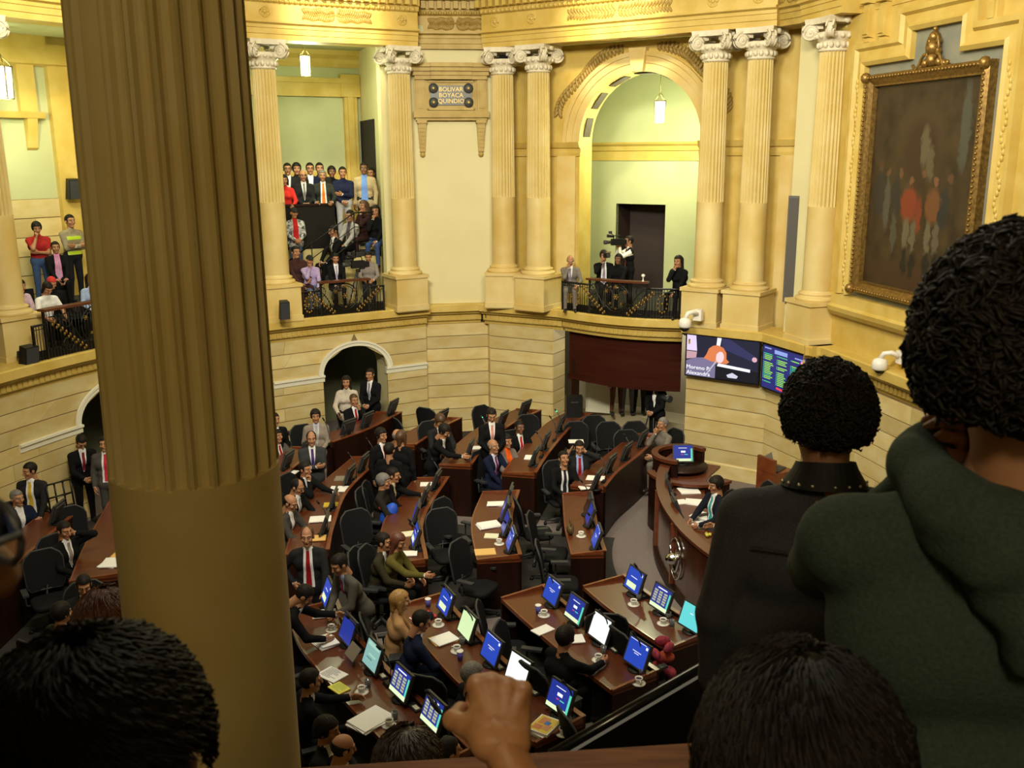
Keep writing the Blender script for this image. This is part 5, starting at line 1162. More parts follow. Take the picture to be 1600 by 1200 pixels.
mons('M2', [(795, 790, 'off', 'dark monitor at the far end of the desk with the manila envelope'), (783, 812, 'dim', 'dim blue monitor in the middle of the desk with the manila envelope'), (785, 836, 'dim', 'blue monitor beside the pen on the desk with loose papers'), (794, 862, 'title', 'blue monitor nearest the manila envelope')], '', 0.16)
mons('M3', [(688, 765, 'off', 'dark monitor at the far end of the desk with the long-haired woman'), (662, 790, 'off', 'dark monitor left of the dark empty chair pair'), (646, 818, 'dim', 'dim monitor beyond the long-haired woman'), (650, 855, 'form', 'bright monitor in front of the long-haired woman')], '', 0.16)
mons('M4', [(578, 738, 'off', 'dark monitor at the far end of the desk with the bald man'), (555, 758, 'off', 'dark monitor before the man with the yellow phone'), (530, 795, 'off', 'dark monitor before the man with the yellow folder'), (512, 835, 'off', 'dark monitor before the bald man writing')], '', 0.16)
mons('M5', [(490, 715, 'off', 'dark monitor in front of the light grey suit'), (462, 735, 'off', 'dark monitor in front of the seated man with a red tie at the column')], '', 0.16)
mons('R1', [(950, 770, 'off', 'dark monitor before the man with the dark tie'), (970, 742, 'off', 'dark monitor before the man raising his palm'), (990, 722, 'off', 'dark monitor beside the empty chair under the balcony'), (1012, 700, 'off', 'dark monitor at the far end nearest the rostrum')], '', 0.2)
mons('R2', [(843, 728, 'off', 'dark monitor in front of the orange blouse'), (868, 704, 'off', 'dark monitor before the man with the red tie and dark face'), (888, 676, 'off', 'dark monitor beside the white sheet and green-lit microphone')], '', 0.2)
mons('R3', [(728, 716, 'off', 'dark monitor by the white papers in the leaning man hand'), (752, 692, 'off', 'dark monitor behind the bald old man'), (785, 668, 'off', 'dark monitor beside the green-lit microphone'), (818, 650, 'off', 'dark monitor farthest along, right of the empty black chair')], '', 0.2)
mons('R4', [(695, 666, 'off', 'dark tilted monitor near the wall between the two crowds')], '', 0.2)
mons('R5', [(548, 682, 'off', 'dark monitor under the left side of the wall arch'), (575, 670, 'off', 'dark monitor in the middle under the wall arch'), (605, 648, 'off', 'dark monitor at the right end before the man with hand on mouth')], '', 0.2)
mons('L1', [(85, 818, 'off', 'dark monitor beside the yellow-tie man, left of the huge column')], '', 0.2)
mic_l = [('A4', 527, 1028, 'tall microphone rising by the blue monitor near the huge column'), ('A4', 578, 1080, 'tall microphone beside the raised card hand'), ('A4', 640, 1160, 'microphone nearest the bottom edge by the list monitor'),
         ('A3', 694, 970, 'microphone by the blonde woman monitor'), ('A3', 720, 1010, 'microphone by the pale green monitor'), ('A3', 885, 1130, 'microphone right of the vote monitor above the magazine'),
         ('A2', 858, 945, 'microphone right of the leftmost second-row monitor'), ('A2', 950, 1010, 'microphone right of the white lit monitor'), ('A2', 976, 1055, 'short microphone in front of the large blue monitor'),
         ('A1', 1000, 935, 'microphone right of the first-row monitor with the white box'),
         ('M1', 930, 850, 'microphone on the near end of the brown-bag desk'), ('M1', 920, 795, 'microphone on the far end of the brown-bag desk'), ('M2', 806, 862, 'microphone nearest the manila envelope'), ('M3', 660, 860, 'microphone by the long-haired woman'), ('M3', 690, 760, 'microphone at the far end of the long-haired woman desk'), ('M4', 565, 750, 'microphone by the grey folder'), ('M4', 520, 830, 'microphone by the bald man'), ('M4', 590, 725, 'microphone at the far end of the bald man desk'),
         ('R1', 955, 755, 'microphone by the man with the dark tie'), ('R1', 985, 720, 'microphone by the man raising his palm'), ('R2', 850, 715, 'tall microphone by the orange blouse'), ('R2', 880, 690, 'tall slanting microphone right of the red-tie man'), ('R3', 760, 690, 'microphone above the bald old man'), ('R5', 560, 690, 'microphone under the wall arch'), ('R5', 530, 700, 'tall microphone left under the wall arch')]
for key, px, py, txt in mic_l: q, n = on(key, px, py, 0.10); mic(q.x, q.y, q.z, n, txt)
q, n = on('R3', 778, 690, 0.12); mic(q.x, q.y, q.z, n, 'microphone with glowing green ring left of the empty black chair', True)
q, n = on('R2', 902, 680, 0.12); mic(q.x, q.y, q.z, n, 'microphone with glowing green ring under the balcony', True)

# things on the desks
def pp(key, px, py, rz, label, **k): q, n = on(key, px, py); return papers(q, fdir(n) + rz, label, **k)
pp('A4', 506, 1006, 0.1, 'thick white paper stack in front of the blue monitor', w=0.30, d=0.22, n=4, th=0.012)
pp('A4', 506, 960, 0.0, 'white papers and manila folder beside the leaning man', w=0.22, d=0.3, n=2, parts=[MANILA, PAPER])
q, n = on('A4', 519, 1055); printed(q, fdir(n) + 0.35, 'printed white page with dark blocks beside the man holding a card', 0.30, 0.23, 3)
q, n = on('A4', 530, 1076); printed(q, fdir(n) + 0.2, 'yellow and green printed sheet below the white page', 0.22, 0.16, 5, mat('yellow_paper', (0.72, 0.66, 0.10), 0.8), mat('green_ink', (0.15, 0.4, 0.12), 0.8))
pp('A4', 577, 1128, 0.2, 'spread of white papers below the list monitor', w=0.30, d=0.40, n=3)
q, n = on('A4', 543, 1040, 0.26); q.z += 0.16; o = thing('grey_card', 'dark grey card held up by the man at the desk by the column', 'card', q, fdir(n)); mb = MB(); mb.box((0, 0, 0), (0.24, 0.01, 0.17), tiltx(-0.7)); mb.build('board', CARDG, o); mb = MB(); mb.box((0, 0, -0.08), (0.02, 0.02, 0.16)); mb.build('fold', CARDG, o)
pp('A3', 692, 1000, 0.1, 'manila envelope with a white slip under the head-scratching man hand', w=0.24, d=0.3, n=2, parts=[MANILA, PAPER], name='envelope', cat='envelope')
pp('A3', 660, 965, 0.3, 'white papers with a red folder before the blonde woman', w=0.2, d=0.28, n=2, parts=[PAPER, mat('red_card', (0.5, 0.03, 0.03), 0.6)])
q, n = on('A3', 848, 1140); o = papers(q, fdir(n) + 0.3, 'thick magazine with yellow, orange and blue cover', 0.24, 0.30, 2, PAPER, 'magazine', 'magazine', th=0.03)
for i, (c, x, y, w_, d_) in enumerate((((0.75, 0.55, 0.05), 0, 0.0, 0.22, 0.27), ((0.6, 0.25, 0.10), -0.03, 0.05, 0.10, 0.12), ((0.6, 0.3, 0.15), 0.05, -0.04, 0.08, 0.10), ((0.05, 0.2, 0.6), 0.02, 0.03, 0.06, 0.06), ((0.55, 0.2, 0.1), -0.04, -0.07, 0.09, 0.08))):
    mb = MB(); mb.box((x + 0.015, y + 0.01, 0.0615 + i * 0.0006), (w_, d_, 0.002)); mb.build('cover_print', mat('cover_%s' % 'abcde'[i], c, 0.4), o)
pp('A2', 848, 985, 0.2, 'white sheet on the second-row desk before the man in black', w=0.17, d=0.26)
pp('A2', 893, 1000, -0.3, 'open notebook right of the man in black', w=0.2, d=0.28, n=2, parts=[MANILA, PAPER], name='notebook', cat='notebook')
pp('M2', 758, 863, 0.0, 'manila envelope on the near end of the middle desk', w=0.23, d=0.31, m=MANILA, name='envelope', cat='envelope')
pp('M2', 762, 822, 0.3, 'loose white papers in the middle of the manila-envelope desk', w=0.24, d=0.34, n=3)
pp('M2', 768, 838, -0.2, 'pale sheet beside the manila envelope', w=0.18, d=0.22, m=mat('cream_paper', (0.75, 0.74, 0.55), 0.8))
pp('M2', 775, 788, 0.1, 'white papers at the far end of the manila-envelope desk', w=0.2, d=0.3, n=2)
pp('M3', 636, 835, 0.2, 'yellowish paper above the long-haired woman', w=0.2, d=0.28, m=mat('cream_paper', (0.75, 0.74, 0.55), 0.8)); pp('M3', 636, 866, 0.0, 'white paper in front of the long-haired woman', w=0.18, d=0.28, n=2)
pp('M3', 668, 757, 0.2, 'white sheet at the far end of the long-haired woman desk', w=0.2, d=0.26)
pp('M4', 500, 812, 0.1, 'large white papers under the bald man hands', w=0.26, d=0.34, n=2); pp('M4', 493, 842, 0.1, 'manila folder over a dark book below the bald man papers', w=0.22, d=0.3, n=2, parts=[mat('dark_book', (0.06, 0.09, 0.09), 0.6), MANILA], name='folder', cat='folder')
pp('M4', 530, 765, 0.1, 'white papers before the man with the yellow phone', w=0.28, d=0.34, n=2); pp('M4', 537, 748, 0.2, 'grey folder lying before the standing balding man', w=0.26, d=0.32, m=CARDG, name='folder', cat='folder'); pp('M4', 517, 789, 0.1, 'yellow folder before the man with glasses in the middle', w=0.2, d=0.24, m=mat('yellow_card', (0.55, 0.40, 0.03), 0.7), name='folder', cat='folder')
pp('M5', 455, 738, 0.0, 'white sheet beside the red-tie man monitor, next to the column', w=0.18, d=0.24); pp('M5', 480, 722, 0.2, 'white sheet near the light grey suit desk', w=0.16, d=0.22)
pp('R1', 930, 748, 0.2, 'manila folder with white papers before the man raising his palm', w=0.24, d=0.32, n=2, parts=[MANILA, PAPER], name='folder', cat='folder'); pp('R1', 917, 762, 0.5, 'white paper under the hands of the man with the dark tie', w=0.2, d=0.28, n=2)
pp('R2', 828, 715, 0.1, 'white sheet lying before the orange blouse woman', w=0.26, d=0.2); pp('R2', 900, 690, 0.3, 'white sheet at the foot of the green-lit microphone under the balcony', w=0.22, d=0.3)
pp('R3', 745, 700, 0.2, 'white paper beside the dark monitor above the bald old man', w=0.2, d=0.3); pp('R3', 772, 683, 0.2, 'white papers at the foot of the green-lit microphone', w=0.2, d=0.28, n=2); pp('R4', 678, 668, 0.2, 'white papers under the tilted monitor near the wall', w=0.3, d=0.36, n=3)
pp('L1', 110, 805, 0.1, 'black paper tray beside the yellow-tie man', w=0.2, d=0.3, m=DGREY, name='paper_tray', cat='tray')
pp('L2', 174, 880, -0.3, 'white papers with green edge at the desk by the huge column', w=0.34, d=0.26, n=2); pp('L2', 186, 870, -0.3, 'manila folder under the white papers by the huge column', w=0.3, d=0.24, m=MANILA, name='folder', cat='folder')
for i, (key, px, py, txt) in enumerate([('A4', 518, 985, 'white cup beside the blue monitor by the huge column'), ('A4', 565, 1082, 'white cup below the map monitor'), ('A4', 608, 1134, 'white cup beside the spread papers'), ('A3', 685, 977, 'white cup left of the pale green monitor'), ('A3', 714, 1018, 'white cup left of the blue third-row monitor'), ('A2', 850, 962, 'white cup beside the blue paper cup on the second-row desk'), ('A2', 935, 1032, 'white cup by the hand of the man in black'), ('A2', 998, 1068, 'white cup at the right end of the second-row desk'), ('A1', 990, 945, 'white cup below the first-row white-box monitor'), ('A1', 1036, 975, 'white cup below the three-column list monitor'), ('A3', 880, 1147, 'white cup right of the magazine'), ('M1', 908, 838, 'white cup beside the near monitor on the brown-bag desk'), ('M2', 780, 850, 'white cup by the near monitor on the envelope desk')]):
    q, n = on(key, px, py); cup(q.x, q.y, q.z, txt, i * 0.7)
for key, px, py, txt in [('A4', 575, 1075, 'glass by the map monitor'), ('A4', 617, 1125, 'glass by the spread papers'), ('A3', 722, 1008, 'glass by the pale green monitor'), ('A2', 943, 1022, 'glass by the white lit monitor'), ('A2', 1003, 1056, 'glass at the right end of the second-row desk'), ('A1', 998, 938, 'glass by the first-row white-box monitor'), ('A1', 1044, 968, 'glass by the three-column list monitor'), ('A1', 1050, 980, 'glass half behind the dark-shirted man'), ('A3', 888, 1135, 'glass by the magazine')]:
    q, n = on(key, px, py); tumbler(q.x, q.y, q.z, txt)
def paper_cup(q, label):
    o = thing('paper_cup', label, 'cup', q); mb = MB(); mb.lathe([(0.028, 0), (0.040, 0.105)], n=14); mb.build('sleeve', mat('cup_blue', (0.10, 0.10, 0.42), 0.6), o); mb = MB(); mb.lathe([(0.041, 0.104), (0.043, 0.115), (0.036, 0.118), (0.03, 0.112)], n=14); mb.build('rim', WPLAS, o)
q, n = on('A3', 719, 1031); paper_cup(q, 'blue and white paper cup on the third-row desk'); q, n = on('A2', 841, 958); paper_cup(q, 'blue and white paper cup on the second-row desk'); q, n = on('A3', 669, 948); paper_cup(q, 'blue and white paper cup before the blonde woman')
q, n = on('M1', 891, 835); o = thing('hand_bag', 'small brown handbag standing on the short desk', 'bag', q, fdir(n)); mb = MB(); mb.ball((0, 0, 0.09), (0.10, 0.06, 0.09), n=12, k=8); mb.build('pouch', mat('brown_leather', (0.10, 0.065, 0.02), 0.5), o); mb = MB(); mb.tube([(-0.07, 0, 0.15), (-0.05, 0, 0.24), (0.05, 0, 0.24), (0.07, 0, 0.15)], 0.009, 6); mb.build('strap', mat('brown_leather', (0.10, 0.065, 0.02), 0.5), o)
for key, px, py, txt in [('A2', 880, 978, 'small voting keypad with pale card beside the blue and yellow vote monitor'), ('A1', 1048, 958, 'small voting keypad with pale card between the list and cyan monitors'), ('A1', 1008, 930, 'small voting keypad with pale card between the white-box and list monitors'), ('A2', 960, 1015, 'small voting keypad with pale card right of the white lit monitor'), ('A2', 1012, 1048, 'small voting keypad with pale card at the right end of the second-row desk'), ('A3', 895, 1122, 'small voting keypad with pale card at the right end of the third-row desk'), ('A3', 770, 1045, 'small voting keypad with pale card between the pale green and blue monitors'), ('A3', 825, 1085, 'small voting keypad with pale card right of the white monitor behind the fist'), ('A4', 632, 1112, 'small voting keypad with pale card between the two list monitors by the column'), ('A4', 585, 1060, 'small voting keypad with pale card above the map monitor by the column'), ('A4', 680, 1160, 'small voting keypad with pale card lowest, behind the list monitor at the bottom')]:
    q, n = on(key, px, py, 0.10); o = thing('voting_keypad', txt, 'keypad', q, fdir(n), 'voting keypads set along the front desks'); mb = MB(); mb.box((0, 0, 0.012), (0.20, 0.08, 0.024)); mb.build('housing', DGREY, o); mb = MB(); mb.box((0.03, 0, 0.0255), (0.09, 0.05, 0.003)); mb.build('card', mat('cream_paper', (0.75, 0.74, 0.55), 0.8), o)

# ------------------------------------------------------------------ podium, rostrum, committee table
pod = Path(spline([(3.15, 17.3), (2.72, 16.5), (2.47, 15.5), (2.40, 14.4), (2.55, 13.1), (2.95, 12.0), (3.7, 11.1)], 6), -1)
if (pod.at(pod.L / 2)[0] + pod.at(pod.L / 2)[1] - Vector((5, 14.6))).length > (pod.at(pod.L / 2)[0] - Vector((5, 14.6))).length: pod.side = 1
o = thing('podium', 'tall curved presidium podium of glossy dark wood on the open carpet', 'podium')
GLW = mat('glossy_mahogany', (0.055, 0.014, 0.006), 0.22, col2=(0.085, 0.024, 0.010), scale=6, stretch=(1, 1, 0.15), coat=1.0)
mb = MB(); sweep(mb, pod, [(0, 0.0), (0.05, 0.0), (0.05, 1.10), (0, 1.10)]); mb.build('front_wall', GLW, o)
mb = MB(); sweep(mb, pod, [(-0.05, 0), (0.0, 0), (0.0, 0.12), (-0.05, 0.12)]); mb.build('plinth', WOOD, o)
mb = MB(); sweep(mb, pod, [(-0.03, 1.10), (0.16, 1.10), (0.16, 1.15), (-0.03, 1.15)]); mb.build('top_rim', WTOP, o)
mb = MB(); sweep(mb, pod, [(0.05, 0.90), (0.80, 0.90), (0.80, 0.94), (0.05, 0.94)]); mb.build('worktop', WTOP, o)
for s in (0.12 * pod.L, 0.34 * pod.L, 0.56 * pod.L, 0.78 * pod.L):
    mb = MB(); p, n = pod.at(s); mb.box((p.x - n.x * 0.02, p.y - n.y * 0.02, 0.6), (0.06, 0.05, 1.0), Matrix.Rotation(fdir(n), 3, 'Z')); mb.build('pilaster_strip', WEDGE, o)
mb = MB(); q = [pod.pt(pod.L * i / 12, 0.85, 0) for i in range(13)] ; q2 = q + [Vector((5.9, 11.2, 0)), Vector((5.6, 17.4, 0))]; mb.prism([(p.x, p.y, 0.0) for p in q2], [(p.x, p.y, 0.30) for p in q2]); struct(mb.build('floor_dais', CARPD))
def podp(px, py, z=0.94): return P(px, py, z)
def emblem():  # added metal shape; its shine stands in for reflections on the wood
    s = pod.near(*P(1092, 872, 0.6).xy); e = thing('podium_glint', 'added polished metal shape standing in for bright reflections on the podium front', 'emblem'); p, n = pod.at(s); c = Vector((p.x - n.x * 0.03, p.y - n.y * 0.03, 0.62))
    R = Vector((-n.x, -n.y, 0)).to_track_quat('Z', 'Y').to_matrix(); CHR = mat('chrome', (0.7, 0.7, 0.72), 0.12, metal=1.0)
    mb = MB(); mb.tube([c + R @ Vector((0.26 * math.cos(a), 0.32 * math.sin(a), 0)) for a in [2 * PI * i / 28 for i in range(28)]], 0.018, 6, closed=True); mb.build('ring', CHR, e)
    mb = MB(); mb.ball(c, (0.10, 0.10, 0.16), n=12, k=8, R=R); mb.build('glint_core', CHR, e)
    mb = MB()
    for sg in (-1, 1): mb.tube([c + R @ Vector((sg * (0.02 + 0.2 * t), -0.2 + 0.33 * t * t, 0.01)) for t in [i / 8 for i in range(9)]], 0.022, 5)
    mb.build('glint_streak', CHR, e)
emblem()
for i, (px, py, rz, txt, w_, d_, n) in enumerate([(1077, 768, 0.4, 'white papers at the far end of the podium desk', 0.25, 0.34, 2), (1086, 786, 0.1, 'white sheets beside the teal-tie man hand', 0.24, 0.3, 2), (1104, 810, -0.3, 'long white papers before the teal-tie man', 0.3, 0.42, 3), (1097, 822, 0.2, 'white sheets beside the podium telephone', 0.26, 0.3, 2), (1060, 785, 0.6, 'white page propped inside the podium rim', 0.2, 0.28, 1)]):
    papers(podp(px, py), rz + 1.2, txt, w_, d_, n)
for px, py, txt in ((1056, 765, 'dark podium monitor, far one of the pair'), (1070, 800, 'dark podium monitor, near one of the pair')):
    q = podp(px, py + 8); s = pod.near(q.x, q.y); p, n = pod.at(s); c = pod.pt(s, 0.24, 0.94); monitor(c.x, c.y, c.z, n, 'off', txt)
q = podp(1113, 826); o = thing('desk_telephone', 'black desk telephone on the podium beside the white papers', 'telephone', q, 0.7); mb = MB(); mb.box((0, 0, 0.03), (0.2, 0.2, 0.06), taper=0.85); mb.build('body', DGREY, o); mb = MB(); mb.tube([(-0.06, -0.1, 0.08), (-0.06, 0.1, 0.08)], 0.025, 8); mb.build('handset', BLACK, o)
q = podp(1106, 838); o = thing('paper_rose', 'small yellow and white crumpled napkin on the podium', 'napkin', q); mb = MB(); [mb.ball((0.03 * math.cos(i * 2.1), 0.03 * math.sin(i * 2.1), 0.03), 0.03, n=6, k=4) for i in range(4)]; mb.build('napkin_fold', mat('yellow_paper', (0.72, 0.66, 0.10), 0.8), o)
# speaker's rostrum
rc = P(1066, 712, 1.2); o = thing('speaker_rostrum', 'rounded wooden speaker rostrum with small monitor by the stone wall', 'rostrum')
def uarc(c, r, a0, a1, n=18, sx=1.0): return Path([(c.x + r * sx * math.cos(a0 + (a1 - a0) * i / n), c.y + r * math.sin(a0 + (a1 - a0) * i / n)) for i in range(n + 1)], 1)
u1 = uarc(rc, 0.50, 0.5, 2 * PI - 1.9); mb = MB(); sweep(mb, u1, [(-0.03, 0), (0.03, 0), (0.03, 1.2), (-0.03, 1.2)]); mb.build('curved_wall', WOOD, o)
mb = MB(); sweep(mb, u1, [(-0.06, 1.2), (0.06, 1.2), (0.06, 1.26), (-0.06, 1.26)]); mb.build('top_rim', WTOP, o)
mb = MB(); mb.lathe([(0, 1.0), (0.47, 1.0), (0.47, 1.03), (0, 1.03)], (rc.x, rc.y, 0), 20, caps=False); mb.build('shelf', WOOD, o)
monitor(rc.x + 0.02, rc.y, 1.03, (0.0, -1.0), 'vote', 'lit monitor standing in the speaker rostrum')
r2 = P(1082, 734, 1.05); o = thing('side_counter', 'lower curved wooden counter next to the rostrum', 'counter'); u2 = uarc(r2, 0.75, PI * 1.0, PI * 1.75); mb = MB(); sweep(mb, u2, [(-0.03, 0), (0.03, 0), (0.03, 1.0), (-0.03, 1.0)]); mb.build('curved_wall', WOOD, o); mb = MB(); sweep(mb, u2, [(-0.07, 1.0), (0.07, 1.0), (0.07, 1.05), (-0.07, 1.05)]); mb.build('top_rim', WTOP, o)
lp = P(1209, 783, 0.5); o = thing('side_lectern', 'reddish wooden lectern with open laptop by the wall corner', 'lectern', (lp.x, lp.y, 0), 0.5); mb = MB(); mb.box((0, 0, 0.55), (0.5, 0.42, 1.1)); mb.build('body', WEDGE, o); mb = MB(); mb.box((-0.22, 0.0, 1.22), (0.06, 0.42, 0.26)); mb.build('side_panel', WEDGE, o)
q = thing('laptop', 'open grey laptop on the reddish lectern', 'laptop', (lp.x, lp.y, 1.1), 0.9); mb = MB(); mb.box((0, 0, 0.012), (0.34, 0.24, 0.02)); mb.build('keyboard_deck', DGREY, q); mb = MB(); mb.box((0, 0.14, 0.13), (0.34, 0.015, 0.24), tiltx(-0.25)); mb.build('lid', mat('laptop_grey', (0.22, 0.23, 0.24), 0.4), q)
# table under the balcony
ta, tb = P(938, 668, 0.78), P(1042, 690, 0.78); o = thing('committee_table', 'long wooden table covered with papers under the arched balcony', 'table'); tp_ = Path([ta.xy, tb.xy]); mb = MB(); sweep(mb, tp_, [(-0.35, 0.74), (0.3, 0.74), (0.3, 0.78), (-0.35, 0.78)]); mb.build('tabletop', WTOP, o); mb = MB(); sweep(mb, tp_, [(0.22, 0.05), (0.25, 0.05), (0.25, 0.74), (0.22, 0.74)]); mb.build('front_panel', WTOP, o)
for s in (0.1, tp_.L - 0.1):
    mb = MB(); p = tp_.pt(s, -0.28, 0); mb.box((p.x, p.y, 0.38), (0.06, 0.06, 0.73)); mb.build('leg', WOOD, o)
for px, py, txt, m in ((955, 679, 'white papers on the left half of the committee table', PAPER), (970, 684, 'long white sheets on the middle of the committee table', PAPER), (1000, 690, 'white papers on the right half of the committee table', PAPER), (1015, 685, 'red-brown booklet on the right of the committee table', mat('red_brown', (0.25, 0.06, 0.04), 0.7)), (938, 675, 'red-brown folder at the left end of the committee table', mat('red_brown', (0.25, 0.06, 0.04), 0.7))): papers(P(px, py - 3, 0.78), 0.6, txt, 0.3, 0.24, 2, m)
o = thing('dark_case', 'black equipment case behind the committee chairs under the balcony', 'case', P(897, 650, 0.95)); o.location.z = 0.0; mb = MB(); mb.box((0, 0, 0.7), (0.36, 0.3, 1.4)); mb.build('shell', BLACK, o); mb = MB(); mb.box((0, -0.16, 1.3), (0.16, 0.02, 0.03)); mb.build('handle', DGREY, o)

# ------------------------------------------------------------------ chairs (sight point of the backrest at 0.85 m)
def ch(px, py, deg, label, z=0.0): EMPTY.append((P(px, py, 0.85 + z), deg, label, z))
for c in [(112, 888, 35, 'large empty chair between the desk by the column and the pink-tie man'), (182, 815, 40, 'empty chair against the left arch, cut off by the huge column'), (585, 832, 35, 'empty chair with rounded back left of the blue bag'), (700, 832, 25, 'empty chair in the middle rows, left one of the pair facing the papers'), (742, 818, 55, 'empty chair in the middle rows, right one of the pair behind'), 
          (745, 880, 60, 'chair turned aside below the manila envelope'), (838, 800, 100, 'empty chair between the envelope desk and the bag desk, far one'), (868, 830, 80, 'empty chair between the envelope desk and the bag desk, middle one'), (876, 875, 90, 'empty chair nearest the first aisle, below the brown bag desk'), (790, 975, 90, 'empty chair in profile in the aisle before the second-row desk'), (768, 1015, 75, 'chair turned sideways left of the man in black'), (650, 1112, 160, 'empty chair between third and fourth rows, lower middle'), (930, 975, 170, 'empty chair tucked behind the first-row desk'), (975, 1000, 120, 'empty chair behind the white lit monitor'), (930, 1140, 110, 'empty chair near the wooden rail, right of the vote monitor'),
          (463, 1015, 120, 'empty chair beside the huge column next to the paper stack'), (632, 668, 120, 'empty chair in the crowd before the stone pier, left one'), (678, 650, 150, 'empty chair against the stone pier behind the crowd'), (715, 690, 100, 'empty chair behind the leaning man with papers'), (793, 662, 40, 'large empty chair before the stone pier right of the standing man'), (868, 676, 20, 'empty chair left of the balcony opening'), (985, 700, 10, 'empty chair before the committee table'), (905, 686, 10, 'chair at the committee table, far left'), (924, 682, 10, 'chair with brown top at the committee table'), (955, 682, 10, 'round-backed chair in the middle behind the committee table'), (1000, 690, 10, 'round-backed chair at the right behind the committee table'),
          (432, 668, 60, 'dark high-backed chair at the column edge by the wall'), (1172, 782, -80, 'empty grey chair by the wall corner beside the lectern', 0.3), (480, 690, 30, 'chair behind the light grey suit'), ]: ch(*c)
o = thing('blue_bag', 'bright blue cloth bag with an orange patch hanging on a chair', 'bag', P(607, 805, 0.75)); mb = MB(); mb.ball((0, 0, 0), (0.13, 0.10, 0.24), n=12, k=8, R=Matrix.Rotation(0.5, 3, 'Y')); mb.build('pouch', mat('blue_cloth', (0.01, 0.08, 0.55), 0.6), o); mb = MB(); mb.ball((-0.10, -0.04, 0.16), (0.06, 0.05, 0.06), n=8, k=6); mb.build('patch', mat('orange_cloth', (0.6, 0.08, 0.03), 0.6), o)
o = thing('red_scarf', 'red and purple patterned scarf over a chair beside the first-row desk', 'scarf', P(1036, 1012, 0.85)); mb = MB()
for i in range(7): mb.ball((0.09 * math.sin(i * 2.3), 0.05 * math.cos(i * 1.7), 0.06 - 0.06 * i), (0.10, 0.05, 0.07), n=10, k=6, mi=1 if i == 3 else 0, R=Matrix.Rotation(i * 0.9, 3, 'Z') @ Matrix.Rotation(0.5 * math.sin(i * 3), 3, 'X'))
mb.build('cloth', [mat('scarf_red', (0.42, 0.03, 0.03), 0.8, col2=(0.12, 0.02, 0.08), scale=25), mat('scarf_orange', (0.5, 0.09, 0.04), 0.8)], o)
o = thing('wire_rack', 'black wire document rack on the desk beside the yellow-tie man', 'rack', P(97, 785, 1.05), 0.9); mb = MB()
for x in (-0.2, -0.07, 0.07, 0.2): mb.tube([(x, 0, -0.12), (x, 0.05, 0.35)], 0.016, 5)
for z in (-0.1, 0.12, 0.35): mb.tube([(-0.2, 0.02, z), (0.2, 0.02, z)], 0.016, 5)
mb.build('wire_frame', IRON, o); mb = MB(); mb.box((0, 0.04, -0.11), (0.44, 0.16, 0.02)); mb.build('tray', IRON, o)
# ------------------------------------------------------------------ the rail before us and the stair rail
o = thing('gallery_rail', 'worn wooden handrail along the bottom edge in front of the camera', 'railing')
ra, rb = P(300, 1242, 5.45), P(1250, 1180, 5.45); rp_ = Path([ra.xy, rb.xy]); mb = MB(); sweep(mb, rp_, [(-0.075, 5.40), (0.075, 5.40), (0.075, 5.44), (0.06, 5.45), (-0.06, 5.45), (-0.075, 5.44)]); mb.build('timber_rail', mat('rail_timber', (0.30, 0.11, 0.028), 0.6, col2=(0.17, 0.055, 0.014), scale=10, stretch=(0.6, 6, 6), spec=0.2), o)
mb = MB(); sweep(mb, rp_, [(-0.02, 4.45), (0.02, 4.45), (0.02, 5.40), (-0.02, 5.40)]); mb.build('panel', IRON, o)
o = thing('stair_rail', 'glossy black metal handrail slanting up from the wooden rail to the right', 'handrail')
A, B = PY(860, 1180, 2.05), PY(1100, 1040, 2.35); mb = MB(); mb.tube([A, B, B + (B - A) * 0.6], 0.013, 10); mb.build('top_rail', mat('glossy_black', (0.012, 0.012, 0.012), 0.25, coat=0.5), o)
mb = MB(); n_ = Vector((0, 0, -1)); mb.prism([A + n_ * 0.03, B + n_ * 0.03, B + n_ * 0.8, A + n_ * 0.8], [p + Vector((0, 0.015, 0)) for p in (A + n_ * 0.03, B + n_ * 0.03, B + n_ * 0.8, A + n_ * 0.8)]); mb.build('panel', IRON, o)
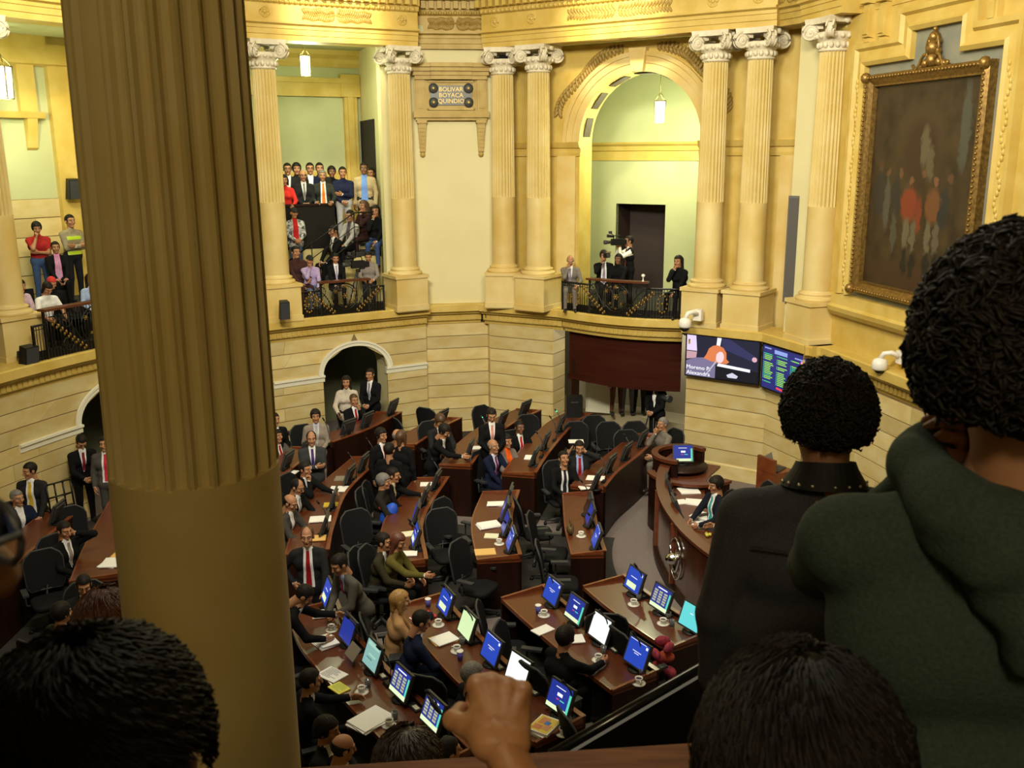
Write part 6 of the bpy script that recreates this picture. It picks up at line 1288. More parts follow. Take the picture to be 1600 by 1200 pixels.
# ------------------------------------------------------------------ people: continuous surfaces grown from a distance field
def snets(f, org, h):
    """surface nets on a sampled field -> (verts, quads)"""
    s = f < 0; nx, ny, nz = f.shape
    acc = np.zeros((nx - 1, ny - 1, nz - 1, 3)); cnt = np.zeros((nx - 1, ny - 1, nz - 1))
    I = np.arange(nx - 1)[:, None, None]; J = np.arange(ny - 1)[None, :, None]; K = np.arange(nz - 1)[None, None, :]
    C = [(a, b, c) for a in (0, 1) for b in (0, 1) for c in (0, 1)]
    def cut(c): return f[c[0]:nx - 1 + c[0], c[1]:ny - 1 + c[1], c[2]:nz - 1 + c[2]]
    for c in C:
        for ax in range(3):
            if c[ax] == 1: continue
            d = list(c); d[ax] = 1; fa, fb = cut(c), cut(d); x = (fa < 0) != (fb < 0)
            t = np.where(x, fa / np.where(x, fa - fb, 1), 0)
            for k in range(3): acc[..., k] += np.where(x, c[k] + (t if k == ax else 0), 0)
            cnt += x
    m = cnt > 0; idx = -np.ones(cnt.shape, int); idx[m] = np.arange(m.sum())
    g = np.stack(np.broadcast_arrays(I, J, K), -1)[m]; v = (g + acc[m] / cnt[m][:, None]) * h + org
    Q = []
    for ax in range(3):
        a = s.take(range(0, s.shape[ax] - 1), ax); b = s.take(range(1, s.shape[ax]), ax); x = np.argwhere(a != b)
        o = [k for k in range(3) if k != ax]; lim = np.array(cnt.shape)
        ok = np.ones(len(x), bool)
        for k in o: ok &= (x[:, k] > 0) & (x[:, k] < lim[k])
        ok &= x[:, ax] < lim[ax]; x = x[ok]; fl = a[tuple(x.T)]
        def at(d0, d1):
            y = x.copy(); y[:, o[0]] -= d0; y[:, o[1]] -= d1; return idx[tuple(y.T)]
        q = np.stack([at(1, 1), at(0, 1), at(0, 0), at(1, 0)], 1)
        if ax == 1: fl = ~fl
        q[~fl] = q[~fl][:, ::-1]; Q.append(q)
    return v, np.concatenate(Q)
def V3(*a): return np.array(a, float)
def capd(p, a, b, ra, rb):
    ab = b - a; L = max(1e-9, ab @ ab); t = np.clip((p - a) @ ab / L, 0, 1); return np.linalg.norm(p - a - t[:, None] * ab, axis=1) - (ra + (rb - ra) * t)
def elld(p, c, r): q = (p - c) / r; k = np.linalg.norm(q, axis=1); return (k - 1) * min(r)
def grid(lo, hi, h):
    n = np.ceil((hi - lo) / h).astype(int) + 1; ax = [lo[k] + h * np.arange(n[k]) for k in range(3)]
    return np.stack(np.meshgrid(*ax, indexing='ij'), -1).reshape(-1, 3), n
def smin(a, b, k): h = np.clip(0.5 + 0.5 * (b - a) / k, 0, 1); return b + (a - b) * h - k * h * (1 - h)
# --- head
def cranium(p, o=0.0): return smin(elld(p, V3(0, 0.018, 0.028), V3(0.076 + o, 0.098 + o, 0.090 + o)), elld(p, V3(0, -0.012, -0.040), V3(0.058 + o, 0.070 + o, 0.080 + o)), 0.03)
def head_field(p):
    d = cranium(p); d = smin(d, capd(p, V3(0, -0.070, -0.098), V3(0, -0.045, -0.10), 0.022, 0.03), 0.03)
    d = smin(d, capd(p, V3(0, -0.088, 0.018), V3(0, -0.110, -0.028), 0.009, 0.015), 0.012)
    for s in (-1, 1):
        d = smin(d, capd(p, V3(s * 0.014, -0.082, 0.030), V3(s * 0.050, -0.066, 0.030), 0.011, 0.010), 0.012)
        d = smin(d, elld(p, V3(s * 0.078, 0.012, -0.010), V3(0.012, 0.024, 0.034)), 0.008)
        d = smin(d, elld(p, V3(s * 0.042, -0.062, -0.028), V3(0.022, 0.02, 0.02)), 0.02)
        d = -smin(-d, elld(p, V3(s * 0.031, -0.092, 0.008), V3(0.017, 0.012, 0.010)), 0.006)
    d = smin(d, capd(p, V3(-0.016, -0.084, -0.060), V3(0.016, -0.084, -0.060), 0.010, 0.010), 0.008)
    d = -smin(-d, capd(p, V3(-0.024, -0.098, -0.061), V3(0.024, -0.098, -0.061), 0.004, 0.004), 0.003)
    return smin(d, capd(p, V3(0, 0.022, -0.06), V3(0, 0.03, -0.19), 0.052, 0.056), 0.02)
def head_template(h=0.0068):
    p, n = grid(V3(-0.115, -0.15, -0.20), V3(0.115, 0.14, 0.14), h); v, q = snets(head_field(p).reshape(n), V3(-0.115, -0.15, -0.20), h)
    c = v[q].mean(1); m = np.zeros(len(q), int)
    m[(np.abs(c[:, 0]) < 0.026) & (c[:, 1] < -0.075) & (np.abs(c[:, 2] + 0.061) < 0.011)] = 5
    m[(np.abs(c[:, 0]) > 0.013) & (np.abs(c[:, 0]) < 0.05) & (c[:, 1] < -0.066) & (np.abs(c[:, 2] - 0.031) < 0.0055)] = 4
    mb = MB()
    for s in (-1, 1): mb.ball((s * 0.031, -0.076, 0.008), 0.0125, n=8, k=6, mi=6); mb.ball((s * 0.031, -0.0825, 0.008), 0.0078, n=6, k=4, mi=4)
    return v, [list(x) for x in q], list(m), mb
def hair_field(p, st):
    hl = np.minimum(0.067 - p[:, 2] - 0.25 * np.maximum(np.abs(p[:, 0]) - 0.045, 0), np.maximum(-0.030 - p[:, 1], (-0.012 - 0.66 * (p[:, 1] + 0.03)) - p[:, 2]))
    r = np.sin(p[:, 0] * 150) * np.sin(p[:, 1] * 140) * np.sin(p[:, 2] * 130)
    if st == 'short': return np.maximum(cranium(p, 0.010) + 0.002 * r, hl)
    if st == 'thick': return np.maximum(cranium(p, 0.020) + 0.004 * r, hl - 0.006)
    if st == 'curly': return np.maximum(cranium(p, 0.030) + 0.009 * np.sin(p[:, 0] * 210) * np.sin(p[:, 1] * 200) * np.sin(p[:, 2] * 190), hl - 0.012)
    if st == 'receding': return np.maximum(np.maximum(cranium(p, 0.008) + 0.002 * r, hl), -(p[:, 1] - 0.002 + 0.3 * np.abs(p[:, 0])) if False else (0.030 - p[:, 1] - 1.1 * np.abs(p[:, 0])))
    if st == 'bald': return np.maximum(np.maximum(cranium(p, 0.008), hl), p[:, 2] - 0.035 + 0.2 * (0.02 - p[:, 1]))
    d = np.maximum(cranium(p, 0.017) + 0.003 * r, hl)
    if st == 'bob':
        for s in (-1, 1): d = smin(d, capd(p, V3(s * 0.075, 0.02, 0.0), V3(s * 0.078, 0.012, -0.10), 0.028, 0.024), 0.02)
        return smin(d, capd(p, V3(0, 0.085, 0.02), V3(0, 0.075, -0.11), 0.045, 0.04), 0.03)
    if st == 'long':
        for s in (-1, 1): d = smin(d, capd(p, V3(s * 0.072, 0.025, 0.0), V3(s * 0.085, 0.02, -0.26), 0.028, 0.026), 0.02)
        return smin(d, np.minimum(capd(p, V3(-0.03, 0.085, 0.02), V3(-0.035, 0.10, -0.28), 0.05, 0.04), capd(p, V3(0.03, 0.085, 0.02), V3(0.035, 0.10, -0.28), 0.05, 0.04)), 0.03)
    if st == 'cap': return np.minimum(np.maximum(cranium(p, 0.014), 0.035 - p[:, 2]), np.maximum(elld(p, V3(0, -0.12, 0.045), V3(0.07, 0.075, 0.012)), -1))
    return d
HT = head_template(); HAIR = {}; HS = 1.07
def hair_template(st):
    if st not in HAIR:
        lo, hi = V3(-0.135, -0.20, -0.33 if st == 'long' else (-0.17 if st == 'bob' else -0.12)), V3(0.135, 0.17, 0.165); p, n = grid(lo, hi, 0.0085); v, q = snets(hair_field(p, st).reshape(n), lo, 0.0085); HAIR[st] = (v, [list(x) for x in q])
    return HAIR[st]
# --- hands: x = thumb side, y = palm normal, z = finger direction, wrist at the origin
def hand_field(p, curl, point=False):
    d = np.minimum(capd(p, V3(0.016, 0, 0.0), V3(0.022, 0, 0.085), 0.021, 0.016), capd(p, V3(-0.016, 0, 0.0), V3(-0.026, 0.002, 0.075), 0.020, 0.014))
    d = smin(d, capd(p, V3(0, 0, 0.0), V3(0, 0, 0.08), 0.022, 0.016), 0.015)
    for i, (x, l) in enumerate(((0.030, 0.9), (0.010, 1.0), (-0.010, 0.94), (-0.029, 0.76))):
        b = V3(x, 0, 0.088 - 0.006 * abs(i - 1)); a = 0.0
        c = 0.10 if (point and i == 0) else curl
        for k, s in enumerate((0.042, 0.027, 0.021)):
            a += c * (0.95 if k == 0 else 1.15); e = b + V3(0, math.sin(a), math.cos(a)) * s * l; d = smin(d, capd(p, b, e, 0.0098 - 0.001 * k, 0.0090 - 0.001 * k), 0.004); b = e
    if curl > 1.0:                             # knuckles and the tendons behind them
        for i, x in enumerate((0.030, 0.010, -0.010, -0.029)): kz = 0.088 - 0.006 * abs(i - 1); d = smin(d, elld(p, V3(x, -0.007, kz), V3(0.0115, 0.010, 0.013)), 0.006); d = smin(d, capd(p, V3(x * 0.5, -0.0165, 0.02), V3(x, -0.0145, kz - 0.01), 0.0035, 0.0045), 0.008)
    t = 0.5 if curl < 0.9 else 1.0
    b = V3(0.028, 0.006, 0.020); e = b + V3(0.028, 0.010 + 0.006 * t, 0.030); d = smin(d, capd(p, b, e, 0.016, 0.012), 0.012); g = e + V3(0.012 - 0.022 * t, 0.010 * t + 0.003, 0.030); return smin(d, capd(p, e, g, 0.0115, 0.0095), 0.005)
HANDS = {}
def hand_template(kind, h=0.0055):
    key = (kind, h)
    if key not in HANDS:
        c, pt = {'relaxed': (0.38, False), 'fist': (1.25, False), 'flat': (0.06, False), 'point': (1.25, True), 'grip': (0.85, False)}[kind]
        lo, hi = V3(-0.062, -0.045, -0.03), V3(0.085, 0.11, 0.20); p, n = grid(lo, hi, h); v, q = snets(hand_field(p, c, pt).reshape(n), lo, h); HANDS[key] = (v, [list(x) for x in q])
    return HANDS[key]
def nrm(a): return a / max(1e-9, np.linalg.norm(a))
def clothm(c, key='cloth', rough=0.85): return mat('%s_%d_%d_%d' % (key, c[0] * 999, c[1] * 999, c[2] * 999), c, rough, col2=tuple(x * 1.2 + 0.001 for x in c), scale=22, spec=0.1)
ARMS = {  # hand target from the shoulder (outward, forward, up), elbow pole, hand shape
    'down': ((0.05, 0.05, -0.53), (0.5, -0.6, 0), 'relaxed'), 'fold': ((-0.13, 0.24, -0.40), (0.7, -0.5, -0.3), 'grip'), 'crossed': ((-0.24, 0.18, -0.24), (0.6, -0.1, -0.6), 'relaxed'),
    'desk': ((-0.07, 0.36, -0.33), (0.7, -0.3, -0.5), 'relaxed'), 'chin': ((-0.13, 0.15, 0.06), (0.4, 0.3, -0.9), 'fist'), 'ear': ((-0.06, 0.07, 0.17), (0.8, 0.3, -0.6), 'grip'), 'raise': ((0.06, 0.22, 0.20), (0.6, 0, -0.8), 'flat'),
    'rail': ((0.0, 0.33, -0.36), (0.6, -0.4, -0.5), 'grip'), 'lap': ((-0.09, 0.33, -0.44), (0.7, -0.3, -0.3), 'relaxed'), 'cam': ((-0.10, 0.26, 0.10), (0.5, 0.1, -0.9), 'grip'), 'earlow': ((-0.06, 0.07, 0.17), (0.70, 0.10, -0.75), 'grip'), 'reach': ((-0.02, 0.50, -0.16), (0.5, -0.2, -0.8), 'relaxed'), 'hip': ((0.02, 0.06, -0.40), (1, -0.6, 0.1), 'fist'), 'bend': ((0.03, 0.30, -0.48), (0.5, -0.4, 0), 'relaxed')}
SKIN = mat('skin', (0.40, 0.19, 0.095), 0.55); SKIND = mat('skin_dark', (0.19, 0.085, 0.045), 0.55); SKINH = mat('skin_brightened', (0.55, 0.27, 0.12), 0.5, col2=(0.46, 0.20, 0.085), scale=40, bump=0.1); SKINL = mat('skin_light', (0.52, 0.28, 0.16), 0.55)  # the near fist's skin colour is brightened to look lit
LIPS = mat('lips', (0.30, 0.08, 0.05), 0.5); EYEW = mat('eye_white', (0.26, 0.22, 0.18), 0.4); SHOE = mat('shoe_leather', (0.015, 0.012, 0.010), 0.35)
HBLK = mat('hair_black', (0.008, 0.006, 0.005), 0.6, col2=(0.015, 0.011, 0.009), scale=60, spec=0.2); HBRN = mat('hair_brown', (0.055, 0.024, 0.010), 0.5, col2=(0.09, 0.042, 0.018), scale=60); HGRY = mat('hair_grey', (0.20, 0.19, 0.18), 0.6, col2=(0.10, 0.095, 0.09), scale=60); HBLD = mat('hair_blonde', (0.42, 0.24, 0.07), 0.5, col2=(0.28, 0.14, 0.04), scale=60); HAUB = mat('hair_auburn', (0.085, 0.024, 0.012), 0.5, col2=(0.13, 0.04, 0.018), scale=60)
def rotx(a): c, s = math.cos(a), math.sin(a); return np.array([[1, 0, 0], [0, c, -s], [0, s, c]])
def rotz(a): c, s = math.cos(a), math.sin(a); return np.array([[c, -s, 0], [s, c, 0], [0, 0, 1]])
def person(loc, zf, deg, label, pose='stand', h=1.72, top=(0.018, 0.018, 0.022), bot=None, shirt=(0.75, 0.75, 0.76), tie=None, vee='suit', skin=None, hair='short', hm=None, L='down', R='down', lean=0.05, yaw=0, nod=0, fem=False, fat=0.0, glasses=False, voxel=0.022, wide=1.0, hands=None, topm=None, group=None, name='person', hand_h=0.0055, Lt=None, Rt=None, basis=None, bare=0.0, stripes=None, head=True, knees=None, hairless=False, sleeve=None):
    """loc: (x, y) of the head if it is a tuple ('h', px, py), else of the hips"""
    skin = skin or SKIN; skin = SKINH if skin == 'hand' else skin; hm = hm or HBLK; bot = bot or tuple(x * 0.9 for x in top)
    k = h / 1.72; hip = V3(0, 0, 0.93 if pose == 'stand' else 0.60); Rl = rotx(lean); T = lambda a: hip + Rl @ np.array(a, float)
    nb = T((0, 0.01, 0.53)); hc = nb + rotx(lean * 0.55 + 0.06) @ V3(0, -0.012, 0.165)
    rz = math.radians(deg)
    if loc[0] == 'h':
        q = P(loc[1], loc[2], zf + hc[2] * k); o = rotz(rz) @ (hc * k); xy = (q.x - o[0], q.y - o[1])
    else: xy = loc
    if zf < 0.5 and loc[0] == 'h': xy = clear_of_desks(xy[0], xy[1], 0.17 if pose == 'sit' else 0.20, 0.24)
    if zf < 0.5 and pose == 'sit': a = rz; chair(xy[0], xy[1], (math.sin(a), -math.cos(a)), 'black mesh chair occupied by the ' + ' '.join(label.split()[:9]), zf)
    W = (0.165 if fem else 0.185) * wide; prims = []; tp = []
    def tor(a, b, ra, rb, fl, m): tp.append((V3(*a), V3(*b), ra, rb, fl, m))
    f = fat
    tor((-0.075, 0, 0.0), (0.075, 0, 0.0), 0.125, 0.125, 0.85, 1); tor((-0.055 - f * 0.3, -f, 0.13), (0.055 + f * 0.3, -f, 0.13), 0.122 + f, 0.122 + f, 0.82, 0); tor((-0.085 * wide, 0, 0.32), (0.085 * wide, 0, 0.32), 0.132, 0.132, 0.80, 0)
    tor((-W + 0.03, 0.005, 0.445), (W - 0.03, 0.005, 0.445), 0.062, 0.062, 0.95, 0)
    for s in (-1, 1): tor((0, 0.012, 0.505), (s * 0.12, 0.008, 0.462), 0.048, 0.052, 1.0, 0)
    if vee in ('suit', 'open', 'jacket'): tor((-0.075, 0, -0.05), (0.075, 0, -0.05), 0.136, 0.136, 0.88, 0)
    if fem:
        for s in (-1, 1): tor((s * 0.065, -0.075, 0.305), (s * 0.07, -0.085, 0.30), 0.06, 0.055, 1.0, 0)
    tor((0, 0.012, 0.47), (0, 0.008, 0.60), 0.054, 0.052, 1.0, 2); tor((0, 0.004, 0.508), (0, 0.0, 0.530), 0.061, 0.057, 1.0, 3 if vee in ('suit', 'open', 'vest') else 0)
    def cap(a, b, ra, rb, m): prims.append((np.array(a, float), np.array(b, float), ra, rb, m))
    for s in (-1, 1):
        hj = hip + V3(s * 0.09, 0, -0.03)
        if pose == 'stand': kn, an = V3(s * 0.10, -0.015, 0.48), V3(s * 0.11, 0.02, 0.09)
        else: kn, an = V3(s * 0.11, -0.42, 0.53), V3(s * 0.12, -0.42, 0.09)
        if knees: kn, an = kn + V3(0, *knees[0]), an + V3(0, *knees[1])
        cap(hj, kn, 0.088, 0.064, 1); cap(kn, an, 0.062, 0.046, 1); cap(an + V3(0, 0.02, -0.04), an + V3(s * 0.02, -0.15, -0.05), 0.046, 0.038, 4)
    hnd = []
    for s, arm, tgt in ((1, L, Lt), (-1, R, Rt)):
        (a, b, c), pole, hk = ARMS[arm]; sh = T((s * W, 0.0, 0.44)); tg = sh + V3(s * a, -b, c) if tgt is None else np.array(tgt, float)
        if hands: hk = hands
        l1, l2 = 0.29, 0.255; dv = tg - sh; D = min(np.linalg.norm(dv), l1 + l2 - 0.005); u = nrm(dv); tg = sh + u * D
        pv = V3(s * pole[0], -pole[1], pole[2]); pv = nrm(pv - u * (pv @ u)); ca = (l1 * l1 + D * D - l2 * l2) / (2 * l1 * D); el = sh + u * l1 * ca + pv * l1 * math.sqrt(max(0, 1 - ca * ca))
        sm_ = 0
        if vee == 'tee' or sleeve == 'short': cap(sh, sh + (el - sh) * 0.6, 0.064, 0.056, 0); cap(sh, el, 0.05, 0.042, 2); cap(el, tg, 0.042, 0.030, 2)
        else: cap(sh, el, 0.066, 0.052, 0 if vee != 'vest' else 3); cap(el, tg - nrm(tg - el) * (0.025 + bare), 0.052, 0.040, 0 if vee != 'vest' else 3); cap(tg - nrm(tg - el) * (0.03 + bare), tg - nrm(tg - el) * (0.006 if not bare else -0.01), 0.034 if not bare else 0.031, 0.033 if not bare else 0.026, 3 if not bare else 2)
        d = nrm(tg - el)
        if basis and s in basis: t, n_, d = [np.array(x, float) for x in basis[s]]
        else: t = V3(-s * 0.25, -0.45, 0.85); t = nrm(t - d * (t @ d)); n_ = np.cross(d, t) * s
        hnd.append((tg, t, n_, d, hk, s))
    allp = [T(x) for q in tp for x in (q[0], q[1])] + [x for q in prims for x in (q[0], q[1])]; lo = np.min(allp, 0) - 0.19; hi = np.max(allp, 0) + 0.19; lo[2] = max(-0.03, lo[2])
    p, n = grid(lo, hi, voxel)
    def tfield(p):
        q = (p - hip) @ Rl; d = None
        for a, b, ra, rb, fl, m in tp:
            s = V3(1, fl, 1); e = capd(q / s, a / s, b / s, ra, rb) * (fl ** 0.5); d = e if d is None else smin(d, e, 0.03)
        return d
    d = tfield(p)
    for a, b, ra, rb, m in prims: d = smin(d, capd(p, a, b, ra, rb), 0.022)
    v, q = snets(d.reshape(n), lo, voxel)
    c = v[q].mean(1); best = np.full(len(c), 9.0); mi = np.zeros(len(c), int); qc = (c - hip) @ Rl
    for a, b, ra, rb, fl, m in tp:
        s = V3(1, fl, 1); e = capd(qc / s, a / s, b / s, ra, rb) * (fl ** 0.5); z = e < best; best[z] = e[z]; mi[z] = m
    for a, b, ra, rb, m in prims: e = capd(c, a, b, ra, rb); z = e < best; best[z] = e[z]; mi[z] = m
    mi = np.where((mi == 3) & (qc[:, 2] > 0.40) & (qc[:, 1] > -0.012), 0, mi)
    # slots: 0 top 1 trousers 2 skin 3 shirt 4 dark(brow, pupil)/shoe -> 7, 5 lips 6 eye
    mi = np.where(mi == 4, 7, mi); VV = [v]; FF = [list(x) for x in q]; MI = list(mi); off = len(v)
    Hr = rotx(lean * 0.55 + math.radians(nod)) ; Hr = rotz(math.radians(yaw)) @ Hr
    if head:
        hv, hq, hmi, mb = HT; VV.append(hv @ Hr.T * HS + hc); FF += [[i + off for i in x] for x in hq]; MI += [2 if x == 0 else x for x in hmi]; off += len(hv)
        ev = np.array(mb.v); VV.append(ev @ Hr.T * HS + hc); FF += [[i + off for i in x] for x in mb.f]; MI += mb.m; off += len(ev)
    for tg, t, n_, d, hk, s in hnd:
        av, aq = hand_template(hk, hand_h); B = np.stack([t, n_, d]); fl = np.linalg.det(B) < 0; VV.append(av @ B * (0.95 if fem else 1.03) + tg); FF += [[i + off for i in (x[::-1] if fl else x)] for x in aq]; MI += [2] * len(aq); off += len(av)
    V = np.concatenate(VV) * k
    root = thing(name, label, 'person', (xy[0], xy[1], zf), rz, group)
    me = bpy.data.meshes.new('body'); me.from_pydata(V.tolist(), [], FF)
    tm = topm or clothm(top)
    for m in (tm, clothm(bot), skin, clothm(shirt, 'shirt'), hm, LIPS, EYEW, SHOE): me.materials.append(m)
    me.polygons.foreach_set('material_index', np.array(MI, dtype=np.int32)); me.polygons.foreach_set('use_smooth', np.ones(len(MI), bool)); me.update(); link('body', me, root)
    if head and not hairless and hair != 'none':
        hv, hq = hair_template(hair); me = bpy.data.meshes.new('hair'); me.from_pydata(((hv @ Hr.T * HS + hc) * k).tolist(), [], hq); me.materials.append(hm if hair != 'cap' else clothm((0.02, 0.02, 0.022))); me.polygons.foreach_set('use_smooth', np.ones(len(hq), bool)); link('hair' if hair != 'cap' else 'cap', me, root)
    def patch(nm, m, wf, z0, z1, offn, rows=9, cols=5):
        G = []
        for r in range(rows):
            z = z0 + (z1 - z0) * r / (rows - 1); w_ = wf(r / (rows - 1))
            for cc in range(cols): G.append((w_ * (cc / (cols - 1) * 2 - 1), z))
        G = np.array(G); ys = np.linspace(-0.40 - f, 0.05, 70); X = np.zeros((len(G), 70, 3)); X[..., 0] = G[:, :1]; X[..., 1] = ys; X[..., 2] = G[:, 1:]
        e = tfield((X.reshape(-1, 3) @ Rl.T) + hip).reshape(len(G), 70); i = np.argmax(e < 0.001, 1); i = np.clip(i, 1, 69); e0, e1 = e[np.arange(len(G)), i - 1], e[np.arange(len(G)), i]; y = ys[i - 1] + (ys[i] - ys[i - 1]) * np.clip(e0 / (e0 - e1 + 1e-9), 0, 1) - offn
        w = (np.stack([G[:, 0], y, G[:, 1]], 1) @ Rl.T + hip) * k; me = bpy.data.meshes.new(nm); me.from_pydata(w.tolist(), [], [(r * cols + c_, r * cols + c_ + 1, (r + 1) * cols + c_ + 1, (r + 1) * cols + c_) for r in range(rows - 1) for c_ in range(cols - 1)]); me.materials.append(m); me.polygons.foreach_set('use_smooth', np.ones(len(me.polygons), bool)); link(nm, me, root)
    if vee == 'suit': patch('shirt_front', clothm(shirt, 'shirt'), lambda t: 0.058 * (1 - t) ** 0.7 + 0.004, 0.53, 0.13, 0.007)
    if vee == 'open': patch('shirt_front', clothm(shirt, 'shirt'), lambda t: 0.055 + 0.022 * t, 0.53, 0.0, 0.007)
    if tie: patch('tie', clothm(tie, 'tie', 0.5), (lambda t: 0.020 + 0.020 * t) if vee in ('open', 'vest') else (lambda t: 0.019 + 0.016 * t * (1 - t) * 2), 0.515, 0.02 if vee in ('open', 'vest') else 0.16, 0.015, cols=3)
    for z0_, z1_ in (stripes or ()): patch('reflective_stripe', mat('lime_reflective', (0.45, 0.62, 0.02), 0.5), lambda t: 0.15, z1_, z0_, 0.010, 3, 9)
    if glasses:
        mb = MB(); 
        for s in (-1, 1):
            mb.tube([(s * 0.031 + 0.022 * math.cos(a), -0.104, 0.006 + 0.016 * math.sin(a)) for a in [2 * PI * i / 12 for i in range(12)]], 0.0022, 4, closed=True); mb.tube([(s * 0.053, -0.104, 0.010), (s * 0.08, -0.02, 0.010)], 0.002, 4)
        mb.tube([(-0.009, -0.106, 0.010), (0.009, -0.106, 0.010)], 0.002, 4); mb.v = [tuple((Hr @ np.array(x) * HS + hc) * k) for x in mb.v]; mb.build('glasses', DGREY, root)
    return root, hc, Hr, k
# ------------------------------------------------------------------ who is where
BLK, CHAR, NAVY, GREY, LGREY = (0.006, 0.006, 0.007), (0.017, 0.017, 0.019), (0.009, 0.013, 0.034), (0.085, 0.078, 0.068), (0.24, 0.20, 0.165)
WHT, BLU, RED, PINK, YEL = (0.78, 0.78, 0.80), (0.30, 0.36, 0.62), (0.30, 0.012, 0.016), (0.65, 0.16, 0.26), (0.62, 0.43, 0.03)
def fl(px, py, deg, label, zf=0.0, **k): return person(('h', px, py), zf, deg, label, **k)
SIT = dict(pose='sit')
# chamber floor
fl(480, 838, 5, 'standing balding man in dark suit with long dark red tie beside the huge column', vee='open', top=CHAR, tie=RED, hair='receding', hm=HBRN, L='bend', R='hip')
fl(513, 884, -50, 'standing man in grey suit leaning with folded hands on the desk by the column', top=GREY, tie=(0.28, 0.02, 0.05), shirt=(0.35, 0.4, 0.6), L='fold', R='fold', lean=0.45, nod=12)
fl(476, 930, 100, 'man in black suit bent far over the desk by the column, face hidden', top=BLK, L='reach', R='desk', lean=0.8, nod=25)
fl(486, 1063, 115, 'seated man in black suit holding up a grey card, next to the column', top=BLK, L='reach', R='desk', lean=0.25, **SIT)
fl(512, 1140, 80, 'seated dark-haired man in charcoal suit at the lower left desk', top=CHAR, hair='thick', lean=0.2, L='desk', R='chin', **SIT)
fl(537, 1168, 120, 'seated man in black with bald crown at the lower left desk', top=BLK, hair='bald', lean=0.15, L='desk', R='desk', nod=10, **SIT)
fl(702, 1172, 120, 'dark-haired man almost hidden by the wooden rail, left of the raised fist', top=BLK, lean=0.1, **SIT)
fl(626, 938, 105, 'seated woman with blonde hair and tan jacket', top=(0.42, 0.24, 0.11), hm=HBLD, hair='bob', fem=True, L='desk', R='desk', vee='none', lean=0.2, skin=SKINL, **SIT)
fl(659, 970, 105, 'seated man in dark navy suit scratching his head, next to the blonde woman', top=NAVY, L='ear', R='desk', lean=0.35, nod=15, hair='short', **SIT)
fl(736, 1055, 115, 'seated grey-haired man in dark suit above the raised fist', top=BLK, hm=HGRY, hair='thick', L='desk', R='desk', lean=0.15, **SIT)
fl(878, 998, 130, 'seated man in black touching the white lit monitor', top=BLK, L='desk', R='reach', lean=0.3, hair='thick', **SIT)
fl(622, 846, 75, 'woman with long auburn hair in yellow and black, bent to the bright monitor', top=(0.10, 0.085, 0.02), bot=BLK, hm=HAUB, hair='long', fem=True, vee='none', L='desk', R='reach', lean=0.3, nod=10, **SIT)
fl(600, 846, 80, 'seated man in dark olive jacket below the blue bag', top=(0.035, 0.030, 0.016), L='desk', R='desk', lean=0.2, **SIT)
fl(600, 752, 80, 'seated man with grey wavy hair in black leather jacket', top=(0.02, 0.017, 0.013), hm=HGRY, hair='thick', vee='none', L='lap', R='desk', lean=0.15, **SIT)
fl(615, 742, 85, 'seated man behind the grey-haired man, arm stretched over the desk', top=BLK, shirt=(0.6, 0.5, 0.36), L='reach', R='desk', lean=0.25, **SIT)
fl(470, 785, 75, 'seated bald man in grey suit writing on large white papers', top=(0.05, 0.046, 0.042), hair='bald', hm=HBLK, L='desk', R='desk', lean=0.25, nod=18, **SIT)
fl(487, 760, 70, 'seated man with glasses in black suit in the middle beside the bald writer', top=BLK, tie=(0.3, 0.3, 0.3), hair='receding', glasses=True, L='desk', R='desk', lean=0.25, nod=15, **SIT)
fl(498, 733, 65, 'seated man in black with a yellow telephone, far one of the three at the papers', top=BLK, tie=RED, L='reach', R='chin', lean=0.15, **SIT)
fl(507, 686, 15, 'standing balding man with crossed arms and purple tie in dark grey suit', top=(0.035, 0.037, 0.040), tie=(0.06, 0.03, 0.16), hair='receding', L='crossed', R='crossed')
fl(493, 650, 15, 'standing man in light grey suit with pale grey tie', top=LGREY, tie=(0.36, 0.37, 0.34), shirt=(0.5, 0.5, 0.6), L='fold', R='down', hair='thick')
fl(448, 682, 55, 'seated man in grey suit with red tie at the edge of the huge column', top=GREY, tie=RED, hair='thick', L='desk', R='desk', nod=-8, **SIT)
fl(430, 655, 40, 'man in dark suit mostly hidden by the huge column, by the wall', top=BLK)
fl(541, 597, 5, 'woman with long dark hair and cream blazer standing under the wall arch', zf=0.25, top=(0.48, 0.43, 0.36), bot=BLK, fem=True, hair='long', vee='jacket', L='down', R='rail', shirt=(0.1, 0.09, 0.08))
fl(578, 585, -20, 'man in dark suit standing right inside the wall arch', zf=0.25, top=BLK, tie=(0.2, 0.2, 0.26), L='fold', R='fold')
fl(585, 628, 35, 'seated man with hand on his mouth and red tie at the tall dark desk', zf=0.2, top=BLK, tie=RED, L='chin', R='desk', hm=HBRN, **SIT)
fl(596, 680, 50, 'standing man in black suit with bright red tie at the edge of the crowd', top=BLK, tie=(0.42, 0.02, 0.02), hair='thick')
fl(621, 681, 165, 'standing man seen from behind with grey balding head in dark suit', top=BLK, hair='bald', hm=HGRY)
fl(654, 684, 150, 'standing person with brown hair seen from behind in the dark crowd', top=BLK, hm=HBRN, hair='bob', vee='none')
fl(640, 704, 160, 'standing man in black suit seen from behind, nearest the camera in the dark crowd', top=BLK, hair='short')
fl(663, 655, 30, 'seated brown-haired man bending his head before the stone pier', zf=0.25, top=CHAR, hm=HBRN, hair='thick', nod=30, L='desk', R='desk', lean=0.3, **SIT)
fl(706, 674, 70, 'man in black suit leaning over the desk with white papers in hand', top=BLK, hair='thick', L='bend', R='reach', lean=0.4, nod=20)
fl(757, 648, 10, 'standing man in dark suit with pink tie looking down before the stone pier', zf=0.2, top=BLK, tie=(0.55, 0.24, 0.20), L='fold', R='fold', nod=22)
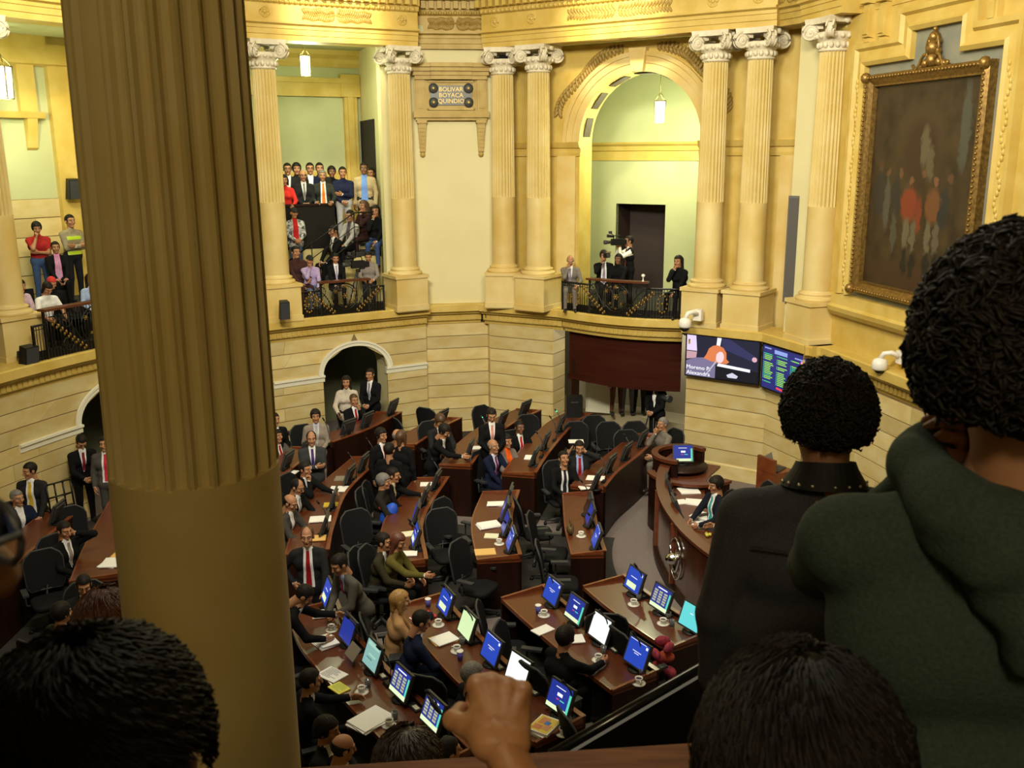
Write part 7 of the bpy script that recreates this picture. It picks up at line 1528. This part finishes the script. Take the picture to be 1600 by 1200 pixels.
fl(771, 697, 50, 'seated bald old man in navy suit with purple tie', top=NAVY, tie=(0.16, 0.02, 0.10), shirt=(0.6, 0.6, 0.75), hair='bald', hm=HGRY, L='desk', R='lap', nod=-5, **SIT)
fl(806, 690, 40, 'seated woman with short dark hair, grey jacket and orange blouse', top=(0.17, 0.13, 0.12), shirt=(0.75, 0.11, 0.012), vee='open', hm=HBLK, hair='bob', fem=True, L='desk', R='desk', **SIT)
fl(837, 669, 30, 'seated dark-skinned man in black suit with bright red tie', top=BLK, tie=(0.45, 0.015, 0.02), skin=SKIND, L='desk', R='desk', **SIT)
fl(881, 716, 20, 'seated man with dark tie looking up at the camera', top=BLK, tie=(0.02, 0.02, 0.03), vee='open', L='desk', R='desk', lean=0.1, nod=-15, **SIT)
fl(925, 702, 5, 'seated man in blue shirt and red tie raising his open palm', top=CHAR, shirt=BLU, tie=RED, vee='open', L='ear', R='raise', nod=10, **SIT)
fl(1032, 662, -60, 'grey-haired person seated at the right end of the committee table', zf=0.1, top=(0.16, 0.14, 0.12), hm=HGRY, vee='none', L='desk', R='chin', **SIT)
fl(1118, 757, -70, 'seated man with turquoise tie at the podium', zf=0.3, top=(0.010, 0.011, 0.020), tie=(0.03, 0.34, 0.36), vee='open', hair='thick', L='desk', R='desk', nod=10, **SIT)
fl(1157, 795, -120, 'dark-haired person in black leaning over the podium next to the turquoise tie', zf=0.3, top=BLK, hair='thick', L='desk', R='reach', lean=0.35, nod=15, **SIT)
fl(46, 735, 0, 'standing man in dark suit with yellow tie at the left', top=CHAR, tie=YEL, vee='open', yaw=-35, nod=8, L='bend', R='down')
fl(27, 778, 60, 'seated grey-haired man in navy suit below the yellow tie man', top=NAVY, hm=HGRY, L='desk', R='desk', **SIT)
fl(144, 824, 60, 'seated man on the telephone in black suit left of the huge column', top=BLK, tie=(0.25, 0.22, 0.2), L='ear', R='desk', nod=10, **SIT)
fl(131, 914, 25, 'seated man in dark suit with pink tie looking down', top=CHAR, tie=PINK, vee='suit', nod=15, lean=0.2, L='lap', R='lap', **SIT)
fl(97, 957, 150, 'man in brownish suit seen from behind at the lower left', top=(0.045, 0.035, 0.024), hair='thick', L='desk', R='desk', lean=0.2, **SIT)
fl(127, 690, 40, 'dark figure with bowed head in the left wall arch', top=BLK, tie=(0.2, 0.02, 0.03), nod=35, lean=0.25, L='fold', R='fold')
fl(163, 693, 10, 'standing man in grey suit with bright red tie in the left wall arch', top=(0.07, 0.065, 0.06), tie=(0.55, 0.03, 0.06), vee='open', L='down', R='down')
# stepped gallery
def gb(px, py, v, zf, deg, label, **k):
    a, b = GB(-3, v), GB(4, v); q = PW(px, py, a, b); hh = (q.z - zf) / (1.60 if k.get('pose') != 'sit' else 1.215) * 1.72
    return person((q.x, q.y), zf, deg + 12, label, h=min(1.9, max(1.5, hh)), **k)
gb(444, 283, 2.62, 4.45, 5, 'woman in bright red top leaning on the upper gallery parapet', top=(0.62, 0.035, 0.03), bot=BLK, fem=True, hair='bob', vee='none', L='rail', R='rail')
gb(473, 276, 2.62, 4.45, 10, 'balding man with glasses and dark suit at the upper gallery parapet', top=CHAR, tie=(0.2, 0.2, 0.2), hair='bald', glasses=True, L='fold', R='fold')
gb(504, 276, 2.62, 4.45, 0, 'grey-haired man with bright orange tie at the upper gallery parapet', top=(0.03, 0.034, 0.03), tie=(0.75, 0.20, 0.02), vee='open', hm=HGRY, L='rail', R='rail')
gb(535, 271, 2.55, 4.45, 5, 'young man in navy jacket and white trousers with a strap across', top=(0.014, 0.018, 0.05), bot=(0.5, 0.5, 0.5), vee='none', L='crossed', R='fold', hair='short')
gb(569, 264, 2.55, 4.45, -10, 'man in beige jacket over bright blue shirt standing at the stair top', top=(0.46, 0.36, 0.22), bot=(0.03, 0.03, 0.03), shirt=(0.16, 0.30, 0.75), vee='open', L='down', R='down', skin=SKIND)
gb(580, 272, 3.0, 4.45, -20, 'man in dark clothes half hidden at the gallery side wall', top=BLK, vee='none')
for px, py, t, c, st, g in ((449, 265, 'man with glasses behind the woman in red', CHAR, 'short', True), (463, 260, 'dark-haired man in the back row between the red top and the glasses', CHAR, 'thick', False), (484, 262, 'man with glasses in the back row behind the balding man', NAVY, 'short', True), (499, 262, 'man in the back row just behind the orange tie', CHAR, 'short', False), (518, 270, 'young man in black between orange tie and navy jacket', BLK, 'thick', False)):
    gb(px, py, 3.35, 4.45, 5, t, top=c, hair=st, glasses=g, vee='suit' if g else 'none', skin=SKIND if c == BLK else SKIN)
CAMO = mat('patterned_cloth', (0.55, 0.55, 0.55), 0.8, col2=(0.02, 0.02, 0.03), scale=16, detail=1.5)
gb(459, 334, 1.95, 3.75, 15, 'man in cap with black and white patterned jacket and red shirt', top=(0.5, 0.5, 0.5), topm=CAMO, shirt=(0.45, 0.02, 0.02), vee='open', bot=(0.05, 0.07, 0.12), hair='cap', L='fold', R='fold')
gb(461, 399, 0.95, 3.16, 30, 'seated person in maroon vest in the front row beside the column', top=(0.05, 0.022, 0.02), vee='none', L='desk', R='lap', **SIT)
gb(484, 417, 0.75, 3.16, 15, 'person in lilac jacket with hand on the mouth in the gallery front row', top=(0.36, 0.28, 0.50), bot=(0.10, 0.14, 0.26), vee='none', shirt=(0.5, 0.03, 0.05), L='lap', R='chin', hair='cap', **SIT)
gb(524, 413, 0.85, 3.16, 10, 'man in dark suit with pale tie seated behind the railing emblem', top=BLK, tie=(0.36, 0.32, 0.5), L='lap', R='lap', nod=10, **SIT)
gb(576, 416, 0.80, 3.16, -5, 'man in grey hooded sweatshirt leaning on the railing beside the video camera', top=(0.22, 0.19, 0.17), bot=(0.02, 0.02, 0.03), vee='none', L='desk', R='desk', nod=15, **SIT)
gb(523, 366, 1.95, 3.45, -55, 'man in dark suit with glasses and olive tie sitting on the stair', top=BLK, tie=(0.12, 0.11, 0.03), glasses=True, L='lap', R='lap', nod=10, **SIT)
gb(549, 342, 1.98, 3.85, -50, 'man in light grey jacket sitting higher on the stair', top=(0.36, 0.34, 0.33), bot=BLK, shirt=(0.1, 0.08, 0.1), vee='open', L='lap', R='lap', nod=10, **SIT)
gb(570, 327, 2.0, 4.05, -50, 'woman with brown hair in dark clothes sitting at the stair top', top=(0.03, 0.012, 0.012), fem=True, hm=HBRN, hair='long', vee='none', L='chin', R='lap', **SIT)
gb(588, 335, 1.58, 3.95, -20, 'woman with long dark hair in black jacket and jeans beside the white wall', top=BLK, bot=(0.035, 0.06, 0.16), fem=True, hair='long', vee='none', L='lap', R='chin', **SIT)
# arched balcony
def bc(px, py, d, zf, deg, label, **k):
    a, b = Vector(CC['4']) - nC * d - e2 * 2, Vector(CC['4']) - nC * d + e2 * 8; q = PW(px, py, a, b); hh = (q.z - zf) / (1.60 if k.get('pose') != 'sit' else 1.215) * 1.72
    return person((q.x, q.y), zf, deg - 18, label, h=min(1.9, max(1.5, hh)), **k)
bc(891, 413, -0.15, 3.16, 15, 'old bald man in grey suit with chin on hand behind the balcony railing', top=(0.16, 0.14, 0.12), tie=(0.25, 0.2, 0.3), hair='bald', hm=HGRY, L='rail', R='chin', nod=20, lean=0.25, **SIT)
bc(943, 404, -0.8, 3.16, 20, 'man in dark suit holding a photo camera to his eye on the balcony', top=BLK, tie=(0.28, 0.22, 0.33), vee='open', hair='thick', L='lap', R='cam', **SIT)
bc(967, 414, -0.75, 3.16, -10, 'dark-haired person in black sitting beneath the cameraman', top=BLK, skin=SKIND, vee='none', hair='long', L='lap', R='lap', **SIT)
bc(985, 378, -1.2, 3.16, -65, 'cameraman in white shirt and black vest with a camera on his shoulder', top=BLK, shirt=(0.75, 0.75, 0.68), vee='vest', bot=BLK, L='cam', R='cam', tie=(0.4, 0.1, 0.25))
bc(1064, 412, -0.55, 3.16, -20, 'woman in black with long dark hair at the right end of the balcony', top=BLK, fem=True, hair='long', vee='none', L='lap', R='chin', lean=0.2, **SIT)
# left gallery
def ga(px, py, v, zf, deg, label, **k):
    a, b = GA(-4, v), GA(4, v); q = PW(px, py, a, b); hh = (q.z - zf) / (1.60 if k.get('pose') != 'sit' else 1.215) * 1.72
    return person((q.x, q.y), zf, deg + 35, label, h=min(1.9, max(1.5, hh)), **k)
ga(57, 358, 1.75, 3.75, 0, 'young man in red T-shirt and jeans with crossed arms in the left gallery', top=(0.32, 0.02, 0.02), bot=(0.05, 0.09, 0.20), vee='tee', L='crossed', R='chin', hair='thick', nod=12)
ga(108, 347, 1.65, 3.75, 20, 'man in khaki jacket with lime reflective stripes and crossed arms', top=(0.27, 0.23, 0.15), bot=(0.012, 0.012, 0.016), shirt=(0.6, 0.6, 0.58), vee='none', L='crossed', R='crossed', stripes=((0.33, 0.40), (0.03, 0.10)))
ga(87, 394, 1.35, 3.75, 0, 'seated man in dark suit with pink shirt in the left gallery', top=BLK, shirt=(0.62, 0.25, 0.45), tie=(0.5, 0.3, 0.45), vee='open', L='lap', R='lap', **SIT)
ga(66, 468, 0.55, 3.16, 20, 'person in white T-shirt bending over the left gallery railing', top=(0.70, 0.70, 0.70), bot=BLK, vee='tee', hair='bob', hm=HBLK, L='rail', R='rail', lean=0.4, nod=25, **SIT)
ga(81, 452, 0.75, 3.16, 10, 'child with bright red cap behind the white T-shirt', top=BLK, vee='none', hm=mat('red_cap', (0.55, 0.02, 0.02), 0.7), hair='short', nod=30, **SIT)
ga(141, 445, 0.6, 3.16, 10, 'woman with long black hair in pale blue jacket, cut off by the huge column', top=(0.28, 0.36, 0.55), bot=BLK, fem=True, hair='long', vee='none', L='lap', R='rail', **SIT)
ga(22, 450, 0.9, 3.16, 30, 'person in pale lilac top leaning sideways at the left picture edge', top=(0.48, 0.34, 0.42), bot=BLK, vee='none', hair='long', lean=0.3, L='lap', R='lap', **SIT)
# corridor beyond the opening
for px, deg, t, c in ((963, 10, 'spectator in brown trousers in the corridor, head hidden by the lintel', (0.16, 0.07, 0.03)), (980, -10, 'spectator in light jeans in the corridor, head hidden by the lintel', (0.18, 0.19, 0.20)), (998, 0, 'spectator in dark trousers in the corridor, head hidden by the lintel', (0.03, 0.025, 0.02))):
    q = PY(px, 640, 22.3); person((q.x, q.y), 0.45, deg, t, top=BLK, bot=c)
q = PY(1026, 640, 20.6); person((q.x, q.y), 0.05, -40, 'dark figure standing at the right end of the opening', top=BLK, hair='thick', L='fold', R='fold')

# the empty chairs, moved clear of the worktops, of one another and of the seated people
for q, deg, lab, z in EMPTY:
    CD = (lambda x, y, a, b: (x, y)) if 'committee' in lab else clear_of_desks
    x, y = CD(q.x, q.y, 0.26, 0.34); ok = False
    for dx, dy in ((0, 0), (0, 0.2), (0, -0.2), (0.15, 0.3), (-0.15, -0.3), (0, 0.45), (0, -0.45), (-0.2, 0.5), (0.2, -0.5)):
        x2, y2 = CD(x + dx, y + dy, 0.26, 0.34)
        if all((x2 - a) ** 2 + (y2 - b) ** 2 > 0.27 for a, b in SEATS): ok = True; break
    if ok: a = math.radians(deg); chair(x2, y2, (math.sin(a), -math.cos(a)), lab, z)

# things they hold, and the video cameras
def video_camera(p, rz, label, k=1.0):
    o = thing('video_camera', label, 'video camera', p, rz); mb = MB(); mb.box((0, 0, 0), (0.14 * k, 0.36 * k, 0.20 * k)); mb.box((0, 0.24 * k, 0), (0.10 * k, 0.14 * k, 0.14 * k)); mb.build('body', BLACK, o)
    mb = MB(); mb.lathe([(0.045 * k, 0), (0.05 * k, 0.12 * k), (0.065 * k, 0.2 * k), (0.065 * k, 0.26 * k)], (0, -0.17 * k, 0.0), 14, R=Matrix.Rotation(PI / 2, 3, 'X')); mb.build('lens', DGREY, o)
    mb = MB(); mb.tube([(0.02, -0.14 * k, 0.10 * k), (0.02, -0.10 * k, 0.20 * k), (0.02, 0.1 * k, 0.20 * k), (0.02, 0.12 * k, 0.10 * k)], 0.016 * k, 6); mb.build('handle', BLACK, o)
    mb = MB(); mb.tube([(0.02, -0.12 * k, 0.17 * k), (0.02, -0.34 * k, 0.20 * k)], [0.03 * k, 0.05 * k], 8); mb.build('microphone', BLACK, o); mb = MB(); mb.box((0.02, -0.24 * k, 0.30 * k), (0.10 * k, 0.08 * k, 0.08 * k)); mb.tube([(0.02, -0.12 * k, 0.2 * k), (0.02, -0.24 * k, 0.28 * k)], 0.014 * k, 5); mb.build('lamp_head', DGREY, o); return o
def tripod(p, z0, label):
    o = thing('camera_tripod', label, 'tripod', (p[0], p[1], z0))
    for i in range(3):
        a = 2 * PI * i / 3 + 0.4; mb = MB(); mb.tube([(0.03 * math.cos(a), 0.03 * math.sin(a), p[2] - z0 - 0.12), (0.34 * math.cos(a), 0.34 * math.sin(a), 0.0)], [0.018, 0.012], 6); mb.build('leg', DGREY, o)
    mb = MB(); mb.lathe([(0.05, p[2] - z0 - 0.16), (0.05, p[2] - z0 - 0.11)], n=10); mb.build('head_plate', BLACK, o)
q = PW(559, 413, GB(-3, 0.75), GB(4, 0.75)); video_camera(q, fdir((-0.9, -0.45)) , 'black video camera on a tripod in the gallery front row', 0.85); tripod(q, 3.16, 'tripod of the video camera in the gallery front row')
qa, qb = Vector(CC['4']) + nC * 0.85 - e2 * 2, Vector(CC['4']) + nC * 0.85 + e2 * 8
q = PW(964, 378, qa, qb); video_camera(q, fdir((-0.95, -0.3)), 'black video camera on the shoulder of the cameraman', 0.72)
qa, qb = Vector(CC['4']) + nC * 0.2 - e2 * 2, Vector(CC['4']) + nC * 0.2 + e2 * 8
q = PW(948, 399, qa, qb); o = thing('photo_camera', 'small photo camera with silver top held up on the balcony', 'camera', q, fdir((0.3, -0.95))); mb = MB(); mb.box((0, 0, 0), (0.14, 0.06, 0.10)); mb.build('body', BLACK, o); mb = MB(); mb.lathe([(0.035, 0), (0.04, 0.09)], (0, -0.03, 0), 12, R=Matrix.Rotation(PI / 2, 3, 'X')); mb.build('lens', DGREY, o); mb = MB(); mb.box((0.04, 0, 0.065), (0.10, 0.05, 0.03)); mb.build('flash', STEEL, o)
q = PW(1021, 652, (2.5, 20.9), (4.2, 20.3)); video_camera(Vector((q.x, q.y, 1.35)), 0.6, 'dark video camera on a stand in the opening under the balcony', 1.2); tripod(Vector((q.x, q.y, 1.35)), 0.0, 'tripod in the opening under the balcony')
q = PW(1005, 448, LIP_B.p[12], LIP_B.p[-1]); o = thing('white_cup', 'small white cup standing on the timber rail of the balcony', 'cup', (pC_.at(pC_.cross(1004))[0].x, pC_.at(pC_.cross(1004))[0].y + 0.08, 3.95)); mb = MB(); mb.lathe([(0.025, 0), (0.028, 0.015), (0.012, 0.02), (0.012, 0.09), (0.035, 0.10), (0.04, 0.14), (0.0, 0.14)], n=14); mb.build('bowl', WPLAS, o); mb = MB(); mb.lathe([(0.0, 0.14), (0.03, 0.14), (0.022, 0.155), (0.0, 0.157)], n=12, caps=False); mb.build('lid', WPLAS, o)
# lime stripes on the khaki jacket are worn; the chairs of the left gallery
for i, (px, py, t) in enumerate(((20, 415, 'black seat row in the left gallery, at the picture edge'), (38, 440, 'black seat in the left gallery below the red T-shirt'), (100, 430, 'black seat in the left gallery under the suited man'))):
    qa, qb = GA(-4, 1.0), GA(4, 1.0); q = PW(px, py, qa, qb); o = thing('theatre_chair', t, 'chair', (q.x, q.y, 3.16), fdir((0.79, -0.61)), 'black seats of the left gallery'); mb = MB(); mb.box((0, 0, 0.42), (0.5, 0.45, 0.08)); mb.build('seat', MESHB, o); mb = MB(); mb.box((0, 0.24, 0.72), (0.5, 0.07, 0.55)); mb.build('backrest', MESHB, o)
    for s in (-1, 1): mb = MB(); mb.box((s * 0.22, 0, 0.2), (0.05, 0.4, 0.4)); mb.build('leg', IRON, o)

# ------------------------------------------------------------------ people around the camera
random.seed(21)
def curls(root, hc, Hr, k, n, R0, r1, m, seed, halo=0.022, low=-0.075):
    """a head of curly hair: many small coiled locks standing on the scalp"""
    rr = random.Random(seed); mb = MB()
    for i in range(n):
        z = rr.uniform(-0.55, 1.0); a = rr.uniform(0, 2 * PI); s = math.sqrt(1 - z * z); d = Vector((s * math.cos(a), s * math.sin(a), z))
        p = Vector((d.x * (0.080 + halo), 0.018 + d.y * (0.100 + halo), 0.030 + d.z * (0.094 + halo)))
        if p.y < -0.03 and p.z < 0.05: continue
        if p.z < low: continue
        t = d.cross(Vector((rr.uniform(-1, 1), rr.uniform(-1, 1), rr.uniform(-1, 1)))).normalized(); b = (d * rr.uniform(0.4, 1) + d.cross(t) * rr.uniform(-1, 1)).normalized(); rad = rr.uniform(0.6, 1.35) * r1; turns = rr.uniform(1.0, 1.7); N = 10
        drop = Vector((0, 0, -rr.uniform(0, 0.012))); mb.tube([p + t * (rad * math.cos(turns * 2 * PI * j / N)) + b * (rad * math.sin(turns * 2 * PI * j / N)) + (d * 0.006 + drop) * (j / N) for j in range(N + 1)], [0.0024] * N + [0.0010], 4)
    mb.v = [tuple((Hr @ np.array(x) * HS + hc) * k) for x in mb.v]; return mb.build('curls', m, root)
def strands(root, hc, Hr, k, n, m, seed, length=0.16, r=0.0017, whorl=(0.0, 0.06), ears=False):
    rr = random.Random(seed); mb = MB(); c = Vector((whorl[0], whorl[1], 0))
    for i in range(n):
        a = rr.uniform(0, 2 * PI); q = rr.uniform(0.02, 1.0) ** 0.6; th = q * 1.35; L = length * rr.uniform(0.6, 1.1); pts = []
        ax = Vector((math.cos(a), math.sin(a), 0)); a += rr.uniform(-0.1, 0.1)
        for j in range(6):
            t = th + (L / 0.105) * j / 5; y = Vector((math.sin(min(t, 2.2)) * math.cos(a + 0.12 * j), math.sin(min(t, 2.2)) * math.sin(a + 0.12 * j), math.cos(min(t, 2.2)))); o_ = 0.022 + rr.uniform(0, 0.010) + (0.004 if j > 3 else 0)
            pts.append(Vector((y.x * (0.078 + o_), 0.018 + y.y * (0.100 + o_), 0.030 + y.z * (0.092 + o_) - max(0, t - 2.2) * 0.09)))
        if pts[-1].y < -0.075 and pts[-1].z < 0.03: continue
        if ears and abs(pts[-1].x) > 0.06 and -0.035 < pts[-1].y < 0.055 and pts[-1].z < 0.03: continue
        mb.tube(pts, [r, r, r, r, r * 0.8, r * 0.3], 3)
    mb.v = [tuple((Hr @ np.array(x) * HS + hc) * k) for x in mb.v]; return mb.build('strands', m, root)
HDK = mat('hair_near_black', (0.007, 0.005, 0.004), 0.6, col2=(0.014, 0.009, 0.007), scale=80, spec=0.3)
DENIM = mat('dark_denim', (0.036, 0.035, 0.043), 0.8, col2=(0.060, 0.058, 0.068), scale=260, bump=0.25); HOODM = mat('green_fleece', (0.026, 0.047, 0.034), 0.95, col2=(0.044, 0.068, 0.050), scale=180, bump=0.3)
r, hc, Hr, k = fl(1289, 655, 176, 'man with short curly black hair and dark shirt with studded collar, seen from behind', zf=4.45, h=1.61, top=(0.018, 0.017, 0.02), topm=DENIM, vee='none', shirt=(0.012, 0.011, 0.013), bot=BLK, L='down', R='down', hair='short', hm=HDK, voxel=0.014, wide=1.08, fat=0.06, yaw=6, lean=0.08)
curls(r, hc, Hr, k, 3400, 0, 0.0100, HDK, 3, halo=0.018)
mb = MB(); T_ = lambda a: tuple((np.array(a)) * k)
ring = []
for i in range(25): a = -PI * 0.15 + PI * 1.3 * i / 24; ring.append((0.082 * math.cos(a), -0.025 + 0.082 * math.sin(a), 1.50 + 0.02 * math.sin(a)))
for j in range(24):
    p0, p1 = Vector(ring[j]), Vector(ring[j + 1]); o0 = Vector((p0.x * 0.34, (p0.y + 0.025) * 0.34, -0.045)); o1 = Vector((p1.x * 0.34, (p1.y + 0.025) * 0.34, -0.045)); c0 = Vector((-p0.x * 0.10, -(p0.y + 0.025) * 0.10, 0.02)); c1 = Vector((-p1.x * 0.10, -(p1.y + 0.025) * 0.10, 0.02))
    mb.add([T_(p0 + o0), T_(p1 + o1), T_(p1), T_(p0), T_(p0 + c0), T_(p1 + c1)], [(0, 1, 2, 3), (3, 2, 5, 4)], 0, True)
mb.build('shirt_collar', mat('collar_black', (0.008, 0.008, 0.009), 0.7), r)
for i in range(9):
    p = Vector(ring[3 + int(i * 18 / 8)]); mb = MB(); mb.ball(T_(p * 1.0 + Vector((p.x * 0.30, (p.y + 0.025) * 0.30, -0.034))), 0.0042, n=8, k=5); mb.build('stud', mat('pale_stud', (0.75, 0.70, 0.50), 0.25, metal=0.7), r)
mb = MB(); mb.tube([T_((x * 0.20, 0.085 + 0.045 * (1 - x * x), 1.33 + 0.0 * x)) for x in [i / 5 - 1 for i in range(11)]], 0.0035, 5); mb.build('yoke_seam', DENIM, r)
r, hc, Hr, k = fl(1594, 566, 172, 'man with thick curly black hair in dark green hooded sweatshirt, hand at his cheek', zf=4.75, h=1.68, top=(0.022, 0.034, 0.024), topm=HOODM, vee='none', shirt=(0.022, 0.034, 0.024), bot=BLK, L='earlow', R='down', hair='thick', hm=HDK, voxel=0.014, wide=1.12, hand_h=0.004, Lt=(0.075, -0.15, 1.415), lean=0.06)
curls(r, hc, Hr, k, 5200, 0, 0.0125, HDK, 8, halo=0.040, low=-0.10)
def hood():
    p, n = grid(V3(-0.24, -0.16, 1.20), V3(0.24, 0.26, 1.62), 0.011); d = np.full(len(p), 9.0)
    for i in range(14):                        # bunched roll round the neck, drooping to a soft point between the shoulders
        a0, a1 = 2 * PI * i / 14, 2 * PI * (i + 1) / 14
        def rp_(a): b_ = max(0.0, math.sin(a)); return V3(0.115 * math.cos(a), -0.045 + 0.105 * math.sin(a) + 0.02 * b_, 1.475 - 0.045 * b_ - 0.02 * b_ ** 3)
        d = smin(d, capd(p, rp_(a0), rp_(a1), 0.036 + 0.016 * max(0, math.sin(a0)), 0.036 + 0.016 * max(0, math.sin(a1))), 0.02)
    d = smin(d, capd(p, V3(-0.075, 0.055, 1.44), V3(0.0, 0.10, 1.30), 0.045, 0.030), 0.05); d = smin(d, capd(p, V3(0.075, 0.055, 1.44), V3(0.0, 0.10, 1.30), 0.045, 0.030), 0.05)
    d += 0.007 * np.sin(p[:, 0] * 62 + p[:, 2] * 45) * np.sin(p[:, 1] * 40 + p[:, 2] * 25); v, q = snets(d.reshape(n), V3(-0.24, -0.16, 1.20), 0.011); me = bpy.data.meshes.new('hood'); me.from_pydata((v * k).tolist(), [], [list(x) for x in q]); me.materials.append(HOODM); me.polygons.foreach_set('use_smooth', np.ones(len(q), bool)); link('hood', me, r)
hood()
r, hc, Hr, k = fl(1247, 1212, 170, 'dark straight-haired head at the bottom right, close to the camera', zf=4.45, h=1.61, top=BLK, vee='none', hair='long', hm=HDK, voxel=0.018, fem=True); strands(r, hc, Hr, k, 4200, HDK, 4, 0.22)
r, hc, Hr, k = fl(160, 1206, 172, 'dark short-haired head at the bottom left, right ear visible, close to the camera', zf=4.45, h=1.65, top=BLK, vee='none', hair='short', hm=HDK, voxel=0.018); strands(r, hc, Hr, k, 4200, HDK, 5, 0.075, ears=True)
r, hc, Hr, k = fl(172, 972, 165, 'woman with reddish brown hair at the front of our gallery, left of the huge column', zf=3.2, h=1.70, top=BLK, vee='none', hair='bob', hm=HAUB, fem=True); strands(r, hc, Hr, k, 1200, HAUB, 6, 0.2)
r, hc, Hr, k = fl(640, 1204, 175, 'brown long hair showing just above the wooden rail at the bottom', zf=3.2, h=1.66, top=BLK, vee='none', hair='long', hm=mat('hair_dark_brown', (0.030, 0.014, 0.008), 0.45, col2=(0.055, 0.028, 0.015), scale=60), fem=True); strands(r, hc, Hr, k, 1200, MATS['hair_dark_brown'], 7, 0.2)
# the blurred bespectacled face at the left edge
qx = PY(-440, 930, 0.50); hz_ = (qx.z - 4.45) / 1.615 * 1.72
r, hc, Hr, k = fl(-440, 930, 142, 'face in glasses cut off by the left picture edge, very near', zf=4.45, h=hz_, top=BLK, vee='none', hair='thick', hm=HDK, voxel=0.018, glasses=True, L='down', R='down')
# pointing arm: someone below the camera stretches an arm over the rail
wr = PY(782, 1160, 0.99); kn = PY(780, 1095, 1.09); pk = 1.66 / 1.72
base = V3(-0.07, 0.54, 4.45)
def loc_(p): return (np.array([-(p.x - base[0]), -(p.y - base[1]), p.z - base[2]])) / pk
fd = nrm(np.array([-(kn.x - wr.x), -(kn.y - wr.y), (kn.z - wr.z) + 0.035])); td = V3(1, 0, 0.10); td = nrm(td - fd * (td @ fd)); pn = np.cross(fd, td) * -1
NAVS = mat('dark_navy_sleeve', (0.012, 0.013, 0.030), 0.8, col2=(0.018, 0.02, 0.042), scale=120)
r, hc, Hr, k = person((base[0], base[1]), 4.45, 180, 'hand of a person in dark sleeve pointing over the wooden rail, fist from behind', h=1.66, top=NAVY, topm=NAVS, vee='none', shirt=NAVY, L='down', R='reach', Rt=loc_(wr), basis={-1: (td, pn, fd)}, hands='fist', bare=0.075, hand_h=0.003, voxel=0.016, skin='hand', hair='thick', hm=HDK)
